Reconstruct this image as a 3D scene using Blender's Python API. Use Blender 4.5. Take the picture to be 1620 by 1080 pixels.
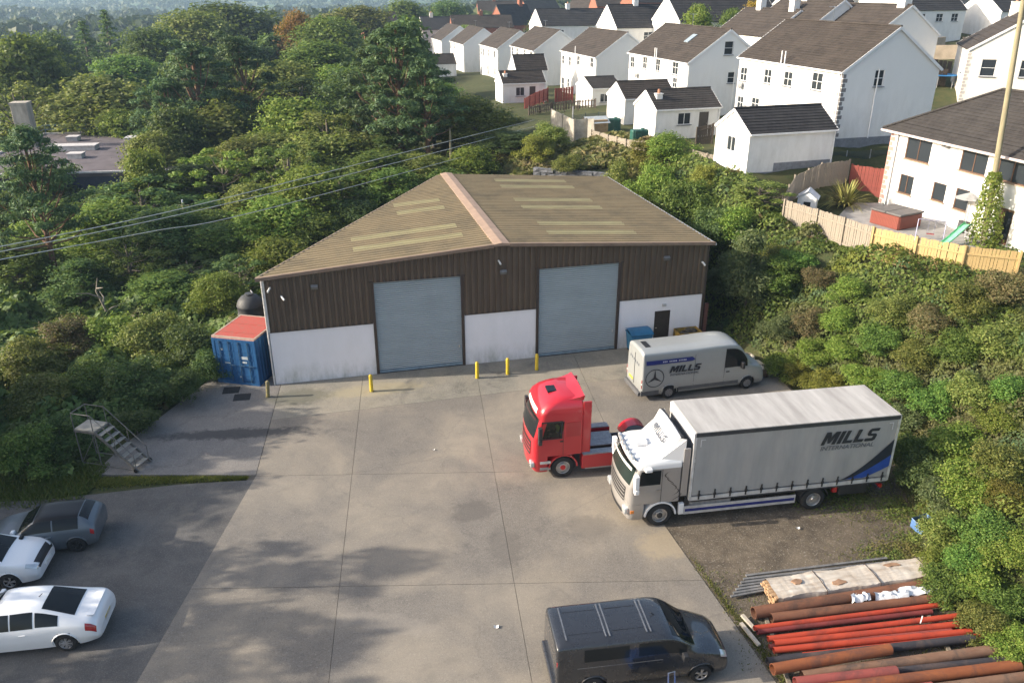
import bpy, bmesh, math, random
import numpy as np
from mathutils import Vector, Matrix
R=math.radians
for o in list(bpy.data.objects): bpy.data.objects.remove(o)
S=bpy.context.scene
COL=S.collection
# ---------------------------------------------------------------- camera
CAM_H=19.0; PITCH=R(24.0); FPX=1260.0
cam=bpy.data.cameras.new('camera'); camo=bpy.data.objects.new('camera',cam); COL.objects.link(camo)
camo.location=(0,0,CAM_H); camo.rotation_euler=(R(90)-PITCH,0,0)
cam.sensor_width=36.0; cam.lens=36.0*FPX/1620.0; cam.clip_end=12000; cam.clip_start=0.3
S.camera=camo
# ---------------------------------------------------------------- sky and sun
SUN_EL=R(24.0); SHADOW_AZ=R(7.0)          # shadows run to the right, a little away from the camera
W=bpy.data.worlds.new('World'); S.world=W; W.use_nodes=True
nt=W.node_tree; nt.nodes.clear()
sky=nt.nodes.new('ShaderNodeTexSky'); sky.sky_type='NISHITA'; sky.sun_disc=False
sky.sun_elevation=SUN_EL; sky.sun_rotation=R(270)-SHADOW_AZ
sky.air_density=1.0; sky.dust_density=3.6; sky.ozone_density=0.6
bg=nt.nodes.new('ShaderNodeBackground'); bg.inputs[1].default_value=0.145
wo=nt.nodes.new('ShaderNodeOutputWorld'); nt.links.new(sky.outputs[0],bg.inputs[0]); nt.links.new(bg.outputs[0],wo.inputs[0])
sl=bpy.data.lights.new('sun','SUN'); sl.energy=4.4; sl.angle=R(0.53); sl.color=(1.0,0.90,0.76)
so=bpy.data.objects.new('sun',sl); COL.objects.link(so)
sd=Vector((math.cos(SHADOW_AZ)*math.cos(SUN_EL),math.sin(SHADOW_AZ)*math.cos(SUN_EL),-math.sin(SUN_EL)))
so.rotation_euler=sd.to_track_quat('-Z','Y').to_euler(); so.location=(-40,-5,60)
S.view_settings.view_transform='Standard'; S.view_settings.look='None'; S.view_settings.gamma=1.0
S.view_settings.use_curve_mapping=False; S.view_settings.exposure=1.0
S.render.engine='CYCLES'
try:
    S.cycles.max_bounces=6; S.cycles.transparent_max_bounces=8; S.cycles.volume_bounces=0
    S.cycles.sample_clamp_indirect=6.0
except Exception: pass

# ---------------------------------------------------------------- helpers
def G(px,py,z=0.0):
    """survey conversion: photo pixel + known height -> world point"""
    u=(px-810)/FPX; v=(540-py)/FPX; c,s=math.cos(PITCH),math.sin(PITCH)
    d=(u,c+v*s,-s+v*c); t=(z-CAM_H)/d[2]
    return Vector((d[0]*t,d[1]*t,z))
def GY(px,py,Y):
    u=(px-810)/FPX; v=(540-py)/FPX; c,s=math.cos(PITCH),math.sin(PITCH)
    d=(u,c+v*s,-s+v*c); t=Y/d[1]
    return Vector((d[0]*t,Y,CAM_H+d[2]*t))
def tag(o,label=None,cat=None,group=None,kind=None):
    if label: o['label']=label
    if cat: o['category']=cat
    if group: o['group']=group
    if kind: o['kind']=kind
    return o
def empty(name,loc=(0,0,0),rz=0.0,label=None,cat=None,group=None,parent=None):
    o=bpy.data.objects.new(name,None); COL.objects.link(o); o.location=loc; o.rotation_euler=(0,0,rz); o.empty_display_size=0.2
    if parent: o.parent=parent
    return tag(o,label,cat,group)
def copy_tree(o,parent=None):
    c=o.copy(); COL.objects.link(c); c.parent=parent
    for ch in list(o.children): copy_tree(ch,c)
    return c
def link_mesh(name,me,m=None,parent=None):
    if m is not None and not me.materials: me.materials.append(m)
    o=bpy.data.objects.new(name,me); COL.objects.link(o)
    if parent is not None: o.parent=parent
    return o
class MB:
    def __init__(s): s.v=[]; s.f=[]
    def quad(s,a,b,c,d):
        n=len(s.v); s.v+= [tuple(a),tuple(b),tuple(c),tuple(d)]; s.f.append((n,n+1,n+2,n+3)); return s
    def poly(s,pts):
        n=len(s.v); s.v+=[tuple(p) for p in pts]; s.f.append(tuple(range(n,n+len(pts)))); return s
    def box(s,c,d,rz=0.0,M=None):
        n=len(s.v); cx,cy,cz=c; hx,hy,hz=d[0]/2,d[1]/2,d[2]/2
        co,si=math.cos(rz),math.sin(rz)
        for (x,y,z) in ((-1,-1,-1),(1,-1,-1),(1,1,-1),(-1,1,-1),(-1,-1,1),(1,-1,1),(1,1,1),(-1,1,1)):
            x*=hx;y*=hy;z*=hz
            if M is not None:
                p=M@Vector((x,y,z)); s.v.append((cx+p.x,cy+p.y,cz+p.z))
            else: s.v.append((cx+x*co-y*si,cy+x*si+y*co,cz+z))
        for f in ((0,3,2,1),(4,5,6,7),(0,1,5,4),(1,2,6,5),(2,3,7,6),(3,0,4,7)): s.f.append(tuple(n+i for i in f))
        return s
    def b2(s,x0,x1,y0,y1,z0,z1): return s.box(((x0+x1)/2,(y0+y1)/2,(z0+z1)/2),(x1-x0,y1-y0,z1-z0))
    def bar(s,p,q,w,h=None):
        """rectangular bar between two points"""
        h=h or w; p=Vector(p);q=Vector(q); d=q-p; L=d.length
        if L<1e-6: return s
        M=d.to_track_quat('X','Z').to_matrix()
        return s.box((p+q)/2,(L,w,h),M=M)
    def cyl(s,p,q,r0,r1=None,n=10,caps=True):
        r1=r0 if r1 is None else r1
        return s.tube([p,q],[r0,r1],n,caps)
    def tube(s,pts,rad,n=8,caps=True):
        pts=[Vector(p) for p in pts]; k=len(pts); base=len(s.v)
        if not hasattr(rad,'__len__'): rad=[rad]*k
        up=None
        for i,p in enumerate(pts):
            d=(pts[min(i+1,k-1)]-pts[max(i-1,0)]).normalized()
            if up is None: up=Vector((0,0,1)) if abs(d.z)<0.9 else Vector((1,0,0))
            a=d.cross(up).normalized(); b=a.cross(d).normalized(); up=b
            for j in range(n):
                t=2*math.pi*j/n; q=p+(a*math.cos(t)+b*math.sin(t))*rad[i]; s.v.append(tuple(q))
        for i in range(k-1):
            for j in range(n):
                s.f.append((base+i*n+j,base+i*n+(j+1)%n,base+(i+1)*n+(j+1)%n,base+(i+1)*n+j))
        if caps:
            s.f.append(tuple(base+j for j in range(n))); s.f.append(tuple(base+(k-1)*n+j for j in reversed(range(n))))
        return s
    def lathe(s,prof,o=(0,0,0),axis='Z',n=24):
        base=len(s.v); k=len(prof)
        for (r,h) in prof:
            for j in range(n):
                t=2*math.pi*j/n; a,b=r*math.cos(t),r*math.sin(t)
                p=(a,b,h) if axis=='Z' else ((h,a,b) if axis=='X' else (a,h,b))
                s.v.append((o[0]+p[0],o[1]+p[1],o[2]+p[2]))
        for i in range(k-1):
            for j in range(n): s.f.append((base+i*n+j,base+i*n+(j+1)%n,base+(i+1)*n+(j+1)%n,base+(i+1)*n+j))
        return s
    def prism(s,poly,ax,a0,a1):
        """extrude 2D polygon along axis; ax='Y': poly is (x,z); 'X': (y,z); 'Z': (x,y)"""
        def P(u,v,w): return {'Y':(u,w,v),'X':(w,u,v),'Z':(u,v,w)}[ax]
        n=len(s.v); k=len(poly)
        for w in (a0,a1):
            for u,v in poly: s.v.append(P(u,v,w))
        s.f.append(tuple(n+i for i in range(k))); s.f.append(tuple(n+k+i for i in reversed(range(k))))
        for i in range(k): s.f.append((n+i,n+(i+1)%k,n+k+(i+1)%k,n+k+i))
        return s
    def grid(s,P,skip=None):
        """P: array [a][b][3]"""
        base=len(s.v); a=len(P); b=len(P[0])
        for row in P:
            for p in row: s.v.append((float(p[0]),float(p[1]),float(p[2])))
        for i in range(a-1):
            for j in range(b-1):
                if skip and skip(i,j): continue
                s.f.append((base+i*b+j,base+i*b+j+1,base+(i+1)*b+j+1,base+(i+1)*b+j))
        return s
    def mesh(s,name,m=None,smooth=None,bevel=0):
        me=bpy.data.meshes.new(name); me.from_pydata(s.v,[],s.f)
        bm=bmesh.new(); bm.from_mesh(me); bmesh.ops.recalc_face_normals(bm,faces=bm.faces); bm.to_mesh(me); bm.free()
        if smooth is not None:
            me.shade_smooth()
            if smooth<179:
                try: me.set_sharp_from_angle(angle=R(smooth))
                except Exception: pass
        if m is not None: me.materials.append(m)
        return me
    def build(s,name,m=None,parent=None,smooth=None,bevel=0):
        o=link_mesh(name,s.mesh(name,m,smooth),None,parent)
        if bevel:
            b=o.modifiers.new('bevel','BEVEL'); b.width=bevel; b.segments=2; b.limit_method='ANGLE'; b.angle_limit=R(40)
        return o
def BX(name,m,parent,c,d,rz=0.0,bevel=0):
    return MB().box(c,d,rz).build(name,m,parent,bevel=bevel)

# ---------------------------------------------------------------- materials
class NT:
    def __init__(s,name):
        s.m=bpy.data.materials.new(name); s.m.use_nodes=True; s.t=s.m.node_tree; s.t.nodes.clear()
        s.out=s.n('ShaderNodeOutputMaterial')
    def n(s,t,**k):
        x=s.t.nodes.new(t)
        for a,b in k.items(): setattr(x,a,b)
        return x
    def l(s,a,b): s.t.links.new(a,b)
    def obj(s): return s.n('ShaderNodeTexCoord').outputs['Object']
    def pos(s): return s.n('ShaderNodeNewGeometry').outputs['Position']
    def mapping(s,v,scale=(1,1,1),rot=(0,0,0)):
        m=s.n('ShaderNodeMapping'); m.inputs['Scale'].default_value=scale; m.inputs['Rotation'].default_value=rot; s.l(v,m.inputs[0]); return m.outputs[0]
    def noise(s,v,scale,detail=4,rough=.6,dist=0.0):
        x=s.n('ShaderNodeTexNoise'); x.inputs['Scale'].default_value=scale; x.inputs['Detail'].default_value=detail
        x.inputs['Roughness'].default_value=rough; x.inputs['Distortion'].default_value=dist; s.l(v,x.inputs['Vector']); return x.outputs['Fac']
    def ramp(s,f,stops):
        r=s.n('ShaderNodeValToRGB'); e=r.color_ramp.elements
        while len(e)<len(stops): e.new(0.5)
        for i,(p,c) in enumerate(stops):
            e[i].position=p; e[i].color=(c[0],c[1],c[2],1) if hasattr(c,'__len__') else (c,c,c,1)
        s.l(f,r.inputs[0]); return r.outputs[0]
    def mix(s,f,a,b,mode='MIX'):
        x=s.n('ShaderNodeMix',data_type='RGBA',blend_type=mode)
        for inp,val in ((x.inputs[0],f),(x.inputs[6],a),(x.inputs[7],b)):
            if isinstance(val,(int,float)): inp.default_value=val if inp==x.inputs[0] else (val,val,val,1)
            elif isinstance(val,tuple): inp.default_value=(val[0],val[1],val[2],1)
            else: s.l(val,inp)
        return x.outputs[2]
    def bump(s,h,strength=.3,dist=.02):
        b=s.n('ShaderNodeBump'); b.inputs['Strength'].default_value=strength; b.inputs['Distance'].default_value=dist; s.l(h,b.inputs['Height']); return b.outputs[0]
    def bsdf(s,col,rough=.6,metal=0.0,normal=None,coat=0.0,spec=.5,alpha=None):
        b=s.n('ShaderNodeBsdfPrincipled')
        if isinstance(col,tuple): b.inputs['Base Color'].default_value=(col[0],col[1],col[2],1)
        else: s.l(col,b.inputs['Base Color'])
        if isinstance(rough,(int,float)): b.inputs['Roughness'].default_value=rough
        else: s.l(rough,b.inputs['Roughness'])
        b.inputs['Metallic'].default_value=metal; b.inputs['Coat Weight'].default_value=coat; b.inputs['Coat Roughness'].default_value=.06
        b.inputs['Specular IOR Level'].default_value=spec
        if normal is not None: s.l(normal,b.inputs['Normal'])
        s.l(b.outputs[0],s.out.inputs[0]); return b
MATS={}
def mat(name,col,rough=.6,metal=0.0,var=.25,scale=3.0,bump=0.0,coat=0.0,col2=None,bscale=40.0,spec=.5,stretch=None):
    """plain surface: base colour broken up by two octaves of noise, optional fine relief"""
    if name in MATS: return MATS[name]
    n=NT(name); v=n.obj()
    vs=n.mapping(v,stretch) if stretch else v
    f=n.noise(vs,scale,6,.65)
    c2=col2 or tuple(max(0,c*(1-var)) for c in col); c1=col if col2 else tuple(min(1,c*(1+var*.5)) for c in col)
    c=n.mix(n.ramp(f,[(.32,0.0),(.68,1.0)]),c1,c2)
    nm=n.bump(n.noise(v,bscale,3),bump,.02) if bump else None
    n.bsdf(c,rough,metal,nm,coat,spec); MATS[name]=n.m; return n.m
def paint(name,col,rough=.32,metal=0.0,dirt=.25,coat=.6,dirtcol=(.16,.13,.10)):
    """vehicle paint with road dirt gathered near the sills"""
    if name in MATS: return MATS[name]
    n=NT(name); v=n.obj(); f=n.noise(v,2.2,6,.7)
    sp=n.n('ShaderNodeSeparateXYZ'); n.l(v,sp.inputs[0])
    g=n.n('ShaderNodeMapRange'); g.inputs[1].default_value=.25; g.inputs[2].default_value=1.0; g.inputs[3].default_value=1.0; g.inputs[4].default_value=.25
    n.l(sp.outputs[2],g.inputs[0])
    mu=n.n('ShaderNodeMath',operation='MULTIPLY'); n.l(f,mu.inputs[0]); n.l(g.outputs[0],mu.inputs[1])
    mu2=n.n('ShaderNodeMath',operation='MULTIPLY'); n.l(mu.outputs[0],mu2.inputs[0]); mu2.inputs[1].default_value=dirt*2
    c=n.mix(mu2.outputs[0],col,dirtcol)
    rr=n.ramp(f,[(.3,rough),(.75,min(1,rough+.18))])
    n.bsdf(c,rr,metal,None,coat); MATS[name]=n.m; return n.m
def glass(name,col=(.010,.013,.015),rough=.04):
    if name in MATS: return MATS[name]
    n=NT(name); n.bsdf(col,rough,0.0,None,0.0,.28); MATS[name]=n.m; return n.m
RUB=mat('rubber',(.018,.018,.019),.85,var=.5,scale=9)
BLK=mat('black_plastic',(.022,.022,.024),.55,var=.3)
CHR=mat('bright_metal',(.62,.62,.63),.28,1.0,var=.2)
GLS=glass('dark_glass'); GLB=glass('house_glass',(.03,.036,.042),.06)
GLY={'M':[[(0,0),(0,1),(.25,1),(.25,0)],[(.25,1),(.34,1),(.5,.58),(.5,.12),(.42,.12),(.25,.6)],[(.5,.58),(.66,1),(.75,1),(.75,.6),(.58,.12),(.5,.12)],[(.75,0),(.75,1),(1,1),(1,0)]],'I':[[(0,0),(0,1),(.27,1),(.27,0)]],'L':[[(0,0),(0,1),(.26,1),(.26,.22)],[(0,0),(.26,.22),(.68,.22),(.68,0)]],
'S':[[(.0,.05),(.0,.24),(.46,.24),(.62,.0),(.1,.0)],[(.46,.24),(.5,.4),(.74,.45),(.74,.1),(.62,0)],[(.5,.4),(.14,.42),(.24,.6),(.62,.58),(.74,.45)],[(.14,.42),(0,.55),(0,.88),(.25,.78),(.24,.6)],[(0,.88),(.12,1),(.72,1),(.72,.78),(.25,.78)]]}
GW_={'M':1.0,'I':.27,'L':.68,'S':.74}
def block_text(body,h,m,shear=.25,gap=.11,sx=1.0,thick=.004):
    tot=sum(GW_[c] for c in body)+gap*(len(body)-1); x=-tot/2; mb=MB()
    for c in body:
        for pl in GLY[c]: mb.prism([((x+a+shear*(b-.5))*h*sx,(b-.5)*h) for a,b in pl],'Z',0,thick)
        x+=GW_[c]+gap
    return mb.mesh('lettering',m)
def text_mesh(body,size,m,shear=0.0,offset=0.0,extrude=.002,spacing=1.0):
    cu=bpy.data.curves.new('txt','FONT'); cu.body=body; cu.size=size; cu.shear=shear; cu.offset=offset; cu.extrude=extrude
    cu.align_x='CENTER'; cu.align_y='CENTER'; cu.space_character=spacing; cu.resolution_u=3
    ob=bpy.data.objects.new('txt',cu); COL.objects.link(ob)
    dg=bpy.context.evaluated_depsgraph_get(); me=bpy.data.meshes.new_from_object(ob.evaluated_get(dg))
    bpy.data.objects.remove(ob); me.materials.clear(); me.materials.append(m); return me
# ================================================================ terrain and yard
YP=np.array([(-46,-20),(-46,27.6),(-18.2,28.2),(-18.0,31.4),(-16.0,37.6),(-15.6,41.5),(-12.6,42.0),(-5.6,57.4),(7.4,60.6),(12.0,44.6),(14.2,38.5),(17.2,31.5),(16.4,28.5),(15.6,25.5),(14.9,21.7),(16.4,19.0),(18.0,-20)],float)
TP=np.array([ # surveyed spot heights
(20.2,43.4,5),(17.6,50.5,5),(19,47,5),(22.5,39.6,5),(24.5,36.5,5.2),(27,32,5.4),(24.5,26,4.4),(22.5,20,3.6),(29,24,5.2),(30,10,4.5),(36,30,5.5),(45,20,6),
(25,54,5),(21,50,5),(23,45,5),(26,50,5),(29,43,5),(33,40,5.2),(35,50,5.5),(31,57,5.6),(45,45,7),
(16.5,56.5,7.2),(19.5,58.6,7.3),(15,60.5,7.1),(18,62,7.3),(23,59.5,7.3),(19.3,54.3,6.1),(17,54.2,6.2),(14.2,56,6.0),(12,60,5.2),(9.5,64,5.0),(6,66,5.0),(3,66,4.6),(0,63,2.8),
(24.6,62,7.8),(29,63,7.8),(34,65,8.2),(26.5,58.8,6.3),(31,60.5,6.8),(24,70,7.6),(36,72,8),(42,80,7.8),(52,76,8.6),(60,60,8),(60,100,10.5),(45,100,9.8),(44,92,9.2),(70,125,10.5),(50,125,9.8),
(12.3,69.2,7.0),(11,73,6.9),(18.3,75,7.1),(8,73,6.2),(4,74,5.4),(10.8,79.8,6.7),(17.7,84,6.6),(14,97,6.0),(28,90,8),(35,120,9),
(11.3,112.7,4.9),(7,126,4.5),(3.6,136,4.1),(-2.6,156,3.1),(-9.9,174,2.7),(-15.9,192,2.4),(20,120,6.5),(10,160,5.5),(0,200,4.5),(25,170,8),(60,180,11.5),(100,140,13),(80,155,11.8),
(-1.2,108.5,5.0),(3,98,5.4),(-6,98,3.6),(-10,120,2.8),(-14,150,2),(-25,180,1),
(-7,62,.8),(-4,68,2.6),(-10,56,-.2),(-15,50,-.6),(-20,42,-.5),(-25,36,-.3),(-36,31,-.5),(-30,46,-1.4),(-46,46,-2),(-60,30,-2),(-40,66,-3),(-20,70,-.8),(-30,90,-2.6),(-60,90,-5),(-85,120,-8),(-16,105,1.2),
(-45,150,-4),(-110,200,-14),(-30,250,-2),(30,260,7),(90,260,14),(-150,350,-22),(-40,400,-8),(60,400,6),(200,350,17),(-400,600,-32),(-100,700,-20),(200,700,10),(600,700,35),
(-1000,1200,-38),(-300,1200,-34),(300,1200,-5),(1000,1200,30),(-1800,2400,-15),(-500,2400,-18),(700,2400,5),(2000,2400,40),(-2600,3800,70),(0,3800,62),(2600,3800,80),(-4500,5500,110),(0,5500,110),(4500,5500,110),
(-300,100,-15),(-1500,300,-30),(300,100,30),(1500,300,60),(0,-60,0),(-300,-60,-3),(300,-60,10)],float)
def poly_dist(x,y,P):
    n=len(P); d=np.full(x.shape,1e9); ins=np.zeros(x.shape,bool)
    for i in range(n):
        ax,ay=P[i]; bx,by=P[(i+1)%n]; dx,dy=bx-ax,by-ay
        t=np.clip(((x-ax)*dx+(y-ay)*dy)/(dx*dx+dy*dy),0,1)
        d=np.minimum(d,np.hypot(x-ax-t*dx,y-ay-t*dy))
        c=((ay>y)!=(by>y))&(x<(bx-ax)*(y-ay)/(by-ay+1e-12)+ax); ins^=c
    return np.where(ins,-d,d)
FLATS=[(np.array([(17.6,51),(19.3,53.6),(21.8,56.0),(24.2,57.0),(26.2,55.9),(31.5,39.5),(24,38.6),(22.4,40.0),(20.2,43.6)],float),5.0,1.2)]
def gz(x,y):
    x=np.asarray(x,float); y=np.asarray(y,float); sh=np.broadcast(x,y).shape
    x=np.broadcast_to(x,sh).ravel(); y=np.broadcast_to(y,sh).ravel(); out=np.empty(x.size)
    for k in range(0,x.size,20000):
        X=x[k:k+20000]; Y=y[k:k+20000]
        d2=(X[:,None]-TP[None,:,0])**2+(Y[:,None]-TP[None,:,1])**2
        w=1.0/(d2+1.5)**1.8; z=(w*TP[None,:,2]).sum(1)/w.sum(1)
        d=poly_dist(X,Y,YP); m=np.clip((d-.2)/5.5,0,1); m=m*m*(3-2*m)
        m=np.where((X>10)&(Y<44),np.clip((d-.2)/6.0,0,1)**.85,m)
        zz=np.where(d<.2,-.12,-.12*(1-m)+z*m)
        for P_,zf_,mg in FLATS:
            q_=np.clip(poly_dist(X,Y,P_)/mg,0,1); zz=zf_*(1-q_)+zz*q_
        out[k:k+20000]=zz
    return out.reshape(sh)
def gz1(x,y): return float(gz(np.array([x]),np.array([y]))[0])
def graded(a,b,step,far,g):
    c=list(np.arange(a,b+.01,step)); s=step
    lo=[];v=a
    while v>-far: s*=g; v-=s; lo.append(v)
    hi=[];v=b;s=step
    while v<far: s*=g; v+=s; hi.append(v)
    return np.array(lo[::-1]+c+hi)
gx=graded(-56,56,1.0,6500,1.13); gy=np.array([v for v in graded(-12,112,1.0,6500,1.09) if v>-900])
XX,YY=np.meshgrid(gx,gy); ZZ=gz(XX,YY)
me=bpy.data.meshes.new('terrain'); nxg,nyg=len(gx),len(gy)
me.vertices.add(nxg*nyg); me.vertices.foreach_set('co',np.stack([XX,YY,ZZ],-1).astype(np.float32).ravel())
ii,jj=np.meshgrid(np.arange(nyg-1),np.arange(nxg-1),indexing='ij'); a=(ii*nxg+jj).ravel()
q=np.stack([a,a+1,a+nxg+1,a+nxg],-1).astype(np.int32); nq=len(q)
me.loops.add(nq*4); me.loops.foreach_set('vertex_index',q.ravel()); me.polygons.add(nq)
me.polygons.foreach_set('loop_start',np.arange(0,nq*4,4,dtype=np.int32)); me.polygons.foreach_set('loop_total',np.full(nq,4,np.int32))
me.update(calc_edges=True); me.validate(); me.shade_smooth()
n=NT('terrain_ground'); p=n.pos()
f1=n.noise(p,.12,6,.6); f2=n.noise(p,1.3,6,.7); f3=n.noise(p,9,4,.7)
near=n.mix(n.ramp(f2,[(.35,0),(.65,1)]),(.035,.055,.018),(.075,.075,.03)); near=n.mix(n.ramp(f3,[(.45,0),(.75,.7)]),near,(.09,.07,.04))
vo=n.n('ShaderNodeTexVoronoi'); vo.inputs['Scale'].default_value=.0065; n.l(n.mapping(p,(1,.6,0)),vo.inputs['Vector'])
fld=n.ramp(vo.outputs['Color'],[(.0,(.05,.09,.03)),(.35,(.09,.14,.045)),(.6,(.13,.145,.06)),(.85,(.06,.11,.035))])
ln=n.n('ShaderNodeVectorMath',operation='LENGTH'); n.l(p,ln.inputs[0])
mr=n.n('ShaderNodeMapRange'); mr.inputs[1].default_value=220; mr.inputs[2].default_value=420; n.l(ln.outputs['Value'],mr.inputs[0])
n.bsdf(n.mix(mr.outputs[0],near,fld),.95,0,n.bump(f3,.5,.08),spec=.2)
ter=link_mesh('terrain',me,n.m); tag(ter,'grassy ground falling to the valley and rising to the houses','terrain',kind='structure')

# ---- yard surfaces
GROUND_MARKS=[(-12.3,32.6,4.2,.55,.10,.8,(.045,.045,.048)),(-1.0,26.6,1.1,.8,.3,.55,(.09,.082,.074)),(.3,24.4,.7,1.4,.1,.4,(.10,.09,.08)),(6.6,24.6,1.6,1.0,.2,.5,(.34,.275,.18)),(3.6,25.6,1.2,.9,.2,.45,(.11,.10,.09)),(-6.5,37.0,3.0,.8,.24,.5,(.36,.31,.19)),(-10.2,36.2,1.9,1.0,.24,.65,(.10,.10,.07)),(3.0,37.0,1.6,.5,.24,.4,(.36,.31,.22)),(-3.5,20.5,2.2,.5,-.2,.25,(.30,.27,.23)),(2.5,20.0,1.2,.6,.6,.3,(.11,.10,.09))]  # oil spots and dust, plus dark patches on the pad and apron corner
def conc_mat(name,c1,c2,stain,dust):
    n=NT(name); p=n.pos()
    big=n.noise(p,.22,5,.6,.4); mid=n.noise(p,1.1,6,.7); fine=n.noise(p,22,3,.8); grit=n.noise(p,70,2,.7)
    c=n.mix(n.ramp(mid,[(.3,0),(.7,1)]),c1,c2)
    c=n.mix(n.ramp(fine,[(.34,.9),(.52,0),(.66,.5)]),c,(.07,.066,.06)); c=n.mix(n.ramp(n.noise(p,9,5,.85),[(.48,0),(.66,.7)]),c,(.115,.105,.095)); c=n.mix(n.ramp(n.noise(p,13,4,.85),[(.56,0),(.70,.6)]),c,(.40,.37,.33)); c=n.mix(n.ramp(n.noise(n.mapping(p,(.9,.12,1),(0,0,.12)),1.4,5,.7),[(.56,0),(.74,.35)]),c,(.13,.12,.11))
    c=n.mix(n.ramp(grit,[(.58,0),(.72,.5)]),c,(.55,.52,.47))
    c=n.mix(n.ramp(n.noise(p,.55,7,.75,.8),[(.55,0),(.70,stain)]),c,(.085,.08,.075))
    c=n.mix(n.ramp(big,[(.42,0),(.66,dust)]),c,(.40,.34,.255))
    dn=n.noise(p,1.7,4,.6); wv=n.n('ShaderNodeVectorMath',operation='MULTIPLY_ADD'); n.l(dn,wv.inputs[0]); wv.inputs[1].default_value=(1.2,.9,0); n.l(p,wv.inputs[2])
    vo=n.n('ShaderNodeTexVoronoi',feature='DISTANCE_TO_EDGE'); vo.inputs['Scale'].default_value=.13; n.l(wv.outputs[0],vo.inputs['Vector'])
    c=n.mix(n.ramp(vo.outputs['Distance'],[(0,.2),(.0012,.12),(.002,0)]),c,(.07,.062,.055))
    for cx,cy,rx,ry,an,st,sc in GROUND_MARKS:
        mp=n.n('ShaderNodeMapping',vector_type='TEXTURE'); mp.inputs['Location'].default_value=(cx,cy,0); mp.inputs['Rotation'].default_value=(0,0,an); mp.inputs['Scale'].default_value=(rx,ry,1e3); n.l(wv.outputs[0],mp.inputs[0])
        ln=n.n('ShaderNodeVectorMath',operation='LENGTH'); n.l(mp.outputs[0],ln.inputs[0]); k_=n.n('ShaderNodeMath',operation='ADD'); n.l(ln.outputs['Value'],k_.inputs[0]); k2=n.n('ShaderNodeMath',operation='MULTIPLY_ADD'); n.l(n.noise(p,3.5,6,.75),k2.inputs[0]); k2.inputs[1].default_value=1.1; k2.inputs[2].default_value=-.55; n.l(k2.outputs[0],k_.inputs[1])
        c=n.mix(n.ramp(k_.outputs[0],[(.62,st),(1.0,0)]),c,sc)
    oi=n.n('ShaderNodeObjectInfo'); c=n.mix(n.ramp(oi.outputs['Random'],[(0,0),(1,.10)]),c,(.2,.2,.2))
    n.bsdf(c,.88,0,n.bump(fine,.35,.01),spec=.25); return n.m
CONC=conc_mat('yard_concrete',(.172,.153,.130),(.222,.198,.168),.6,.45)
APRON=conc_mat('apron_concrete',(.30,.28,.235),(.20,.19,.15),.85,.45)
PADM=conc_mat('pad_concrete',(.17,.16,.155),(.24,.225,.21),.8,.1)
def sheet(name,pts,z,m,thick=.1,parent=None):
    mb=MB(); k=len(pts); mb.v=[(x,y,z) for x,y in pts]+[(x,y,z-thick) for x,y in pts]
    mb.f=[tuple(range(k))]+[(i,k+i,k+(i+1)%k,(i+1)%k) for i in range(k)]
    return mb.build(name,m,parent)
TARM=NT('old_tarmac'); _p=TARM.pos(); _m=TARM.noise(_p,.7,7,.7,.6); _f=TARM.noise(_p,28,3,.8)
_c=TARM.mix(TARM.ramp(_m,[(.35,0),(.7,1)]),(.075,.072,.07),(.125,.118,.11)); _c=TARM.mix(TARM.ramp(_f,[(.5,0),(.72,.55)]),_c,(.24,.23,.215))
_c=TARM.mix(TARM.ramp(TARM.noise(_p,.4,6,.7),[(.56,0),(.7,.5)]),_c,(.20,.18,.15))
TARM.bsdf(_c,.85,0,TARM.bump(_f,.5,.012),spec=.3); TARM=TARM.m
GRAV=NT('dirt_gravel'); _p=GRAV.pos(); _f=GRAV.noise(_p,16,4,.8); _m=GRAV.noise(_p,.9,7,.7,.5)
_c=GRAV.mix(GRAV.ramp(_m,[(.35,0),(.68,1)]),(.075,.062,.048),(.165,.135,.10)); _c=GRAV.mix(GRAV.ramp(_f,[(.56,0),(.66,.8)]),_c,(.36,.33,.28))
GRAV.bsdf(_c,.95,0,GRAV.bump(_f,.8,.04),spec=.2); GRAV=GRAV.m
o=sheet('tarmac',[(-48,-20),(-10.4,-20),(-10.9,15),(-10.9,28.35),(-14,28.0),(-19,26.9),(-30,26.2),(-48,26)],-.012,TARM); tag(o,'dark worn tarmac car park at lower left','car park',kind='structure')
o=sheet('gravel_ground',[(4,30.6),(17.2,31.6),(15.7,25.5),(15.0,21.7),(16.5,19),(18.0,-20),(8,-20),(7,18)],-.02,GRAV); tag(o,'brown dirt and gravel ground beside the lorry','ground',kind='structure')
# dark joint bed under the slabs
yard=sheet('concrete_yard',[(-12.4,37.2),(-11.2,28.6),(-11.6,-20),(9.9,-20),(7.9,16),(6.0,24.4),(4.95,28.8),(15.6,30.2),(14.2,38.5),(11.6,43.0)],-.03,mat('joint_dirt',(.09,.08,.068),.95,bump=.2),.06)
tag(yard,'grey concrete yard laid in large bays in front of the warehouse','yard',kind='structure')
def colx(k,y):
    if k==0: return -10.9-(y-28.65)*.14 if y>28.65 else -10.9-(28.65-y)*.03
    if k==1: return -7.5+(34.29-y)*.121
    if k==2: return -1.48+(34.94-y)*.12
    if k==3: return 6.09+(24.48-y)*.265 if y<29 else 4.9-(y-29)*.12
    return 15.3-(y-29)*.12
def rowy(k,x):
    return [2.0,8.3,15.1+.02*x,21.95+.025*x,28.95+.03*x,36.38+.2545*x*1.0-.02,0][k] if k<6 else 40.18+.2455*x-.02
def cross(ck,rk):
    y=rowy(rk,0)
    for _ in range(12): x=colx(ck,y); y=rowy(rk,x)
    return (x,y)
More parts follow.
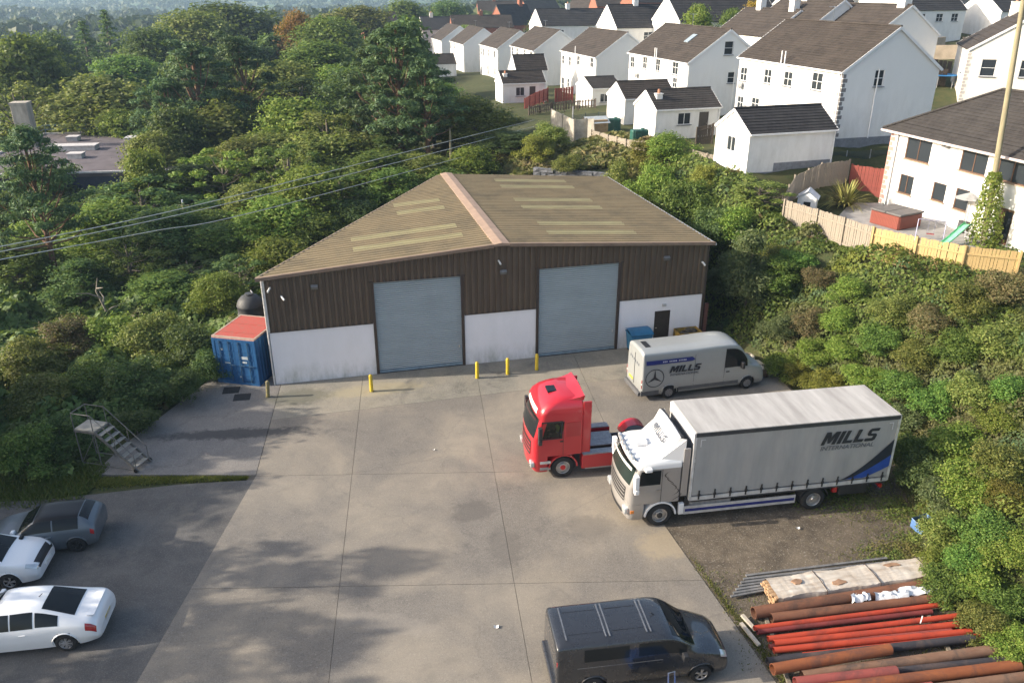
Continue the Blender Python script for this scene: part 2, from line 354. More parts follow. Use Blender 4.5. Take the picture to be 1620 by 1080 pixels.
def shrink(pts,e):
    cx=sum(p[0] for p in pts)/len(pts); cy=sum(p[1] for p in pts)/len(pts); o=[]
    for x,y in pts:
        d=math.hypot(x-cx,y-cy); o.append((x+(cx-x)/d*e,y+(cy-y)/d*e))
    return o
for r in range(0,6):
    for c in range(4):
        if c==3 and r<4: continue
        pts=[cross(c,r),cross(c+1,r),cross(c+1,r+1),cross(c,r+1)]
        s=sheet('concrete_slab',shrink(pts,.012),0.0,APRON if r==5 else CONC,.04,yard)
for i,(px,py,r) in enumerate(((686,712,.10),(785,992,.16),(1262,836,.14))):
    g=G(px,py); o=MB().grid([[(g.x+a*r*.5,g.y+b*r*.4,.02+.05*math.sin(a*2.1+b*3)**2) for a in (-1,0,1)] for b in (-1,0,1)]).build('litter',mat('litter_white',(.7,.68,.64),.7)); tag(o,['small scrap of white litter in the middle of the yard','white smudge of litter near the crew van','pale scrap of litter on the gravel by the lorry'][i],'litter','litter on the yard')
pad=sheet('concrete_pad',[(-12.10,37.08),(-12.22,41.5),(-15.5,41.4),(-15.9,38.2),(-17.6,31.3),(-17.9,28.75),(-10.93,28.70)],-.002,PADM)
tag(pad,'stained concrete pad in front of the blue container','pad',kind='structure')
for i,(px,py) in enumerate(((366,617),(383,628))):
    c=G(px,py); mb=MB(); mb.box((0,0,.004),(.82,.72,.02)); dc=mb.build('drain_cover',mat('cast_iron',(.035,.035,.037),.7,.4,bump=.3),None); dc.location=(c.x,c.y,0); dc.rotation_euler=(0,0,R(10))
    mb=MB()
    for k in range(5): mb.box((-.32+k*.16,0,.018),(.05,.6,.012))
    mb.build('tread_bar',MATS['cast_iron'],dc)
    tag(dc,['square dark drain cover nearest the blue container','square dark drain cover farther from the container, towards the camera'][i],'drain cover','drain covers on the pad')
# ================================================================ warehouse
WA=R(13.79); WO=Vector((-12.33,37.15,0))
wh=empty('warehouse',WO,WA,'brown clad warehouse with two grey roller doors and white lower walls','warehouse')
def wsteel(name,c1,c2,c3):
    n=NT(name); v=n.obj(); a=n.noise(n.mapping(v,(3.0,3.0,.25)),2.0,5,.7); b=n.noise(v,.35,5,.6)
    c=n.mix(n.ramp(a,[(.3,0),(.7,1)]),c1,c2); c=n.mix(n.ramp(b,[(.5,0),(.75,.6)]),c,c3)
    n.bsdf(c,.55,0,None,0,.4); return n.m
CLAD=wsteel('brown_cladding',(.078,.054,.036),(.118,.084,.058),(.14,.105,.075))
n=NT('weathered_roof'); v=n.obj(); a=n.noise(n.mapping(v,(.12,2.2,1)),3.0,6,.7); b=n.noise(v,.5,6,.7); c3=n.noise(v,6,4,.7)
c=n.mix(n.ramp(a,[(.3,0),(.7,1)]),(.195,.15,.088),(.25,.198,.118)); c=n.mix(n.ramp(b,[(.45,0),(.7,.65)]),c,(.10,.085,.06)); c=n.mix(n.ramp(c3,[(.55,0),(.75,.4)]),c,(.25,.215,.145))
n.bsdf(c,.85,0,None,0,.3); ROOFM=n.m
SKYL=mat('rooflight_sheet',(.34,.30,.155),.6,col2=(.24,.205,.11),scale=2.5,stretch=(.3,2,1))
FLASH=mat('verge_flashing',(.36,.25,.18),.7,col2=(.27,.19,.14),scale=2); VERGE=mat('brown_verge',(.17,.115,.085),.7,col2=(.24,.17,.12),scale=1.5)
def render_mat(name,c,dirt=(.30,.29,.24),lo=.0,hi=.9,amt=.55):
    n=NT(name); v=n.obj(); f=n.noise(n.mapping(v,(1,1,.35)),1.6,6,.7); sp=n.n('ShaderNodeSeparateXYZ'); n.l(v,sp.inputs[0])
    g=n.n('ShaderNodeMapRange'); g.inputs[1].default_value=lo; g.inputs[2].default_value=hi; g.inputs[3].default_value=1; g.inputs[4].default_value=.12; n.l(sp.outputs[2],g.inputs[0])
    k=n.n('ShaderNodeMath',operation='MULTIPLY'); n.l(n.ramp(f,[(.38,0),(.72,amt)]),k.inputs[0]); n.l(g.outputs[0],k.inputs[1])
    n.bsdf(n.mix(k.outputs[0],c,dirt),.9,0,n.bump(n.noise(v,30,3),.25,.012),0,.2); MATS[name]=n.m; return n.m
WWALL=render_mat('white_painted_wall',(.80,.77,.78),(.26,.27,.20),0,1.1,.85)
DX=24.05; DEP=17.2; RX=12.1; EL,ER,RZ=5.86,5.92,6.72     # eave and ridge heights under the sheets
LBX=11.4                                                 # rear end of the oblique left wall
def roofz(x): return EL+(RZ-EL)*(x/RX) if x<RX else RZ+(ER-RZ)*((x-RX)/(DX-RX))
D1=(5.27,10.03,0,5.17); D2=(14.08,18.86,0,5.2)
# ribbed front cladding, cut round the two doors
def ribs(x0,x1,zb,zt,y,pitch=.32,depth=.07):
    """box profile sheet between x0..x1 on the front plane; zb,zt functions"""
    mb=MB(); x=x0; pts=[]
    while x<x1-1e-4:
        for dx,dy in ((0,0),(.13,0),(.15,1),(.28,1),(.30,0)):
            if x+dx<x1: pts.append((x+dx,y-dy*depth))
        x+=pitch
    pts.append((x1,y))
    for (xa,ya),(xb,yb) in zip(pts,pts[1:]):
        mb.quad((xa,ya,zb(xa)),(xb,yb,zb(xb)),(xb,yb,zt(xb)),(xa,ya,zt(xa)))
    return mb
zt=lambda x: roofz(x)+.02
for x0,x1,zb in ((0,D1[0],2.97),(D1[0],D1[1],5.19),(D1[1],D2[0],2.97),(D2[0],D2[1],5.22),(D2[1],DX,2.97)):
    ribs(x0,x1,lambda x,zb=zb:zb,zt,-.005).build('cladding_panel',CLAD,wh)
# white block walls
for i,(x0,x1) in enumerate(((0,D1[0]-.02),(D1[1]+.02,D2[0]-.02),(D2[1]+.02,DX))):
    if i<2: MB().b2(x0,x1,0,.3,-.1,2.97).build('lower_wall',WWALL,wh)
    else:
        mb=MB(); mb.b2(x0,21.1,0,.3,-.1,2.97); mb.b2(22.02,x1,0,.3,-.1,2.97); mb.b2(21.1,22.02,0,.3,2.08,2.97); mb.build('lower_wall',WWALL,wh)
for i,(x0,x1) in enumerate(((-.02,D1[0]-.05),(D1[1]+.05,D2[0]-.05),(D2[1]+.05,DX+.02))):
    MB().b2(x0,x1,-.055,0,2.93,3.0).build('drip_flashing',mat('dark_brown_trim',(.05,.034,.026),.5),wh)
# side and rear walls
mb=MB(); mb.quad((DX,0.31,-.1),(DX,DEP,-.1),(DX,DEP,ER),(DX,0.31,ER)); mb.quad((0,.31,-.1),(LBX,DEP-.2,-.1),(LBX,DEP-.2,roofz(LBX)),(0,.31,EL)); mb.quad((LBX,DEP-.2,-.1),(DX,DEP,-.1),(DX,DEP,ER),(LBX,DEP-.2,roofz(LBX)))
mb.build('side_wall',CLAD,wh)
MB().b2(DX-.12,DX+.03,-.06,.02,-.1,ER).build('corner_flashing',MATS['dark_brown_trim'],wh)
MB().b2(-.03,.05,-.09,.04,2.97,EL).build('corner_flashing',mat('pale_trim',(.55,.54,.52),.5),wh)
MB().cyl((-.07,-.03,0),(-.07,-.03,EL),.045,n=8).build('downpipe',MATS['pale_trim'],wh)
# roof slopes: corrugated sheets running from ridge to eave
def slope(xs,xe,ylim,name):
    mb=MB(); pit=.38; y=-.22; yend=DEP+.15; prof=[(0,0),(.10,0),(.14,.055),(.24,.055),(.28,0)]; pts=[]
    while y<yend:
        for dy,h in prof:
            if y+dy<=yend: pts.append((y+dy,h))
        y+=pit
    for (ya,ha),(yb,hb) in zip(pts,pts[1:]):
        for sgn in (0,):
            xa0,xa1=xs(ya),xe(ya); xb0,xb1=xs(yb),xe(yb)
            if xa1-xa0<.02 and xb1-xb0<.02: continue
            mb.quad((xa0,ya,roofz(xa0)+.05+ha),(xa1,ya,roofz(xa1)+.05+ha),(xb1,yb,roofz(xb1)+.05+hb),(xb0,yb,roofz(xb0)+.05+hb))
    return mb.build(name,ROOFM,wh)
leftx=lambda y: min(LBX,-.28+(LBX+.28)*max(0,(y+.05))/(DEP-.1))
slope(leftx,lambda y:RX,None,'roof_slope'); slope(lambda y:RX,lambda y:DX+.2,None,'roof_slope')
# sheet lap lines
for xl in (3.2,7.6):
    pass
for xl in ():
    mb=MB(); mb.bar((xl,-.2,roofz(xl)+.108),(xl,DEP,roofz(xl)+.108),.05,.012); mb.build('sheet_lap',ROOFM,wh)
mb=MB()
for sx in (-1,1):
    x1=RX+sx*.42; mb.quad((RX,-.27,RZ+.16),(RX,DEP+.2,RZ+.16),(x1,DEP+.2,roofz(x1)+.125),(x1,-.27,roofz(x1)+.125)); mb.quad((x1,-.27,roofz(x1)+.125),(x1,DEP+.2,roofz(x1)+.125),(x1,DEP+.2,roofz(x1)+.06),(x1,-.27,roofz(x1)+.06))
mb.poly([(RX-.42,-.27,roofz(RX-.42)+.125),(RX,-.27,RZ+.16),(RX+.42,-.27,roofz(RX+.42)+.125),(RX+.42,-.27,roofz(RX+.42)),(RX,-.27,RZ),(RX-.42,-.27,roofz(RX-.42))])
mb.build('ridge_cap',FLASH,wh)
for xa,xb in ((-.32,RX-.43),(RX+.43,DX+.24)):
    mb=MB(); za,zb=roofz(xa)+.06,roofz(xb)+.06
    P0=[(-.30,-.10),(-.30,.07),(-.14,.07),(-.14,.05),(-.27,.05),(-.27,-.10)]
    n0=len(mb.v)
    for X,Z in ((xa,za),(xb,zb)):
        for dy,dz in P0: mb.v.append((X,dy,Z+dz))
    k=len(P0); mb.f=[tuple(range(k)),tuple(range(2*k-1,k-1,-1))]+[(i,(i+1)%k,k+(i+1)%k,k+i) for i in range(k)]
    mb.build('verge_flashing',VERGE,wh)
# edge trim along the oblique left side and the right gutter
mb=MB(); mb.bar((-.30,-.1,roofz(0)+.05),(LBX,DEP-.1,roofz(LBX)+.05),.06,.07); mb.build('edge_trim',mat('tan_trim',(.30,.23,.17),.7),wh)
mb=MB(); mb.b2(DX+.2,DX+.33,-.25,DEP+.1,ER-.08,ER+.03); mb.build('gutter',MATS['pale_trim'],wh)
def skyl(x0,x1,y0,y1):
    mb=MB(); y=y0; pts=[]
    while y<y1:
        for dy,h in ((0,0),(.10,0),(.14,.055),(.24,.055),(.28,0)):
            if y+dy<=y1: pts.append((y+dy,h))
        y+=.38
    for (ya,ha),(yb,hb) in zip(pts,pts[1:]):
        mb.quad((x0,ya,roofz(x0)+.062+ha),(x1,ya,roofz(x1)+.062+ha),(x1,yb,roofz(x1)+.062+hb),(x0,yb,roofz(x0)+.062+hb))
    mb.build('rooflight',SKYL,wh)
for y0 in (1.68,3.58,7.38,9.28,13.08,14.98): skyl(15.2,20.4,y0,y0+.76)
for x0,y0 in ((4.6,2.06),(4.6,3.96),(7.6,8.14),(7.6,10.04)): skyl(x0,10.5,y0,y0+.76)
# roller shutters: slatted curtain, guides, bottom bar, hood
SHUT=mat('shutter_steel',(.41,.445,.45),.5,.15,var=.10,scale=.5,stretch=(1,1,3))
for (x0,x1,z0,z1) in (D1,D2):
    mb=MB(); k=44; zz=[z0+.16+(z1-z0-.16)*i/k for i in range(k+1)]
    for i in range(k):
        za,zb=zz[i],zz[i+1]; h=zb-za
        for (a,ya),(b,yb) in (((0,.125),(.42,.04)),((.42,.04),(.80,.055)),((.80,.055),(1,.125))):
            mb.quad((x0+.1,ya,za+a*h),(x1-.1,ya,za+a*h),(x1-.1,yb,za+b*h),(x0+.1,yb,za+b*h))
    sh=mb.build('roller_shutter',SHUT,wh)
    MB().b2(x0+.1,x1-.1,.03,.11,.02,.16).build('bottom_rail',mat('shutter_rail',(.26,.34,.40),.45,.2),sh)
    BX('lock_handle',CHR,sh,(x1-.28,.03,1.15),(.06,.05,.16))
    for xx in (x0+.04,x1-.04): MB().b2(xx-.075,xx+.075,-.05,.14,0,z1+.03).build('guide_rail',MATS['dark_brown_trim'],wh)
    MB().b2(x0-.12,x1+.25,-.06,.12,z1+.0,z1+.07).build('door_head',MATS['dark_brown_trim'],wh)
    MB().b2(x0-.02,x1+.02,.14,.2,-.1,z1+.1).build('door_backing',BLK,wh)
d=MB().b2(21.14,21.98,.05,.10,.02,2.04).build('entrance_door',mat('brown_door',(.032,.024,.02),.45),wh)
BX('door_handle',CHR,d,(21.24,.03,1.05),(.12,.04,.03))
mb=MB(); mb.b2(21.08,21.14,.0,.12,0,2.1); mb.b2(21.98,22.04,.0,.12,0,2.1); mb.b2(21.14,21.98,.0,.12,2.04,2.1); mb.build('door_frame',MATS['brown_door'],wh)
BX('door_lamp',MATS['pale_trim'],wh,(21.6,-.06,2.45),(.22,.12,.14))
def camera_unit(x,z,dx,name='security_camera'):
    mb=MB(); mb.box((x,-.06,z),(.07,.1,.07)); mb.cyl((x,-.10,z+.02),(x+dx,-.36,z-.10),.05,n=8); mb.build(name,mat('white_plastic',(.72,.72,.70),.4),wh)
camera_unit(.32,5.35,-.12); camera_unit(.8,4.87,.14); camera_unit(11.95,5.85,.05); camera_unit(23.7,4.85,.04)
for x,z in ((2.45,5.28),(12.18,5.27),(21.45,5.32)):
    mb=MB(); mb.box((x,-.06,z),(.06,.1,.1)); mb.box((x,-.20,z-.02),(.34,.16,.20),M=Matrix.Rotation(R(35),3,'X')); mb.build('floodlight',mat('grey_fitting',(.20,.20,.20),.4,.3),wh)
MB().b2(DX+.12,DX+.34,-.04,.10,-.1,2.3).build('boundary_post',mat('red_brown_post',(.10,.035,.025),.7),wh)
# ================================================================ houses and outbuildings
def tile_mat(name,c1,c2,c3):
    n=NT(name); v=n.obj(); br=n.n('ShaderNodeTexBrick'); br.inputs['Scale'].default_value=1.0; br.inputs['Brick Width'].default_value=.33; br.inputs['Row Height'].default_value=.30
    br.inputs['Mortar Size'].default_value=.012; br.inputs['Color1'].default_value=(*c1,1); br.inputs['Color2'].default_value=(*c2,1); br.inputs['Mortar'].default_value=(*[x*.45 for x in c1],1)
    n.l(v,br.inputs['Vector']); a=n.noise(v,.6,6,.7); c=n.mix(n.ramp(a,[(.42,0),(.72,.7)]),br.outputs[0],c3); c=n.mix(n.ramp(n.noise(v,7,4,.7),[(.5,0),(.75,.5)]),c,tuple(x*1.5 for x in c1))
    n.bsdf(c,.85,0,None,0,.3); MATS[name]=n.m; return n.m
TILE_B=tile_mat('brown_tiles',(.036,.029,.0245),(.052,.042,.035),(.072,.059,.049))
TILE_D=tile_mat('dark_tiles',(.024,.023,.024),(.036,.034,.035),(.055,.052,.05))
TILE_G=tile_mat('grey_brown_tiles',(.034,.030,.028),(.047,.042,.039),(.066,.06,.055))
HW=render_mat('house_render',(.78,.77,.745),(.50,.48,.44),0,5,.55)
HWC=render_mat('cream_render',(.74,.70,.63),(.5,.46,.40),0,3,.4)
HBR=mat('red_brick',(.30,.115,.07),.9,var=.4,scale=3); HST=mat('grey_stone',(.36,.33,.30),.9,var=.5,scale=2)
UPVC=mat('white_frame',(.80,.80,.80),.4,var=.08); DKF=mat('dark_frame',(.05,.04,.035),.5); BRF=mat('brown_frame',(.16,.085,.05),.5); GREYP=mat('grey_plinth',(.22,.23,.25),.9,bump=.2)
CLAY=mat('clay_pot',(.42,.20,.12),.8); CURT=mat('curtain',(.45,.43,.40),.9)
def wall_holes(mb,o,u,n,W,H,holes,dep=.12,z0=0.0):
    """wall rectangle with openings; o origin, u unit along, n outward normal; holes (a0,a1,b0,b1)"""
    o,u,n=Vector(o),Vector(u),Vector(n); z=Vector((0,0,1))
    xs=sorted(set([0,W]+[h[i] for h in holes for i in (0,1)])); zs=sorted(set([z0,H]+[h[i] for h in holes for i in (2,3)]))
    P=lambda a,b,k=0: o+u*a+z*b-n*k
    for xa,xb in zip(xs,xs[1:]):
        for za,zb in zip(zs,zs[1:]):
            cx,cz=(xa+xb)/2,(za+zb)/2
            if any(h[0]<cx<h[1] and h[2]<cz<h[3] for h in holes): continue
            mb.quad(P(xa,za),P(xb,za),P(xb,zb),P(xa,zb))
    for a0,a1,b0,b1 in holes:
        for (p,q) in (((a0,b0),(a1,b0)),((a1,b0),(a1,b1)),((a1,b1),(a0,b1)),((a0,b1),(a0,b0))):
            mb.quad(P(*p),P(*q),P(*q,dep),P(*p,dep))
def put_window(parent,o,u,n,hole,cols=2,rows=1,fm=None,sill=True,sillm=None,name='window'):
    a0,a1,b0,b1=hole; o,u,n=Vector(o),Vector(u),Vector(n); z=Vector((0,0,1)); fm=fm or UPVC
    c=o+u*((a0+a1)/2)+z*((b0+b1)/2)-n*.07; w,h=a1-a0,b1-b0; M=Matrix((u,-n,z)).transposed()   # local y points into the wall
    f=.05; mb=MB(); L=lambda x,y,zz,dx,dy,dz: mb.box(c+M@Vector((x,y,zz)),(dx,dy,dz),M=M)
    L(0,0,h/2-f/2,w,.05,f); L(0,0,-h/2+f/2,w,.05,f); L(-w/2+f/2,0,0,f,.05,h-2*f); L(w/2-f/2,0,0,f,.05,h-2*f)
    for k in range(1,cols): L(-w/2+w*k/cols,0,0,.045,.05,h-2*f)
    for k in range(1,rows): L(0,0,-h/2+h*k/rows,w-2*f,.045,.04)
    wo=mb.build(name,fm,parent)
    for i in range(cols):
        for j in range(rows):
            mb=MB(); cx=-w/2+w*(i+.5)/cols; cz=-h/2+h*(j+.5)/rows
            L(cx,.012,cz,w/cols-.01,.01,h/rows-.01); mb.build('pane',GLB,wo)
    if sill:
        mb=MB(); L(0,-.11,-h/2-.03,w+.16,.18,.06); mb.build('sill',sillm or GREYP,wo)
    return wo
def courses(mb,p0,p1,q0,q1,n,lift=.035):
    """stepped tile courses between eave edge p0-p1 and ridge edge q0-q1"""
    p0,p1,q0,q1=map(Vector,(p0,p1,q0,q1)); nr=(p1-p0).cross(q0-p0).normalized()
    if nr.z<0: nr=-nr
    for i in range(n):
        t0,t1=i/n,(i+1)/n; a,b=p0.lerp(q0,t0),p1.lerp(q1,t0); c,d=p1.lerp(q1,t1),p0.lerp(q0,t1); l=nr*lift
        mb.quad(a+l,b+l,c,d); mb.quad(a,b,b+l,a+l)
def row_hit(F,ang,plane,px,py):
    """local coords where a survey ray meets a wall: plane ('y',0) facade or ('x',L) gable"""
    u=(px-810)/FPX; v=(540-py)/FPX; c,s=math.cos(PITCH),math.sin(PITCH); d=Vector((u,c+v*s,-s+v*c)); o=Vector((0,0,CAM_H))-Vector(F)
    Rm=Matrix.Rotation(-ang,3,'Z'); d=Rm@d; o=Rm@o
    k=0 if plane[0]=='x' else 1; t=(plane[1]-o[k])/d[k]; return o+d*t
def house(name,label,cat,near,ang,L,D,eave,rise,wallm=HW,roofm=TILE_B,fwin=(),gwin=(),lwin=(),doors=(),group=None,nearx=True,chim=(),courses_n=16,plinth=0.0,fm=None,quoin=None,gutter=True,zb=None,oh=.18,found=1.5,cols=2,rows=2,sillm=None):
    """gabled house: facade on local y=0 (faces -y), gables at x=0 and x=L. near = facade corner (x=L if nearx else x=0)"""
    ca,sa=math.cos(ang),math.sin(ang); near=Vector(near)
    F=near-Vector((ca,sa,0))*L if nearx else near
    h=empty(name,F,ang,label,cat,group)
    H=eave
    fh=[(a-w/2,a+w/2,b-hh/2,b+hh/2) for a,b,w,hh in fwin]+[(a-w/2,a+w/2,0.05,hh) for a,w,hh in doors]
    gh=[(a-w/2,a+w/2,b-hh/2,b+hh/2) for a,b,w,hh in gwin]; lh=[(a-w/2,a+w/2,b-hh/2,b+hh/2) for a,b,w,hh in lwin]
    mb=MB(); wall_holes(mb,(0,0,0),(1,0,0),(0,-1,0),L,H,fh,.12,-found)
    def gable(x,u,nn,o,holes):
        top=max([H]+[b1+.01 for *_,b1 in holes])
        wall_holes(mb,o,u,nn,D,H,[q for q in holes if q[3]<H],.12,-found)
        att=[q for q in holes if q[3]>=H]
        tri=[(0,H),(D,H),(D/2,H+rise)]
        if not att: mb.poly([Vector(o)+Vector(u)*a+Vector((0,0,b)) for a,b in tri])
        else:
            a0,a1,b0,b1=att[0]; yl=lambda z:(z-H)/rise*D/2; P=lambda a,b:Vector(o)+Vector(u)*a+Vector((0,0,b))
            mb.poly([P(0,H),P(D,H),P(D-yl(b0),b0),P(yl(b0),b0)]); mb.poly([P(yl(b0),b0),P(a0,b0),P(a0,b1),P(yl(b1),b1)]); mb.poly([P(a1,b0),P(D-yl(b0),b0),P(D-yl(b1),b1),P(a1,b1)])
            mb.poly([P(yl(b1),b1),P(D-yl(b1),b1),P(D/2,H+rise)])
    gable(L,(0,1,0),(1,0,0),(L,0,0),gh); gable(0,(0,1,0),(-1,0,0),(0,0,0),lh)
    mb.quad((0,D,-found),(L,D,-found),(L,D,H),(0,D,H)); mb.build('wall',wallm,h)
    if plinth:
        mb=MB(); mb.b2(L,L+.03,-.03,D+.03,-found,plinth); mb.b2(-.03,L,-.03,0,-found,plinth*.6); mb.build('plinth',GREYP,h)
    if name=='semi_detached_house':
        mb=MB(); ax=L*.45; mb.cyl((ax,D/2,H+rise),(ax,D/2,H+rise+1.3),.025,n=5)
        for q in range(5): mb.cyl((ax-.35,D/2-.3+q*.15,H+rise+1.22),(ax+.35,D/2-.3+q*.15,H+rise+1.22),.012,n=4)
        mb.cyl((ax,D/2-.35,H+rise+1.22),(ax,D/2+.35,H+rise+1.22),.015,n=4); mb.build('television_aerial',CHR,h)
    # roof
    s=rise/(D/2); e0=-oh; mb=MB(); t=.06
    for (ye,yr) in ((-oh,D/2),(D+oh,D/2)):
        courses(mb,(-oh*.6,ye,H-s*oh+t),(L+oh*.6,ye,H-s*oh+t),(-oh*.6,D/2,H+rise+t),(L+oh*.6,D/2,H+rise+t),courses_n)
    mb.quad((-oh*.6,-oh,H-s*oh),(L+oh*.6,-oh,H-s*oh),(L+oh*.6,D/2,H+rise),(-oh*.6,D/2,H+rise)); mb.quad((-oh*.6,D+oh,H-s*oh),(L+oh*.6,D+oh,H-s*oh),(L+oh*.6,D/2,H+rise),(-oh*.6,D/2,H+rise))
    rf=mb.build('roof',roofm,h)
    mb=MB(); mb.tube([(-oh*.6,D/2,H+rise+.07),(L+oh*.6,D/2,H+rise+.07)],.10,6); mb.build('ridge_tiles',roofm,rf)
    for x in (-oh*.6,L+oh*.6):
        mb=MB()
        for ye in (-oh,D+oh): mb.bar((x,ye,H-s*oh-.03),(x,D/2,H+rise-.03),.04,.20)
        mb.build('bargeboard',UPVC if wallm is not HBR else DKF,h)
    if gutter:
        for ye,sg in ((-oh,-1),(D+oh,1)): MB().bar((-oh*.5,ye+sg*.05,H-s*oh-.02),(L+oh*.5,ye+sg*.05,H-s*oh-.02),.11,.11).build('gutter',UPVC,h)
        MB().cyl((L-.12,-.06,0),(L-.12,-.06,H-.1),.045,n=6).build('downpipe',UPVC,h)
    for hole in fh[:len(fwin)]: put_window(h,(0,0,0),(1,0,0),(0,-1,0),hole,cols,rows,fm,sillm=sillm)
    for hole in gh: put_window(h,(L,0,0),(0,1,0),(1,0,0),hole,1,2,fm,sillm=sillm)
    for hole in lh: put_window(h,(0,D,0),(0,-1,0),(-1,0,0),(D-hole[1],D-hole[0],hole[2],hole[3]),2,1,fm,sillm=sillm)
    for (a,w,hh) in doors:
        dr=MB().b2(a-w/2,a+w/2,.07,.11,.05,hh).build('door',fm or DKF,h); BX('door_handle',CHR,dr,(a+w*.36,.055,1.05),(.10,.04,.03))
    for (x,y,w,hh) in chim:
        zr=H+rise*(1-abs(y-D/2)/(D/2)); mb=MB(); mb.box((x,y,zr+hh/2-.3),(w,w*.8,hh+.6)); mb.box((x,y,zr+hh+.03),(w+.1,w*.8+.1,.07)); ch=mb.build('chimney',wallm,h)
        mb=MB(); mb.cyl((x,y,zr+hh),(x,y,zr+hh+.4),.13,.11,8); mb.build('chimney_pot',mat('clay_pot',(.42,.20,.12),.8),ch)
    if quoin:
        qm=MB(); qm.box((0,0,0),(.42,.42,.28)); me=qm.mesh('quoin',quoin)
        for k in range(int(H/.33)):
            for xx in (L,):
                q=link_mesh('quoin',me,None,h); w=.02; q.location=(xx-.21+.025,.21-.025,.16+k*.33); q.scale=(1 if k%2 else .62,1 if k%2==0 else .62,.95)
                q.location.x=xx+.02-.21*q.scale.x; q.location.y=-.02+.21*q.scale.y
    return h
RA=math.atan2(-.96,.28)
def rowhouse(i,near,eave,L,D,pw,label,lowpx=(),gpx=(),gatt=None,**k):
    n3=Vector(near); F=n3-Vector((math.cos(RA),math.sin(RA),0))*L
    fw=[]
    for px,py,w,hh in pw:
        q=row_hit(F,RA,('y',0.0),px,py); fw.append((min(max(q.x,w/2+.3),L-w/2-.3),q.z,w,hh))
    gw=[]
    for px,py,w,hh in gpx:
        q=row_hit(F,RA,('x',L),px,py); gw.append((q.y,q.z,w,hh))
    if gatt: gw+=list(gatt)
    return house('semi_detached_house',label,'house',near,RA,L,D,eave,2.95,fwin=fw,gwin=gw,group='white semi-detached houses in a row',**k)
h6=rowhouse(6,(24.6,62,7.8),5.5,14.5,8.6,[(1174,117,1.1,1.15),(1214,121,1.1,1.15),(1246,125,1.2,1.15),(1292,129,1.35,1.3),(1170,162,1.0,1.1),(1194,164,1.2,1.0)],'nearest and largest white house of the row, with a blank shaded gable',gpx=[(1391,124,.85,1.2)],plinth=.55,quoin=mat('dark_quoin',(.20,.19,.19),.9),courses_n=20)
h5=rowhouse(5,(17.7,84,6.6),5.5,14.5,8.6,[(993,97,1.1,1.2),(1020,100,1.1,1.2),(1040,103,1.2,1.2),(1068,107,1.3,1.4),(1067,131,1.0,1.0)],'white house with a small attic window high in its shaded gable',gatt=[(4.3,6.75,1.0,1.3),(4.9,3.9,.8,1.1)],courses_n=18)
h4=rowhouse(4,(11.3,112.7,4.9),5.5,14.0,8.6,[(884,93,1.1,1.2),(901,97,1.1,1.2),(915,96,1.1,1.2),(936,99,1.2,1.3),(884,131,1.2,1.9),(899,131,1.0,1.2),(921,136,1.3,1.8),(934,139,1.2,1.9)],'white house third from the right in the row, above the red garden fence',courses_n=16)
h3=rowhouse(3,(3.6,136,4.1),5.5,13.5,8.6,[(808,80,1.1,1.2),(818,82,1.1,1.2),(840,88,1.1,1.2),(830,84,1.0,1.2)],'white house in the middle of the row, behind the small porch gable',courses_n=14)
h2=rowhouse(2,(-2.6,156,3.1),5.5,13.5,8.6,[(753,79,1.1,1.3),(765,83,1.1,1.3),(773,84,1.0,1.2),(782,86,1.1,1.2),(762,110,1.1,1.2),(772,111,1.1,1.6),(783,113,1.1,1.2)],'white house third from the left end of the row',courses_n=13)
h1=rowhouse(1,(-9.9,174,2.7),5.5,13.0,8.6,[(712,71,1.1,1.2),(719,73,1.0,1.2),(726,75,1.0,1.2)],'white house second from the left end of the row',courses_n=12)
h0=rowhouse(0,(-15.9,192,2.4),5.5,13.0,8.6,[(688,69,1.1,1.2),(693,70,1.1,1.2)],'farthest white house at the left end of the row',courses_n=12)
# dishes, vent pipes, roof window
def pipe_on(hs,x,z0,z1,y=-.1): MB().cyl((x,y,z0),(x,y,z1),.055,n=6).build('vent_pipe',UPVC,hs)
for hs,x in ((h6,6.8),(h6,7.3),(h5,7.2),(h5,7.6),(h4,6.6)): pipe_on(hs,x,0.0,6.4,-.28)
def dish(hs,x,z):
    mb=MB(); mb.lathe([(.0,.0),(.2,.03),(.34,.10)],(x,-.38,z),'Y',14); mb.bar((x,0,z-.1),(x,-.3,z),.04); mb.build('satellite_dish',mat('dish_grey',(.25,.25,.26),.6),hs)
dish(h6,.9,3.1); dish(h5,2.6,3.2); dish(h2,11.5,4.6)
MB().cyl((14.62,3.0,.5),(14.62,3.0,5.6),.05,n=6).build('soil_pipe',UPVC,h6); MB().cyl((14.62,5.2,.3),(14.62,5.2,4.6),.05,n=6).build('soil_pipe',UPVC,h5)
mb=MB(); _s=2.95/4.3; mb.box((9.5,2.6,5.5+_s*2.6+.14),(.9,1.3,.10),M=Matrix.Rotation(math.atan(_s),3,'X')); mb.build('roof_window',glass('roof_glass',(.25,.30,.34),.1),h5)
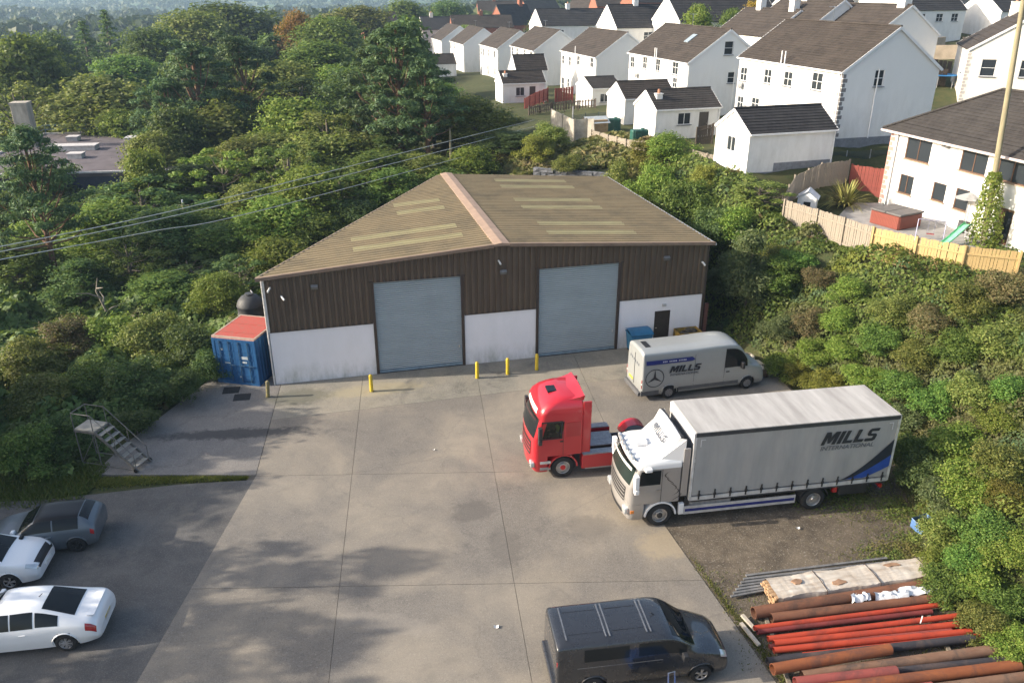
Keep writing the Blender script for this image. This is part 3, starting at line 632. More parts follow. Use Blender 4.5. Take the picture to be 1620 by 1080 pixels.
# house beside the garden (right edge): long facade, hipped roof
HL=17.0; HD=8.2; near=Vector((26.0,55.6,5.0))
hr=empty('hipped_house',near,RA,'white house with pink corner stones, hipped tiled roof and brick chimney','house')
def hrx(px,py): q=row_hit(near,RA,('y',0.0),px,py); return q.x,q.z
wins=[(1453,236,2.2,1.55),(1541,254,2.0,1.5),(1603,268,2.1,1.55),(1433,292,1.25,1.25),(1485,304,1.1,1.15),(1521,316,1.1,1.3)]
fh=[]
for px,py,w,hh in wins:
    x,z=hrx(px,py); fh.append((x-w/2,x+w/2,z-hh/2,z+hh/2))
dx,dz=hrx(1590,345); fh.append((dx-.5,dx+.5,.05,2.15)); EH=5.1
mb=MB(); wall_holes(mb,(0,0,0),(1,0,0),(0,-1,0),HL,EH,fh,.14,-1); mb.quad((0,0,-1),(0,HD,-1),(0,HD,EH),(0,0,EH)); mb.quad((HL,0,-1),(HL,HD,-1),(HL,HD,EH),(HL,0,EH)); mb.quad((0,HD,-1),(HL,HD,-1),(HL,HD,EH),(0,HD,EH)); mb.build('wall',HW,hr)
for i,hole in enumerate(fh[:-1]): put_window(hr,(0,0,0),(1,0,0),(0,-1,0),hole,2 if i<4 else 1,1,BRF,True,mat('tan_sill',(.35,.27,.2),.8))
for i in (0,1):
    a0,a1,b0,b1=fh[i]; MB().b2(a0+.1,a0+(.75 if i==0 else 1.2),.12,.15,b0+.05,b1-.05).build('curtain',CURT,hr)
dr=MB().b2(dx-.48,dx+.48,.08,.13,.05,2.13).build('door',BRF,hr); MB().b2(dx-.1,dx+.38,.065,.08,.35,2.0).build('pane',GLB,dr); BX('door_handle',CHR,dr,(dx-.38,.06,1.05),(.10,.04,.03))
oh=.45; RH=2.9; A,B,C,Dd=(-oh,-oh,EH),(HL+oh,-oh,EH),(HL+oh,HD+oh,EH),(-oh,HD+oh,EH); r0,r1=(4.3,HD/2,EH+RH),(HL-4.3,HD/2,EH+RH)
mb=MB(); courses(mb,A,B,r0,r1,18); courses(mb,Dd,C,r0,r1,18); courses(mb,A,Dd,r0,r0,18); courses(mb,B,C,r1,r1,18); rf=mb.build('roof',TILE_G,hr)
for a,b in ((A,r0),(Dd,r0),(B,r1),(C,r1),(r0,r1)): MB().tube([Vector(a)+Vector((0,0,.07)),Vector(b)+Vector((0,0,.07))],.09,6).build('ridge_tiles',TILE_G,rf)
MB().b2(-oh,HL+oh,-oh,HD+oh,EH-.16,EH-.01).build('soffit',UPVC,hr)
mb=MB(); mb.bar((-oh,-oh-.06,EH-.05),(HL+oh,-oh-.06,EH-.05),.12,.12); mb.build('gutter',mat('pinkish_gutter',(.62,.52,.50),.5),hr)
MB().cyl((.75,-.07,0),(.75,-.07,EH-.1),.05,n=6).build('downpipe',mat('grey_pipe',(.32,.32,.33),.5),hr)
ch=MB().b2(7.0,8.0,HD/2-.45,HD/2+.45,EH+RH-.5,EH+RH+.95).build('chimney',HBR,hr); MB().cyl((7.5,HD/2,EH+RH+.95),(7.5,HD/2,EH+RH+1.35),.15,.12,8).build('chimney_pot',MATS['clay_pot'],ch); MB().b2(6.7,8.3,HD/2-.75,HD/2+.75,EH+RH-.4,EH+RH+.1).build('chimney_flashing',mat('lead',(.36,.36,.37),.5),ch)
PINK=mat('pink_quoin',(.46,.26,.22),.9); qm=MB().box((0,0,0),(.46,.42,.29)).mesh('quoin',PINK)
for k in range(15):
    q=link_mesh('quoin',qm,None,hr); q.scale=(1.0 if k%2 else .62,1.0 if k%2==0 else .62,1); q.location=(-.02+.23*q.scale.x,-.02+.21*q.scale.y,.2+k*.33)
mb=MB(); q=hrx(1517-18,232); mb.box((q[0],-.12,q[1]),(.5,.22,.1)); mb.build('wall_lamp',MATS['grey_fitting'],hr)
# ---- outbuildings
GA=R(17.5)
def outb(label,near,L,D,eave,rise,roofm,found=1.2,**k):
    return house('outbuilding',label,'outbuilding',near,GA,L,D,eave,rise,roofm=roofm,nearx=False,courses_n=9,group='white garden outbuildings',oh=.12,cols=2,rows=1,found=found,**k)
g1=outb('white garage with black tiled roof and window in its sunlit gable',(16.5,56.2,7.2),7.1,4.4,2.5,1.35,TILE_D,lwin=[(2.3,1.45,1.1,1.05)],plinth=.0,sillm=UPVC)
MB().b2(2.2,7.12,-.03,0,-1.1,.35).build('grey_base',GREYP,g1); MB().b2(0.6,2.2,-.03,0,-1.1,-.25).build('grey_base',GREYP,g1)
g2=outb('white outbuilding with dark door, window and small chimney',(12.3,70.0,7.0),6.2,4.2,2.45,1.3,TILE_G,fwin=[(2.75,1.55,1.25,1.0)],doors=[(4.65,.95,2.05)],chim=[(.75,1.2,.55,.35)])
g3=outb('white outbuilding tucked behind the one with the chimney',(10.9,79.5,6.7),5.4,4.2,2.45,1.3,TILE_B)
g4=outb('distant white outbuilding with blue-grey door and window by the red fence',(-1.2,108.2,5.0),5.9,3.4,2.5,1.3,TILE_B,fwin=[(2.4,1.4,1.2,1.1)],doors=[(4.1,.85,2.0)],chim=[(.6,1.0,.5,.3)])
g5=outb('white gabled porch roof behind the distant outbuilding',(0.6,116.5,5.0),4.6,3.6,3.3,1.9,TILE_B)
g6=outb('white lean-to extension with grey roof beside the third house',(9.6,99.0,5.4),3.8,5.2,2.5,1.0,TILE_G,fwin=[(1.6,1.35,1.1,1.0)])
g7=outb('small dark-roofed outbuilding by the far end of the row',(-16.4,165.0,2.4),5.6,4.5,2.6,1.7,TILE_B)
# ---- houses farther up the hill
BA=R(16.0)
def bg(label,px,py,Y,L,D,eave,rise,ang=BA,wallm=HW,roofm=TILE_D,nearx=False,name='detached_house',**k):
    """(px,py) is the facade eave corner as surveyed at depth Y"""
    p=GY(px,py,Y); return house(name,label,'house',(p.x,p.y,p.z-eave),ang,L,D,eave,rise,wallm=wallm,roofm=roofm,nearx=nearx,courses_n=10,found=7,gutter=False,**k)
bg('white-gabled bungalow with slate roof and chimney above the middle of the row',858,41,175,15,9,3.0,3.0,chim=[(7,4.5,.8,1.0)],fwin=[(4,1.6,1.4,1.1),(10,1.6,1.4,1.1)])
bg('white-gabled bungalow with black roof and white chimney left of the attic-window house',976,44,135,14,8.5,3.0,3.2,chim=[(4.8,4.2,.8,.9)],fwin=[(5.5,1.7,1.6,1.2),(9.5,1.7,1.6,1.2)])
bg('long black-roofed white house behind the round green tree',1076,34,128,17,9.5,3.0,3.4,chim=[(5.5,4.7,.8,.8)],fwin=[(6,1.6,1.6,1.1)])
bg('brown-roofed house with two white chimneys behind the attic-window house',1215,58,100,12,8,5.4,2.8,ang=RA,roofm=TILE_B,nearx=True,chim=[(3.5,4,1.0,1.1),(10.6,4,1.0,1.0)])
bg('brown-roofed house with a grey shaded gable just behind the largest house',1282,44,96,12,8,5.4,2.8,ang=RA,roofm=TILE_B,nearx=True,chim=[(5.0,4,1.0,1.0)])
bg('brown-roofed house whose grey gable overlaps the largest roof at right',1384,56,88,13,8,5.4,2.8,ang=RA,roofm=TILE_B,nearx=True,chim=[(11.8,4,1.1,.9)])
bg('cream house with white bargeboards and grey sills at the right edge',1534,78,84,11,10.5,5.6,3.4,ang=R(-112),wallm=HWC,roofm=TILE_B,nearx=True,chim=[(1.0,4.6,1.1,1.2)],gwin=[(2.0,3.9,1.3,1.6),(5.4,3.9,1.3,1.6)],fwin=[(8.0,3.9,1.1,1.5)],quoin=mat('grey_quoin',(.42,.40,.38),.9))
bg('grey stone house with white windows at the top edge, right',1478,-2,150,12,8,5.4,3.0,wallm=HST,roofm=TILE_D,fwin=[(2.5,4.0,1.3,1.3),(6.5,1.5,2.2,1.6),(6.5,4.0,1.3,1.3),(10.0,1.4,1.0,2.0)],lwin=[(4,4,1.2,1.3)])
bg('white rendered house at the top edge left of the stone house',1405,-4,160,10,8,5.4,3.0,wallm=HW,roofm=TILE_D,fwin=[(3,3.8,1.3,1.3),(7,3.8,1.3,1.3)])
bg('low grey house with slate roof at the top edge between trees',1320,-2,170,10,8,3.6,3.0,wallm=HWC,roofm=TILE_D,fwin=[(3,1.6,1.3,1.2)])
bg('dark-roofed house at the top right corner of the picture',1585,18,140,12,9,3.2,3.0,wallm=HW,roofm=TILE_D,fwin=[(4,1.6,1.5,1.2)])
bg('red brick house with steep slate gable in the middle distance',800,40,235,11,8,4.6,5.0,wallm=HBR,roofm=TILE_D,chim=[(8.5,4,1.2,1.2)],ang=R(40),fwin=[(3,2.2,1.3,1.4),(7,2.2,1.3,1.4)])
bg('long low red brick house far behind the row, left of the brick gable',757,19,300,22,9,3.2,3.4,wallm=HBR,roofm=TILE_B,chim=[(6,4.5,1,1.0)],ang=R(8))
bg('red brick house far behind the row with a dark hipped-looking roof',838,20,290,13,9,4.8,3.6,wallm=HBR,roofm=TILE_D,ang=R(30))
bg('far red brick house between the bungalow and the trees',893,18,270,13,9,4.5,3.6,wallm=HBR,roofm=TILE_B,ang=R(-40))
bg('distant grey-roofed house half hidden by the tall pine',668,47,230,16,8,3.0,3.0,wallm=HWC,roofm=TILE_D,ang=R(12),chim=[(3,4,.9,1)])
bg('distant brown-roofed house behind the farthest white house',716,44,222,16,8,3.0,2.8,wallm=HBR,roofm=TILE_B,ang=R(10),chim=[(8,4,.9,1)])
bg('pinkish house peeping over the wood left of the row',576,42,220,9,8,4.0,3.2,wallm=HBR,roofm=TILE_B,ang=R(20))
bg('white house with grey roof at the top edge, third from the right corner',1540,6,155,11,8,5.0,3.0,wallm=HW,roofm=TILE_G,fwin=[(3,3.6,1.2,1.2),(8,3.6,1.2,1.2),(3,1.2,1.2,1.2)])
bg('cream bungalow with brown roof between the two-chimney house and the hedge',1255,22,140,13,8,3.0,2.8,wallm=HWC,roofm=TILE_B,fwin=[(3,1.6,1.4,1.1),(9,1.6,1.4,1.1)],chim=[(6,4,.9,1)])
bg('white house with dark roof high above the trampoline',1440,16,138,11,8,4.6,3.0,wallm=HW,roofm=TILE_D,fwin=[(2.5,3.4,1.3,1.2),(6,3.4,1.3,1.2),(9,3.4,1.3,1.2),(2.5,1.2,1.3,1.2)],chim=[(5,4,.9,.8)])
bg('brown-roofed brick house far above the bungalows, left of the hill',945,10,240,14,9,4.6,3.6,wallm=HBR,roofm=TILE_B,ang=R(10),chim=[(4,4,1,1)])
bg('dark-roofed brick house far above the bungalows, near the top edge',1010,4,230,14,9,4.6,3.6,wallm=HBR,roofm=TILE_D,ang=R(25))
bg('red-roofed far house at the top edge above the long black roof',1075,2,215,13,9,4.6,3.6,wallm=HBR,roofm=TILE_B,ang=R(-30))
bg('white-gabled house with dark roof beyond the round green tree, at the top edge',1130,8,165,15,9,3.2,3.2,roofm=TILE_D,chim=[(6,4.5,.9,1)])
bg('dark-roofed bungalow at the top edge above the two-chimney house',1216,6,190,15,9,3.0,3.0,roofm=TILE_D)
# flat-roofed works building left in the trees
fb=empty('flat_roof_building',(-54,76,-5),R(8),'flat-roofed building with purple-grey felt roof among the trees','building')
FR_=7.4; MB().b2(0,24,0,24,-2,FR_-.35).build('wall',mat('dark_blue_wall',(.025,.035,.07),.6),fb)
MB().b2(-.2,24.2,-.2,24.2,FR_-.35,FR_).build('flat_roof',mat('roof_felt',(.105,.088,.098),.9,var=.4,scale=.5),fb)
mb=MB()
for a,b in (((-.2,-.2),(24.2,-.2)),((24.2,-.2),(24.2,24.2)),((24.2,24.2),(-.2,24.2)),((-.2,24.2),(-.2,-.2))): mb.bar((a[0],a[1],FR_+.08),(b[0],b[1],FR_+.08),.25,.16)
mb.build('parapet',mat('pale_coping',(.50,.48,.47),.8),fb)
for i,(x,y,w,d) in enumerate(((7,13,5,1.6),(12.5,17.5,2.2,1.6),(18,15,1.6,1.4),(9,8,1.4,1.2),(5,19,1.2,1.2))):
    mb=MB(); mb.b2(x-w/2,x+w/2,y-d/2,y+d/2,FR_,FR_+.45); mb.b2(x-w/2-.08,x+w/2+.08,y-d/2-.08,y+d/2+.08,FR_+.45,FR_+.55); mb.build('roof_hatch',MATS['pale_coping'],fb)
mb=MB()
for k in range(13):
    mb.cyl((24.1-k*2,24.0,FR_),(24.1-k*2,24.0,FR_+1.1),.04,n=5)
for z in (.6,1.1): mb.cyl((0,24.0,FR_+z),(24.1,24.0,FR_+z),.035,n=5); mb.cyl((0,0,FR_+z),(0,24,FR_+z),.035,n=5)
mb.build('guard_rail',mat('rail_blue',(.10,.2,.30),.5),fb)
c=GY(42,205,92); ck=empty('concrete_chimney',(c.x,c.y,gz1(c.x,c.y)),R(12),'tall square concrete chimney standing in the trees at left','chimney')
hh=GY(40,165,92).z-gz1(c.x,c.y); MB().b2(-.85,.85,-.85,.85,-.5,hh).build('shaft',mat('stained_concrete',(.40,.36,.30),.9,var=.5,scale=.8,stretch=(1,1,.3)),ck,bevel=.05); MB().b2(-.9,.9,-.9,.9,hh,hh+.25).build('cap',MATS['stained_concrete'],ck)
# ================================================================ vehicles
def catm(P,t,k=.42):
    P=np.asarray(P,float); n=len(P); t=np.clip(np.asarray(t,float),0,n-1); i=np.minimum(t.astype(int),n-2); f=(t-i)
    sh=(-1,)+(1,)*(P.ndim-1); f=f.reshape(sh)
    p0=P[np.maximum(i-1,0)];p1=P[i];p2=P[i+1];p3=P[np.minimum(i+2,n-1)]
    m1=k*(p2-p0); m2=k*(p3-p1); f2=f*f; f3=f2*f
    return (2*f3-3*f2+1)*p1+(f3-2*f2+f)*m1+(-2*f3+3*f2)*p2+(f3-f2)*m2
def ctrl(stations):
    """stations: (x, [(y,z)|(y,z,dx) ... from sill to centreline])"""
    C=[]
    for x,rows in stations:
        h=[(x+(q[2] if len(q)>2 else 0),q[0],q[1]) for q in rows]
        C.append(h+[(a,-b,c) for a,b,c in h[-2::-1]])
    return np.array(C)
def ev(C,s,r):
    A=catm(C,s); return np.swapaxes(catm(np.swapaxes(A,0,1),r),0,1)
def car_body(C,parent,m,arches=(),dens=9,name='body'):
    s=np.linspace(0,len(C)-1,(len(C)-1)*dens+1); r=np.linspace(0,C.shape[1]-1,(C.shape[1]-1)*7+1)
    P=ev(C,s,r); ym=np.abs(P[:,:,1]).max(); base=C.shape[1]//2
    def skip(i,j):
        c=(P[i,j]+P[i+1,j+1])/2
        if abs(c[1])<ym*.62: return False
        return any((c[0]-ax)**2+(c[2]-az)**2<ar*ar for ax,az,ar in arches)
    mb=MB(); mb.grid(P,skip); mb.poly(P[0]); mb.poly(P[-1]); b=mb.build(name,m,parent,smooth=38)
    mb=MB(); mb.poly([P[i,0] for i in range(len(P))]+[P[i,-1] for i in reversed(range(len(P)))]); mb.build('underside',BLK,parent)
    for ax,az,ar in arches:
        for sg in (1,-1):
            pts=[]
            for k in range(15):
                t=math.pi*(k/14)*1.06-.09; x=ax+ar*math.cos(t); z=az+ar*math.sin(t)
                col=np.argmin(np.abs(P[:,0,0]-x)); 
                ring=P[:,:P.shape[1]//2+1] if P[0,0,1]>0 else P[:,P.shape[1]//2:]
                d=(ring[:,:,0]-x)**2+(ring[:,:,2]-z)**2; idx=np.unravel_index(np.argmin(d),d.shape); pts.append((x,sg*(abs(ring[idx][1])+.004),z))
            mb=MB(); mb.tube(pts,.022,6); mb.build('wheel_arch',m if name=='body' else BLK,parent,smooth=60)
    if arches:
        mb=MB()
        for ax,az,ar in arches: mb.b2(ax-ar*.98,ax+ar*.98,-ym*.80,ym*.80,az-.15,az+ar*.95)
        mb.build('wheel_well',BLK,parent)
    return b
def patch(C,s0,s1,r0,r1,m,parent,name,off=.006,ns=10,nr=7,both=False,skew=None):
    for side in ((0,1) if both else (0,)):
        a,b=(r0,r1) if side==0 else (C.shape[1]-1-r1,C.shape[1]-1-r0)
        s=np.linspace(s0,s1,ns); r=np.linspace(a,b,nr); P=ev(C,s,r)
        if skew is not None:
            P=np.array([[ev(C,np.array([si+(skew*((rj-a)/(b-a) if side==0 else (b-rj)/(b-a)))]),np.array([rj]))[0,0] for rj in r] for si in s])
        du=np.gradient(P,axis=0); dv=np.gradient(P,axis=1); N=np.cross(du,dv); N/=np.linalg.norm(N,axis=2,keepdims=True)+1e-9
        c=np.array([P[:,:,0].mean(),0,.6]); sg=np.sign(((P-c)*N).sum(2).mean()); P=P+N*off*sg
        MB().grid(P).build(name,m,parent,smooth=180)
def wheel(parent,x,y,r,w,rim,spokes=5,truck=False,hub=None):
    sg=1 if y>0 else -1; mb=MB()
    mb.lathe([(r*.60,-w/2),(r*.80,-w/2-.01),(r*.95,-w/2+.015),(r,-w/2+.05),(r,w/2-.05),(r*.95,w/2-.015),(r*.80,w/2+.01),(r*.60,w/2)],(0,0,0),'Y',28)
    wo=mb.build('wheel',RUB,parent,smooth=40); wo.location=(x,y,r)
    mb=MB(); yo=sg*w/2
    if truck:
        mb.lathe([(r*.61,yo),(r*.57,yo-.01*sg),(r*.53,yo-.10*sg),(r*.34,yo-.12*sg),(r*.32,yo-.02*sg),(r*.20,yo-.0*sg),(r*.17,yo+.03*sg),(0.001,yo+.03*sg)],(0,0,0),'Y',24)
        for k in range(10):
            t=k*math.pi/5; mb.cyl((r*.42*math.cos(t),yo-.10*sg,r*.42*math.sin(t)),(r*.42*math.cos(t),yo-.06*sg,r*.42*math.sin(t)),.016,n=6)
        ro=mb.build('rim',rim,wo,smooth=35)
        if hub: MB().lathe([(r*.24,yo-.01*sg),(r*.20,yo+.035*sg),(.001,yo+.04*sg)],(0,0,0),'Y',16).build('hub',hub,wo)
    else:
        mb.lathe([(r*.63,yo),(r*.60,yo-.012*sg),(r*.57,yo-.03*sg)],(0,0,0),'Y',28)
        for k in range(spokes):
            t=2*math.pi*k/spokes; c,s=math.cos(t),math.sin(t); mb.bar((r*.1*c,yo-.028*sg,r*.1*s),(r*.6*c,yo-.02*sg,r*.6*s),.055,.03)
            t2=t+.28; mb.bar((r*.12*c,yo-.028*sg,r*.12*s),(r*.6*math.cos(t2),yo-.02*sg,r*.6*math.sin(t2)),.035,.03)
        mb.lathe([(r*.16,yo-.03*sg),(r*.14,yo-.005*sg),(.001,yo-.005*sg)],(0,0,0),'Y',16); mb.build('rim',rim,wo)
        MB().lathe([(r*.60,yo-.09*sg),(.001,yo-.09*sg)],(0,0,0),'Y',20).build('brake_disc',mat('dark_disc',(.05,.05,.05),.6,.5),wo)
    return wo
REDL=mat('red_lamp',(.35,.012,.015),.2,coat=.8); CLRL=mat('clear_lamp',(.55,.57,.58),.12,.3,coat=1.0); AMB=mat('amber_lamp',(.7,.22,.03),.25,coat=.6); PLY=mat('yellow_plate',(.72,.52,.06),.5); PLW=mat('white_plate',(.75,.75,.72),.5)
ALLOY=mat('alloy_rim',(.55,.55,.56),.35,.8); DKRIM=mat('dark_rim',(.04,.04,.042),.4,.4)
def at_near(near,fwd,lat):
    """vehicle origin from the ground contact of a near-side wheel"""
    return near
def plate(parent,c,d,m,text,rz_m): 
    o=MB().box(c,d).build('number_plate',m,parent); return o
# ---- white saloon (bottom left), seen from behind
WPAINT=paint('white_paint',(.78,.79,.80),.25,0,.12,.9); 
def wheelbase_car(name,label,hd,wheel_pt,wx,half,C,paintm,arch,wr,ww,rim,spokes,wxs,group='cars parked on the tarmac',near=1):
    """hd heading; wheel_pt ground point of near wheel at local (wx, near*half)"""
    c,s=math.cos(hd),math.sin(hd); lx,ly=wx,near*half
    o=empty(name,(wheel_pt[0]-(lx*c-ly*s),wheel_pt[1]-(lx*s+ly*c),0),hd,label,'car' if name=='parked_car' else 'van',group)
    car_body(C,o,paintm,[(x,wr*1.02,arch) for x in wxs])
    for x in wxs:
        for sg in (1,-1): wheel(o,x,sg*(half-ww/2),wr,ww,rim,spokes)
    return o
SED=ctrl([(-2.44,[(.60,.34),(.72,.42),(.74,.55),(.55,.62),(0,.64)]),
(-2.38,[(.74,.30),(.84,.45),(.82,.70),(.62,.86),(0,.90)]),
(-2.20,[(.80,.26),(.91,.52),(.86,.86),(.66,1.02),(0,1.06)]),
(-1.80,[(.86,.22),(.935,.56),(.875,.93),(.66,1.09),(0,1.13)]),
(-.75,[(.88,.20),(.93,.56),(.885,.95),(.58,1.42),(0,1.47)]),
(.0,[(.88,.20),(.93,.55),(.885,.94),(.60,1.45),(0,1.50)]),
(.55,[(.88,.20),(.93,.55),(.885,.93),(.59,1.41),(0,1.465)]),
(1.36,[(.88,.20),(.93,.54),(.87,.91),(.74,.965),(0,1.02)]),
(2.05,[(.84,.22),(.90,.50),(.80,.78),(.60,.84),(0,.87)]),
(2.36,[(.74,.22),(.80,.42),(.70,.64),(.5,.70),(0,.72)]),
(2.44,[(.62,.26),(.66,.40),(.6,.52),(.4,.56),(0,.57)])])
def dress_sedan(o,C,rearplate=True):
    patch(C,3.10,3.93,3.14,4.86,GLS,o,'rear_window',.007); patch(C,6.06,6.92,3.10,4.90,GLS,o,'windscreen',.007)
    patch(C,4.22,5.12,2.10,2.90,GLS,o,'side_window',.007,both=True); patch(C,5.20,6.78,2.10,2.88,GLS,o,'side_window',.007,both=True); patch(C,3.50,4.14,2.14,2.86,GLS,o,'side_window',.007,both=True)
    patch(C,1.15,2.45,1.55,2.35,REDL,o,'tail_light',.008,both=True); patch(C,8.15,9.1,1.72,2.75,CLRL,o,'headlight',.008,both=True); patch(C,8.75,9.55,2.95,5.05,BLK,o,'grille',.008)
    MB().box((-2.425,0,.60),(.03,.52,.12)).build('number_plate',PLY,o); MB().box((2.45,0,.42),(.03,.52,.11)).build('number_plate',PLW,o)
    for sg in (1,-1):
        mb=MB(); mb.box((1.0,sg*1.0,1.0),(.14,.20,.14)); mb.bar((1.02,sg*.85,.95),(1.0,sg*.95,.97),.05); mb.build('door_mirror',WPAINT,o,bevel=.03)
    MB().bar((-.55,0,1.48),(-.68,0,1.60),.02,.02).build('aerial',BLK,o)
    for x in (-.25,.75):
        for sg in (1,-1): MB().box((x,sg*.937,.80),(.18,.02,.03)).build('door_handle',paint('white_paint',(0,0,0)),o)
sed=wheelbase_car('parked_car','white saloon car nearest the bottom left corner, seen from behind',R(188.5),(-13.89,18.83),-1.42,.93,SED,WPAINT,.385,.335,.235,ALLOY,8,(-1.42,1.38))
dress_sedan(sed,SED); MB().b2(-2.30,-2.06,-.60,.60,1.055,1.085).build('boot_lip',WPAINT,sed,bevel=.01)
for y in (.78,-.78): MB().box((-.2,y,.0),(.01,.01,.01))
# ---- second white car, facing right
HAT=ctrl([(-2.15,[(.62,.36),(.74,.46),(.76,.62),(.60,.72),(0,.74)]),
(-2.10,[(.76,.30),(.86,.50),(.84,.86),(.66,1.02),(0,1.05)]),
(-1.92,[(.82,.25),(.90,.55),(.86,.95),(.66,1.16),(0,1.2)]),
(-1.30,[(.86,.21),(.915,.57),(.87,1.0),(.60,1.44),(0,1.50)]),
(-.5,[(.87,.2),(.915,.57),(.87,.99),(.60,1.50),(0,1.55)]),
(.30,[(.87,.2),(.915,.57),(.87,.98),(.59,1.44),(0,1.49)]),
(1.18,[(.87,.2),(.915,.56),(.86,.95),(.73,1.01),(0,1.06)]),
(1.85,[(.84,.22),(.89,.54),(.81,.84),(.62,.90),(0,.93)]),
(2.16,[(.74,.22),(.80,.45),(.70,.70),(.5,.76),(0,.78)]),
(2.24,[(.62,.26),(.66,.42),(.6,.56),(.4,.60),(0,.61)])])
w2=wheelbase_car('parked_car','white car facing right, between the grey hatchback and the white saloon',R(9.5),(-17.25,21.62),1.30,.91,HAT,WPAINT,.375,.325,.22,ALLOY,5,(-1.35,1.30),near=-1)
patch(HAT,2.12,2.93,3.14,4.86,GLS,w2,'rear_window',.007); patch(HAT,5.06,5.93,3.10,4.90,GLS,w2,'windscreen',.007)
patch(HAT,3.05,4.1,2.14,2.86,GLS,w2,'side_window',.007,both=True); patch(HAT,4.2,5.6,2.14,2.84,GLS,w2,'side_window',.007,both=True)
patch(HAT,7.05,8.3,1.75,2.55,CLRL,w2,'headlight',.008,both=True); patch(HAT,7.55,8.35,2.95,5.05,BLK,w2,'grille',.008); patch(HAT,.2,1.5,1.6,2.4,REDL,w2,'tail_light',.008,both=True); patch(HAT,8.3,8.8,2.2,5.8,BLK,w2,'lower_grille',.01)
MB().box((2.25,0,.46),(.03,.52,.11)).build('number_plate',PLW,w2)
for sg in (1,-1): MB().box((.86,sg*.99,1.02),(.14,.2,.14)).build('door_mirror',WPAINT,w2,bevel=.03)
# ---- dark grey small hatchback
GPAINT=paint('grey_car_paint',(.10,.125,.15),.3,.3,.15,.4); BPAINT=mat('black_car_roof',(.007,.008,.011),.3,spec=.22)
MIN=ctrl([(-1.93,[(.58,.36),(.70,.46),(.74,.60),(.60,.70),(0,.72)]),
(-1.90,[(.74,.30),(.82,.48),(.80,.82),(.62,.98),(0,1.02)]),
(-1.72,[(.78,.24),(.86,.54),(.82,.93),(.64,1.14),(0,1.18)]),
(-1.38,[(.81,.21),(.865,.56),(.83,.95),(.58,1.33),(0,1.38)]),
(-.6,[(.82,.2),(.865,.56),(.835,.96),(.60,1.37),(0,1.42)]),
(.10,[(.82,.2),(.865,.56),(.835,.95),(.59,1.33),(0,1.37)]),
(.72,[(.82,.2),(.865,.56),(.82,.93),(.70,.98),(0,1.02)]),
(1.45,[(.80,.22),(.85,.54),(.78,.84),(.6,.90),(0,.93)]),
(1.82,[(.70,.24),(.78,.45),(.68,.68),(.5,.74),(0,.76)]),
(1.90,[(.58,.28),(.64,.42),(.58,.55),(.4,.58),(0,.6)])])
mi=wheelbase_car('parked_car','dark grey three-door hatchback with glossy black roof, parked beside the grass',R(192.5),(-15.94,23.63),-1.22,.865,MIN,GPAINT,.365,.315,.20,DKRIM,5,(-1.22,1.27))
patch(MIN,3.02,5.0,2.9,5.1,BPAINT,mi,'roof_skin',.006,14,12); patch(MIN,2.14,2.95,3.12,4.88,GLS,mi,'rear_window',.008); patch(MIN,5.06,5.93,3.10,4.90,GLS,mi,'windscreen',.008)
patch(MIN,3.0,4.1,2.12,2.92,GLS,mi,'side_window',.008,both=True); patch(MIN,4.17,5.65,2.12,2.9,GLS,mi,'side_window',.008,both=True)
patch(MIN,1.2,1.85,1.55,2.1,REDL,mi,'tail_light',.01,both=True); patch(MIN,7.1,7.9,1.9,2.7,CLRL,mi,'headlight',.01,both=True); patch(MIN,7.9,8.7,2.8,5.2,BLK,mi,'grille',.008)
MB().box((-1.90,0,.80),(.03,.52,.11)).build('number_plate',PLY,mi)
for sg in (1,-1): MB().box((.45,sg*.95,1.0),(.13,.2,.13)).build('door_mirror',BPAINT,mi,bevel=.03); MB().box((-.35,sg*.868,.80),(.18,.02,.03)).build('door_handle',CHR,mi)
MB().b2(-1.95,-1.85,-.45,.45,1.17,1.2)
# ---- panel vans
def van_ctrl(x0,x1,W,H,cowlx,wtopx,hood,nose,rx=.05,hoodz=1.05,nosez=.85):
    w=W/2
    full=lambda x,k=1.0,top=0: (x,[(w*.93,.28),(w,.60),(w*.99,1.25),(w*.93,H*.90),(w*.80,H*.975-top),(w*.45,H-top),(0,H+.01-top)])
    return ctrl([(x0,[(w*.86,.36),(w*.92,.62),(w*.91,1.25),(w*.86,H*.86),(w*.74,H*.92),(w*.4,H*.945),(0,H*.95)]),
    full(x0+.07,1,.04),full(x0+.35),full((x0+wtopx)/2),full(wtopx,1,.05),
    (cowlx,[(w*.93,.28),(w,.60),(w*.98,hood),(w*.86,hood+.12),(w*.78,hood+.16),(w*.45,hood+.22),(0,hood+.23)]),
    (nose,[(w*.90,.28),(w*.96,.58),(w*.88,hoodz-.12),(w*.72,hoodz-.02),(w*.6,hoodz+.02),(w*.35,hoodz+.06),(0,hoodz+.07)]),
    (x1-.05,[(w*.82,.26),(w*.88,.48),(w*.80,nosez-.1),(w*.62,nosez-.03),(w*.5,nosez),(w*.3,nosez+.02),(0,nosez+.02)]),
    (x1+.02,[(w*.7,.30),(w*.74,.45),(w*.68,nosez-.25),(w*.5,nosez-.2),(w*.4,nosez-.18),(w*.2,nosez-.16),(0,nosez-.15)])])
SPAINT=paint('silver_van_paint',(.38,.40,.40),.34,.3,.4,.4)
SPR=van_ctrl(-3.35,3.50,1.99,2.66,2.62,1.72,1.28,3.25,hoodz=1.2,nosez=.95)
hd=math.atan2(36.72-35.61,12.35-7.89); c,s=math.cos(hd),math.sin(hd); lx,ly=-1.85,-.98
spr=empty('panel_van',(7.89-(lx*c-ly*s),35.61-(lx*s+ly*c),0),hd,'silver long panel van with lettering, parked by the warehouse corner','van')
car_body(SPR,spr,SPAINT,[(-1.85,.35,.44),(2.50,.35,.44)])
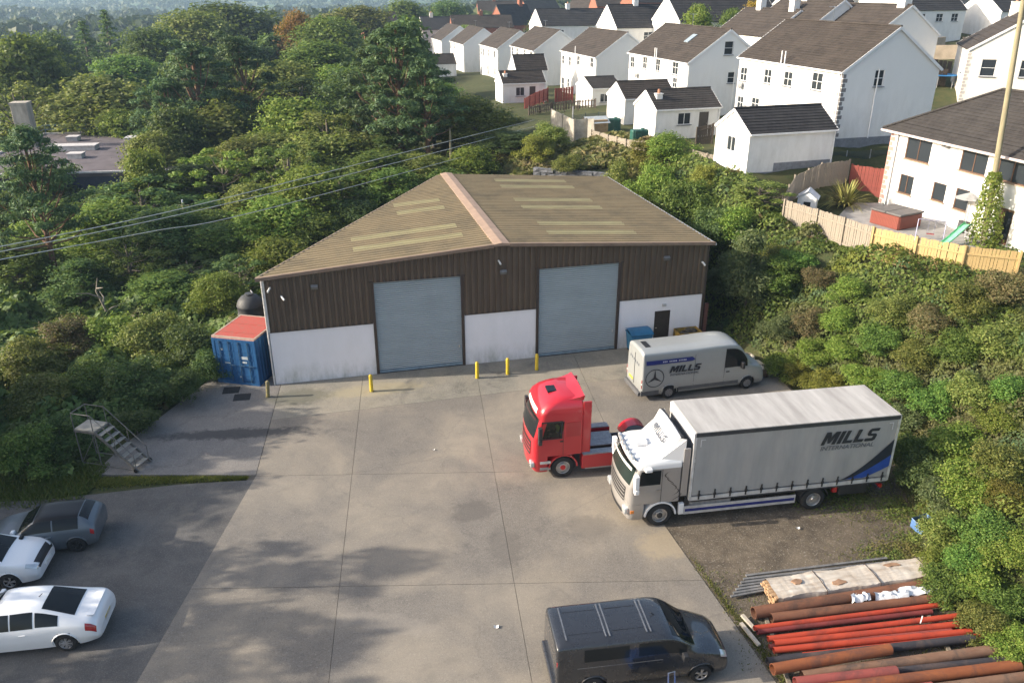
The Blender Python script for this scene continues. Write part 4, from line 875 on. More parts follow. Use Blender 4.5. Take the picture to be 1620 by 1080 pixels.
for x in (-1.85,2.50):
    for sg in (1,-1): wheel(spr,x,sg*.88,.345,.22,mat('steel_rim',(.30,.30,.31),.5,.6),10)
patch(SPR,4.10,4.92,4.15,7.85,GLS,spr,'windscreen',.008,10,12); patch(SPR,3.72,4.68,2.12,2.92,GLS,spr,'side_window',.008,both=True)
TRIM=mat('grey_bumper',(.10,.10,.105),.7)
for sg in (1,-1):
    MB().b2(-1.35,1.95,sg*.985-.02,sg*.985+.02,.42,.60).build('side_rubbing_strip',TRIM,spr); MB().b2(-3.36,-2.4,sg*.96-.03,sg*.96+.03,.30,.58).build('side_rubbing_strip',TRIM,spr)
    mb=MB(); mb.b2(-3.345,-3.20,sg*.90-.07,sg*.90+.085,.72,1.18); t=mb.build('tail_light',REDL,spr); MB().b2(-3.35,-3.19,sg*.90-.072,sg*.90+.09,.90,.99).build('reflector',PLW,t)
    mb=MB(); mb.box((2.05,sg*1.14,1.48),(.16,.24,.36)); mb.bar((2.12,sg*.95,1.4),(2.08,sg*1.08,1.42),.08); mb.build('door_mirror',BLK,spr,bevel=.04)
    for xx in (-.55,1.12): MB().b2(xx-.006,xx+.006,sg*.992-.006,sg*.992+.006,.62,2.30).build('door_seam',BLK,spr)
    MB().b2(1.22,1.40,sg*1.0-.02,sg*1.0+.02,1.12,1.17).build('door_handle',BLK,spr)
MB().b2(-3.50,-3.30,-.92,.92,.28,.50).build('rear_bumper',TRIM,spr,bevel=.03); MB().b2(-3.37,-3.34,-.01,.01,.6,2.3).build('door_seam',BLK,spr)
MB().b2(-3.0,-2.72,-.35,.35,2.655,2.69).build('roof_vent',BLK,spr); MB().b2(-3.38,-3.34,.12,.62,.72,.84).build('number_plate',PLY,spr)
NAVY=mat('navy_vinyl',(.012,.022,.16),.4); INK=mat('dark_lettering',(.02,.022,.03),.5); PALE=mat('pale_lettering',(.6,.6,.62),.5); SLATE=mat('slate_lettering',(.10,.11,.13),.5)
def side_text(parent,body,x,z,y,size,m,near,shear=.3,offset=.01,name='lettering',spacing=1.0,sx=1.0,slope=0.0):
    me=block_text(body,size,m,shear) if body=='MILLS' else text_mesh(body,size,m,shear,offset,.002,spacing)
    o=link_mesh(name,me,None,parent)
    if near>0: M=Matrix(((-1,0,0),(0,0,1),(0,1,0)))
    else: M=Matrix(((1,0,0),(0,0,-1),(0,1,0)))
    M4=M.to_4x4()@Matrix.Rotation(slope,4,'X')@Matrix.Diagonal((sx,1,1,1)); M4.translation=Vector((x,y,z)); o.matrix_local=M4; return o
MB().poly([(-3.18,-1.012,1.98),(-.75,-1.005,1.98),(-.55,-1.0,2.06),(-.72,-.988,2.20),(-3.18,-.99,2.20)]).build('stripe',NAVY,spr)
side_text(spr,'MILLS',-1.05,1.62,-1.006,.34,INK,-1,.3,.006,sx=1.25,slope=-.06); side_text(spr,'INTERNATIONAL',-1.1,1.32,-1.012,.15,SLATE,-1,.2,.004,sx=1.35,slope=-.03)
mb=MB()
for k in range(15):
    if k%6!=3: mb.b2(-2.3+k*.085,-2.245+k*.085,-1.004,-.998,2.06,2.12)
mb.build('small_print',PALE,spr)
mb=MB()
for k in range(6): mb.b2(-3.358,-3.352,.62-k*.21,.52-k*.21,1.86-k*.02,2.0-k*.02)
mb.build('faded_lettering',SLATE,spr)
mb=MB(); nseg=36
for k in range(nseg):
    a,b=2*math.pi*k/nseg,2*math.pi*(k+1)/nseg
    for (r0,r1) in ((.50,.46),):
        mb.quad((-2.68+r0*math.cos(a),-1.0115,1.24+r0*math.sin(a)),(-2.68+r0*math.cos(b),-1.0115,1.24+r0*math.sin(b)),(-2.68+r1*math.cos(b),-1.0115,1.24+r1*math.sin(b)),(-2.68+r1*math.cos(a),-1.0115,1.24+r1*math.sin(a)))
for k in range(3):
    t=math.pi/2+k*2*math.pi/3; d=Vector((math.cos(t),0,math.sin(t))); pr=Vector((-math.sin(t),0,math.cos(t))); c0=Vector((-2.68,-1.0115,1.24))
    mb.poly([c0-pr*.075,c0+d*.47,c0+pr*.075])
mb.build('emblem',INK,spr)
# ---- black passenger van, bottom centre
DPAINT=paint('charcoal_van_paint',(.022,.024,.029),.2,.1,.07,.9)
BVN=van_ctrl(-2.62,2.66,1.92,1.93,1.62,.72,1.12,2.35,hoodz=1.02,nosez=.86)
hd=R(8.2); c,s=math.cos(hd),math.sin(hd); lx,ly=1.78,-.95
bv=empty('crew_van',(5.62-(lx*c-ly*s),17.62-(lx*s+ly*c),0),hd,'dark grey crew van with ribbed roof at the bottom edge','van')
car_body(BVN,bv,DPAINT,[(-1.50,.34,.42),(1.78,.34,.42)])
for x in (-1.50,1.78):
    for sg in (1,-1): wheel(bv,x,sg*.85,.335,.22,ALLOY,5)
patch(BVN,4.12,4.92,4.12,7.88,GLS,bv,'windscreen',.008,10,12); patch(BVN,3.45,4.55,2.14,2.95,GLS,bv,'side_window',.008,both=True); patch(BVN,2.42,3.3,2.14,2.95,GLS,bv,'side_window',.008,both=True)
patch(BVN,6.05,6.9,1.85,2.9,CLRL,bv,'headlight',.008,both=True); patch(BVN,6.7,7.4,3.0,9.0,BLK,bv,'grille',.008)
for sg in (1,-1):
    MB().b2(-2.60,-2.45,sg*.87-.06,sg*.87+.07,.85,1.40).build('tail_light',REDL,bv,bevel=.02)
    mb=MB(); mb.box((1.18,sg*1.06,1.22),(.16,.2,.2)); mb.build('door_mirror',BLK,bv,bevel=.03)
    MB().b2(-2.0,.55,sg*.962-.006,sg*.962+.006,1.10,1.118).build('slide_rail',TRIM,bv)
    for xx in (.62,): MB().box((xx-.15,sg*.972,1.02),(.18,.02,.035)).build('door_handle',BLK,bv)
for xx in (-2.28,-1.12,-1.0,.10,.22): MB().b2(xx-.02,xx+.02,-.66,.66,1.928,1.945).build('roof_rib',mat('roof_trim_grey',(.16,.17,.19),.4,.3),bv)
for yy in (-.45,-.15,.15,.45):
    MB().b2(-2.2,-1.2,yy-.012,yy+.012,1.925,1.942).build('roof_groove',DPAINT,bv); MB().b2(-.92,.02,yy-.012,yy+.012,1.925,1.942).build('roof_groove',DPAINT,bv)
MB().bar((.52,0,1.9),(.40,0,2.02),.02,.02).build('aerial',BLK,bv); MB().b2(-2.72,-2.58,-.86,.86,.30,.55).build('rear_bumper',DPAINT,bv,bevel=.04)
# ---- lorries
def cab(levels,fr,parent,m,holes=(),name='cab_shell',nf=9):
    rings=[]
    for z,xf,xr,w,rc,bow in levels:
        p=[]
        for k in range(nf):
            y=-(w-rc)+2*(w-rc)*k/(nf-1); p.append((xf-bow*(y/w)**2,y))
        xs=xf-bow*((w-rc)/w)**2
        for k in range(1,4):
            t=k/4*math.pi/2; p.append((xs-rc+rc*math.cos(t),w-rc+rc*math.sin(t)))
        i0=len(p)
        for f in fr: p.append((xs-rc+(xr+.06-(xs-rc))*f,w))
        i1=len(p)-1
        p.append((xr,w-.06)); p.append((xr,-(w-.06))); j0=len(p)
        for f in reversed(fr): p.append((xs-rc+(xr+.06-(xs-rc))*f,-w))
        for k in range(3,0,-1):
            t=k/4*math.pi/2; p.append((xs-rc+rc*math.cos(t),-(w-rc)-rc*math.sin(t)))
        rings.append([(x,y,z) for x,y in p])
    mb=MB(); n=len(rings[0]); 
    for r in rings: mb.v+=r
    for i in range(len(rings)-1):
        for j in range(n):
            k=(j+1)%n
            if any(i==h[0] and ((i0+h[1]==j) or (j0+len(fr)-2-h[1]==j)) for h in holes): continue
            mb.f.append((i*n+j,i*n+k,(i+1)*n+k,(i+1)*n+j))
    mb.f.append(tuple((len(rings)-1)*n+j for j in range(n))); mb.f.append(tuple(reversed(range(n))))
    return mb.build(name,m,parent,smooth=34)
def front_panel(parent,name,m,z0,z1,xfun,w0,w1,bow,off=.012,nz=5,ny=13):
    P=[]
    for i in range(nz):
        t=i/(nz-1); z=z0+(z1-z0)*t; w=w0+(w1-w0)*t; P.append([(xfun(z)-bow*(y/1.25)**2+off,y,z) for y in np.linspace(-w,w,ny)])
    return MB().grid(P).build(name,m,parent,smooth=180)
def side_poly(parent,name,m,pts,y,thick=.01):
    """flat panel on the cab side; pts (x,z); both sides"""
    for sg in (1,-1):
        mb=MB(); mb.prism(pts,'Y',sg*y,sg*(y+thick)); mb.build(name,m,parent)
def lerp_levels(levels,k):
    zs=[l[0] for l in levels]; xs=[l[k] for l in levels]; return lambda z: float(np.interp(z,zs,xs))
def arch_guard(parent,name,m,x,r,w,y,t0=0.05,t1=math.pi-.05,z=.5,th=.04):
    pts=[]
    mb=MB(); P=[]
    for k in range(15):
        t=t0+(t1-t0)*k/14; P.append([(x+r*math.cos(t),y-w/2,z+r*math.sin(t)),(x+r*math.cos(t),y+w/2,z+r*math.sin(t)),(x+(r+th)*math.cos(t),y+w/2,z+(r+th)*math.sin(t)),(x+(r+th)*math.cos(t),y-w/2,z+(r+th)*math.sin(t)),(x+r*math.cos(t),y-w/2,z+r*math.sin(t))])
    mb.grid(P); mb.poly(P[0][:4]); mb.poly(P[-1][:4]); mb.build(name,m,parent,smooth=40)
CHASS=mat('chassis_grey',(.06,.06,.065),.6,.3); ALU=mat('aluminium_tread',(.36,.36,.37),.45,.6,var=.3,scale=6)
# red tractor unit
RPAINT=paint('red_lorry_paint',(.42,.010,.020),.28,0,.12,.9,(.22,.05,.04))
hd=R(190.5); c,s=math.cos(hd),math.sin(hd); lx,ly=0,1.22
rt=empty('tractor_unit',(2.15-(lx*c-ly*s),28.50-(lx*s+ly*c),0),hd,'red high-roofed tractor unit without trailer, facing left','lorry')
RL=[(.36,1.30,-.70,1.18,.22,.16),(.45,1.38,-.75,1.22,.24,.18),(.95,1.42,-.80,1.235,.24,.18),(1.15,1.40,-.82,1.24,.22,.17),(1.85,1.38,-.82,1.245,.20,.15),(2.0,1.36,-.82,1.245,.20,.15),(2.72,1.14,-.82,1.24,.20,.13),(2.86,1.10,-.82,1.24,.20,.12),(3.05,1.10,-.82,1.235,.22,.12),(3.28,.98,-.82,1.20,.28,.12),(3.48,.74,-.82,1.12,.34,.10),(3.62,.40,-.80,1.0,.4,.08),(3.69,.05,-.78,.84,.4,.05)]
fr=[0,.03,.07,.53,.6,.97,1.0]
cab([(z,xf,.64,w,rc,bw) for z,xf,xr,w,rc,bw in RL[:4]],[0,.5,1.0],rt,RPAINT,name='bumper'); cab([(1.13,)+RL[3][1:]]+RL[4:],fr,rt,RPAINT,holes=[(2,2),])
xf=lerp_levels(RL,1)
front_panel(rt,'windscreen',GLS,1.98,2.80,xf,1.10,1.06,.15,.012); front_panel(rt,'grille',BLK,1.05,1.72,xf,.80,.86,.17,.014)
for z in (1.18,1.36,1.54): front_panel(rt,'grille_bar',RPAINT,z,z+.07,xf,.82,.84,.17,.03,2)
front_panel(rt,'sun_visor',mat('smoked_visor',(.05,.012,.015),.2),2.80,2.92,lambda z:1.30,1.08,1.10,.15,.0,3); front_panel(rt,'headboard_sign',mat('white_sign',(.80,.80,.78),.4),2.95,3.16,xf,.78,.74,.12,.02,3)
for sg in (1,-1):
    MB().b2(1.22,1.40,sg*1.02-.17,sg*1.02+.17,.62,.86).build('headlight',CLRL,rt,bevel=.04); MB().b2(.55,1.0,sg*1.24-.012,sg*1.24+.012,.78,.90).build('marker_panel',CLRL,rt); MB().b2(.55,1.0,sg*1.235-.012,sg*1.235+.012,.48,.60).build('step_panel',ALU,rt)
    mb=MB(); mb.box((1.05,sg*1.42,2.36),(.16,.22,.55)); mb.box((1.05,sg*1.42,1.95),(.16,.2,.22)); mb.bar((1.1,sg*1.22,2.55),(1.06,sg*1.36,2.5),.05); mb.build('door_mirror',BLK,rt,bevel=.04)
    mb=MB(); mb.prism([(1.10,2.0),(1.16,2.0),(.98,2.72),(.80,2.72)],'Y',sg*1.22,sg*1.24)
    x0=.98
    pn=MB().b2(.13,.96,sg*1.232-.003,sg*1.232+.003,2.0,2.72)
    n_=NT('cab_side_glass') if 'cab_side_glass' not in MATS else None
    if n_:
        tr=n_.n('ShaderNodeBsdfTransparent'); tr.inputs[0].default_value=(.62,.68,.66,1); gl=n_.n('ShaderNodeBsdfGlossy'); gl.inputs['Roughness'].default_value=.04; fz=n_.n('ShaderNodeFresnel'); fz.inputs[0].default_value=1.5
        mx=n_.n('ShaderNodeMixShader'); n_.l(fz.outputs[0],mx.inputs[0]); n_.l(tr.outputs[0],mx.inputs[1]); n_.l(gl.outputs[0],mx.inputs[2]); n_.l(mx.outputs[0],n_.out.inputs[0]); MATS['cab_side_glass']=n_.m
    pn.build('side_window',MATS['cab_side_glass'],rt)
    mb=MB(); 
    for a,b in (((.10,1.97),(1.0,1.97)),((.10,2.75),(.96,2.75)),((.10,1.95),(.10,2.77))): mb.bar((a[0],sg*1.245,a[1]),(b[0],sg*1.245,b[1]),.04,.05)
    mb.build('window_seal',BLK,rt)
    MB().b2(.02,.035,sg*1.246-.004,sg*1.246+.004,1.1,2.8).build('door_seam',BLK,rt); MB().b2(-.7,-.08,sg*1.245-.006,sg*1.245+.008,2.0,2.66).build('sleeper_panel',paint('dark_red_panel',(.33,.01,.018),.3),rt)
    MB().b2(.02,.17,sg*1.246-.01,sg*1.246+.015,1.78,1.84).build('door_handle',BLK,rt)
    arch_guard(rt,'wheel_arch',RPAINT,0,.58,.50,sg*1.0,.10,math.pi-.05,th=.06); wheel(rt,0,sg*1.05,.50,.31,ALLOY,truck=True,hub=mat('red_hub',(.45,.02,.02),.4))
    wheel(rt,-3.75,sg*.93,.50,.62,ALLOY,truck=True,hub=MATS['red_hub']); arch_guard(rt,'mudguard',RPAINT,-3.75,.60,.64,sg*.93,.25,math.pi-.25)
    MB().b2(-2.65,-.80,sg*1.05-.20,sg*1.05+.20,.36,1.02).build('side_skirt',RPAINT,rt,bevel=.04); MB().b2(-2.4,-.95,sg*1.24-.005,sg*1.26,.34,.40).build('skirt_trim',ALU,rt); MB().b2(-2.6,-.85,sg*1.05-.19,sg*1.05+.19,1.02,1.06).build('tread_plate',ALU,rt)
P=[[( -.05,y,3.60) for y in np.linspace(-1.0,1.0,9)],[(-.40,y,3.70-.06*abs(y)) for y in np.linspace(-1.04,1.04,9)],[(-.68,y,3.80-.08*abs(y)) for y in np.linspace(-1.08,1.08,9)],[(-.84,y,3.88-.08*abs(y)) for y in np.linspace(-1.10,1.10,9)],[(-.88,y,3.84-.08*abs(y)) for y in np.linspace(-1.09,1.09,9)],[(-.82,y,3.55) for y in np.linspace(-1.06,1.06,9)]]
mb=MB(); mb.grid(P); mb.poly([P[i][0] for i in range(6)]); mb.poly([P[i][8] for i in range(6)]); mb.build('roof_spoiler',RPAINT,rt,smooth=40)
for sg in (1,-1): MB().b2(-1.15,-.80,sg*1.19-.03,sg*1.19+.03,1.15,3.55).build('side_fairing',RPAINT,rt,bevel=.02)
MB().b2(.10,.50,-.28,.28,3.58,3.68).build('roof_hatch',GLS,rt,bevel=.03)
mb=MB(); 
for sg in (1,-1): mb.b2(-4.6,.9,sg*.40-.05,sg*.40+.05,.62,.95)
mb.b2(-4.6,-4.5,-.4,.4,.62,.92); mb.build('chassis',CHASS,rt); MB().b2(-2.5,-.95,-.55,.55,.97,1.02).build('catwalk',ALU,rt)
mb=MB(); mb.lathe([(.0,1.22),(.45,1.22),(.48,1.18),(.48,1.1)],(-3.6,0,0),'Z',20); mb.b2(-4.3,-3.2,-.35,.35,.95,1.12); mb.build('fifth_wheel',CHASS,rt)
mb=MB(); mb.cyl((-.98,.5,1.0),(-.98,.5,2.6),.08,n=10); mb.build('air_intake',BLK,rt)
mb=MB(); mb.b2(-.80,1.22,-1.18,1.18,1.32,1.36); mb.b2(.75,1.2,-1.1,1.1,1.36,1.98); mb.b2(-.80,-.74,-1.2,1.2,1.36,2.9); mb.build('cab_interior',mat('cab_grey',(.05,.05,.055),.8),rt)
for sg in (1,-1):
    mb=MB(); mb.b2(-.25,.30,sg*.66-.25,sg*.66+.25,1.55,1.75); mb.b2(-.38,-.22,sg*.66-.24,sg*.66+.24,1.7,2.45); mb.build('seat',mat('seat_cloth',(.09,.09,.10),.9),rt,bevel=.04)
# grey rigid curtain-sider
SILV=paint('silver_lorry_paint',(.44,.42,.40),.3,.45,.4,.7); WLOR=paint('white_lorry_paint',(.78,.78,.78),.3,0,.14,.7)
hd=R(-170.4); c,s=math.cos(hd),math.sin(hd); lx,ly=0,1.22
gt=empty('curtain_side_lorry',(5.66-(lx*c-ly*s),25.17-(lx*s+ly*c),0),hd,'grey curtain-sided lorry with white cab roof and MILLS lettering','lorry')
GL=[(.36,1.34,-.62,1.16,.22,.18),(.45,1.42,-.66,1.22,.24,.20),(.92,1.45,-.70,1.235,.24,.20),(1.10,1.42,-.72,1.24,.22,.18),(1.78,1.40,-.72,1.245,.20,.16),(1.92,1.38,-.72,1.245,.20,.16),(2.62,1.10,-.72,1.235,.20,.14)]
cab([(z,xf,.64,w,rc,bw) for z,xf,xr,w,rc,bw in GL[:4]],[0,.5,1.0],gt,SILV,name='bumper'); cab([(1.11,)+GL[3][1:]]+GL[4:],[0,.5,1.0],gt,SILV); GU=[(2.62,1.11,-.73,1.237,.20,.14),(2.74,1.16,-.73,1.24,.22,.14),(2.86,1.08,-.73,1.22,.26,.13),(2.95,.90,-.73,1.14,.30,.10),(3.0,.6,-.72,1.0,.3,.06)]
cab(GU,[0,.5,1.0],gt,WLOR,name='cab_roof'); xf=lerp_levels(GL,1)
front_panel(gt,'windscreen',glass('lorry_glass',(.02,.03,.026),.05),1.93,2.60,xf,1.10,1.04,.16,.012); front_panel(gt,'grille',BLK,1.08,1.72,xf,.82,.9,.18,.014)
for z in (1.16,1.32,1.48,1.62): front_panel(gt,'grille_bar',SILV,z,z+.05,xf,.84,.86,.18,.03,2)
front_panel(gt,'bumper_grille',BLK,.50,.66,xf,.72,.76,.2,.014,2); front_panel(gt,'sun_visor',WLOR,2.58,2.72,lambda z:1.34,1.12,1.14,.15,.0,3)
for k in range(6):
    y=-.85+k*.34; mb=MB(); mb.lathe([(.09,-.05),(.105,.0),(.10,.045),(.001,.05)],(1.16-.1*(y/1.2)**2,y,2.98),'X',14); mb.build('spot_lamp',CLRL,gt,smooth=40)
MB().tube([(1.05-.1*(y/1.2)**2,y,2.90) for y in np.linspace(-1.05,1.05,7)],.03,6).build('lamp_bar',CHR,gt)
for sg in (1,-1):
    MB().b2(1.24,1.42,sg*1.0-.18,sg*1.0+.18,.68,.95).build('headlight',CLRL,gt,bevel=.05); MB().b2(1.05,1.20,sg*1.235-.02,sg*1.235+.015,.72,.86).build('indicator',AMB,gt,bevel=.02)
    mb=MB(); mb.prism([(1.04,1.95),(.10,1.95),(.10,2.56),(.86,2.56)],'Y',sg*1.243,sg*1.252); mb.build('side_window',GLS,gt)
    mb=MB(); mb.box((1.10,sg*1.42,2.26),(.18,.22,.58)); mb.box((1.08,sg*1.42,1.84),(.18,.2,.20)); mb.bar((1.1,sg*1.22,2.45),(1.08,sg*1.36,2.4),.06); mb.bar((1.1,sg*1.22,2.0),(1.08,sg*1.36,2.05),.06); mb.build('door_mirror',WLOR,gt,bevel=.05)
    MB().box((.62,sg*1.30,2.66),(.30,.18,.16)).build('kerb_mirror',WLOR,gt,bevel=.05)
    MB().b2(.035,.05,sg*1.247-.004,sg*1.247+.004,1.0,2.6).build('door_seam',BLK,gt); MB().b2(.08,.24,sg*1.247-.01,sg*1.247+.016,1.66,1.72).build('door_handle',CHR,gt)
    arch_guard(gt,'wheel_arch',WLOR,0,.58,.52,sg*1.0,.05,math.pi-.05,th=.06); wheel(gt,0,sg*1.05,.50,.31,ALLOY,truck=True,hub=BLK)
    wheel(gt,-6.33,sg*.93,.50,.60,ALLOY,truck=True); arch_guard(gt,'mudguard',BLK,-6.33,.60,.62,sg*.93,.3,math.pi-.3)
    # side guard rails with blue stripe
    MB().b2(-5.55,-.95,sg*1.20-.02,sg*1.20+.02,.44,.80).build('side_guard',mat('pale_guard',(.55,.54,.53),.4,.2),gt); MB().b2(-5.5,-1.0,sg*1.20+sg*.022-.002,sg*1.20+sg*.022+.004,.56,.68).build('guard_stripe',NAVY,gt)
    MB().b2(-.95,-.74,sg*1.15-.08,sg*1.15+.08,.45,.95).build('step_box',WLOR,gt,bevel=.03); MB().b2(-2.9,-1.2,sg*.85-.3,sg*.85+.3,.45,1.0).build('fuel_tank',ALU,gt,bevel=.08)
    mb=MB(); mb.b2(-9.25,-9.15,sg*.95-.25,sg*.95+.25,.72,.88); mb.build('tail_light',REDL,gt); MB().b2(-7.3,-7.12,sg*1.15-.06,sg*1.15+.06,.72,.95).build('marker_box',REDL,gt); MB().b2(-8.6,-7.4,sg*.9-.3,sg*.9+.3,.55,.98).build('locker',BLK,gt,bevel=.03)
# tribal swirl on cab rear quarter (vinyl)
rnd=random.Random(4)
for sg in (1,-1):
    mb=MB()
    for k in range(5):
        x=-.25-.09*k; z=2.5-.25*k; pts=[(x+.16*math.sin(t*3+k)+.05*t,sg*1.2495,z-.30*t) for t in np.linspace(0,1.2,9)]; 
        for i in range(8):
            w=.028*math.sin(math.pi*(i+.5)/8.); a,b=pts[i],pts[i+1]; mb.quad((a[0]-w,a[1],a[2]),(a[0]+w,a[1],a[2]),(b[0]+w,b[1],b[2]),(b[0]-w,b[1],b[2]))
    mb.build('swirl_decal',mat('brown_vinyl',(.09,.07,.06),.5),gt)
# wind deflector
prof=[(.42,2.98,.80),(.10,3.12,.92),(-.18,3.36,1.02),(-.40,3.66,1.08),(-.54,3.92,1.12)]
P=[[(x,y,z-(.10*(abs(y)/w)**3)) for y in np.linspace(-w,w,13)] for x,z,w in prof]; P2=[[(-.72,y,z) for y in np.linspace(-1.12,1.12,13)] for z in (3.86,2.98)]
mb=MB(); mb.grid(P+[[(-.60,y,3.90-.08*(abs(y)/1.12)**3) for y in np.linspace(-1.12,1.12,13)]]); mb.build('wind_deflector',WLOR,gt,smooth=50)
for sg in (1,-1):
    mb=MB(); mb.poly([(x,sg*w,z-.10) for x,z,w in prof]+[(-.80,sg*1.2,3.78),(-.80,sg*1.22,2.80),(.2,sg*1.10,2.90)]); mb.poly([(x,sg*(w-.03),z-.12) for x,z,w in prof]+[(-.80,sg*1.17,3.76),(-.80,sg*1.19,2.80),(.2,sg*1.07,2.90)]); mb.build('side_fairing',WLOR,gt); MB().b2(-1.0,-.74,sg*1.2-.03,sg*1.2+.03,1.3,3.4).build('side_fairing',SILV,gt,bevel=.02)
mb=MB(); mb.b2(-.70,-.60,-1.1,1.1,2.98,3.85); mb.build('deflector_back',BLK,gt); MB().b2(.30,.82,-.30,.18,3.0,3.20).build('roof_unit',WLOR,gt,bevel=.06)
# deflector lettering follows the slope, reading across the cab
tm=block_text('MILLS',.30,SLATE,.0); o=link_mesh('lettering',tm,None,gt); a=Vector((0,1,0)); up=(Vector((-.40,0,3.66))-Vector((-.05,0,3.24))).normalized(); nn=a.cross(up)
M4=Matrix((a,up,nn)).transposed().to_4x4()@Matrix.Diagonal((1.05,1.0,1,1)); M4.translation=Vector((-.20,0,3.43))+nn*.05; o.matrix_local=M4
# body
X0,X1,BZ,TZ,BW=-1.12,-9.35,1.10,4.05,1.275
n=NT('lorry_curtain'); v=n.obj(); f=n.noise(n.mapping(v,(2.5,1,.5)),2.0,5,.6); f2=n.noise(v,.5,5,.6); cc=n.mix(n.ramp(f,[(.3,0),(.7,1)]),(.29,.29,.285),(.335,.335,.325)); cc=n.mix(n.ramp(f2,[(.5,0),(.8,.5)]),cc,(.27,.26,.24)); n.bsdf(cc,.5,0,n.bump(f,.15,.02),0,.4); CURTM=n.m
BROOF=mat('lorry_roof_sheet',(.46,.445,.425),.6,col2=(.30,.285,.27),scale=.9,stretch=(2.5,.35,1))
for sg in (1,-1):
    P=[]
    for z in np.linspace(BZ+.20,TZ-.16,9): P.append([(x,sg*(BW-.01+.012*math.sin(x*5.3+z*.7)*math.sin((z-BZ)/(TZ-BZ)*math.pi)),z) for x in np.linspace(X0-.06,X1+.06,80)])
    MB().grid(P).build('curtain',CURTM,gt,smooth=180)
    MB().b2(X1,X0,sg*(BW-.03)-.03,sg*(BW-.03)+.03,BZ-.02,BZ+.14).build('side_rail',mat('pale_rail',(.58,.58,.57),.4,.2),gt)
    MB().b2(X1,X0,sg*(BW-.03)-.035,sg*(BW-.03)+.035,TZ-.18,TZ-.03).build('top_rail',mat('dark_rail',(.035,.04,.045),.5),gt)
    for k in range(13):
        x=X0-.35-k*.635; mb=MB(); mb.b2(x-.03,x+.03,sg*(BW+.014)-.006,sg*(BW+.014)+.006,BZ+.02,BZ+.42); mb.b2(x-.05,x+.05,sg*(BW+.02)-.015,sg*(BW+.02)+.015,BZ+.17,BZ+.27); mb.build('curtain_strap',BLK,gt)
MB().b2(X1-.02,X0+.02,-BW,BW,TZ-.03,TZ+.02).build('body_roof',BROOF,gt,bevel=.02)
for x in (X0,X1):
    for sg in (1,-1): MB().b2(x-.05,x+.05,sg*(BW-.05)-.05,sg*(BW-.05)+.05,BZ,TZ-.03).build('corner_post',MATS['pale_rail'],gt)
MB().b2(X0-.03,X0+.03,-BW+.1,BW-.1,BZ,TZ-.04).build('front_bulkhead',mat('grey_bulkhead',(.20,.21,.23),.6),gt); MB().b2(X0,X0+.09,-BW,BW,TZ-.45,TZ).build('front_cap',WLOR,gt,bevel=.03)
for sg in (1,-1): MB().b2(X1-.03,X1+.03,sg*.61-.595,sg*.61+.595,BZ,TZ-.04).build('rear_door',MATS['pale_rail'],gt)
MB().b2(X1,X0,-BW+.04,BW-.04,BZ-.12,BZ-.02).build('floor',CHASS,gt)
mb=MB(); 
for sg in (1,-1): mb.b2(-9.2,.9,sg*.42-.05,sg*.42+.05,.68,.98)
mb.b2(-9.28,-9.18,-1.1,1.1,.50,.62); mb.b2(-9.25,-9.15,-.5,-.4,.5,.98); mb.b2(-9.25,-9.15,.4,.5,.5,.98); mb.build('chassis',CHASS,gt)
for sg in (1,-1):
    side_text(gt,'MILLS',-7.38,3.30,sg*(BW+.016),.55,INK,sg,.33,.011,sx=1.06); side_text(gt,'INTERNATIONAL',-7.30,2.86,sg*(BW+.016),.26,SLATE,sg,.2,.002,sx=1.10)
    y=sg*(BW+.012); arc=lambda R0,t:(X1+.06+ (R0)*0,0)
    def curve(x_end,z_end,bulge):
        pts=[]
        for t in np.linspace(0,1,14):
            x=X1+.06+(x_end-X1-.06)*t; z=z_end+(BZ+.22-z_end)*(t**.62 if bulge else t); 
            pts.append((x,z))
        return pts
    c1=[(X1+.06+2.05*t,3.0-(3.0-BZ-.24)*(1-(1-t)**1.4)) for t in np.linspace(0,1,14)]; c2=[(X1+.06+1.80*t,2.30-(2.30-BZ-.24)*(1-(1-t)**1.35)) for t in np.linspace(0,1,14)]; c3=[(X1+.06+1.05*t,1.78-(1.78-BZ-.24)*(1-(1-t)**1.2)) for t in np.linspace(0,1,14)]
    MB().grid([[(x,y,z) for x,z in c1],[(x,y,z) for x,z in c2]]).build('swoosh',mat('black_vinyl',(.015,.02,.035),.4),gt)
    MB().grid([[(x,y,z) for x,z in c2],[(x,y,z) for x,z in c3]]).build('swoosh',mat('blue_vinyl',(.015,.06,.30),.4),gt)
    mb=MB(); 
    for (x,dx) in ((X0-.20,-.18),(X1+.25,.18)): mb.b2(min(x,x+dx*.15),max(x,x+dx*.15),y-.003,y+.003,3.45,3.75); mb.b2(min(x,x+dx),max(x,x+dx),y-.003,y+.003,3.73,3.76)
    mb.build('corner_mark',PALE,gt)
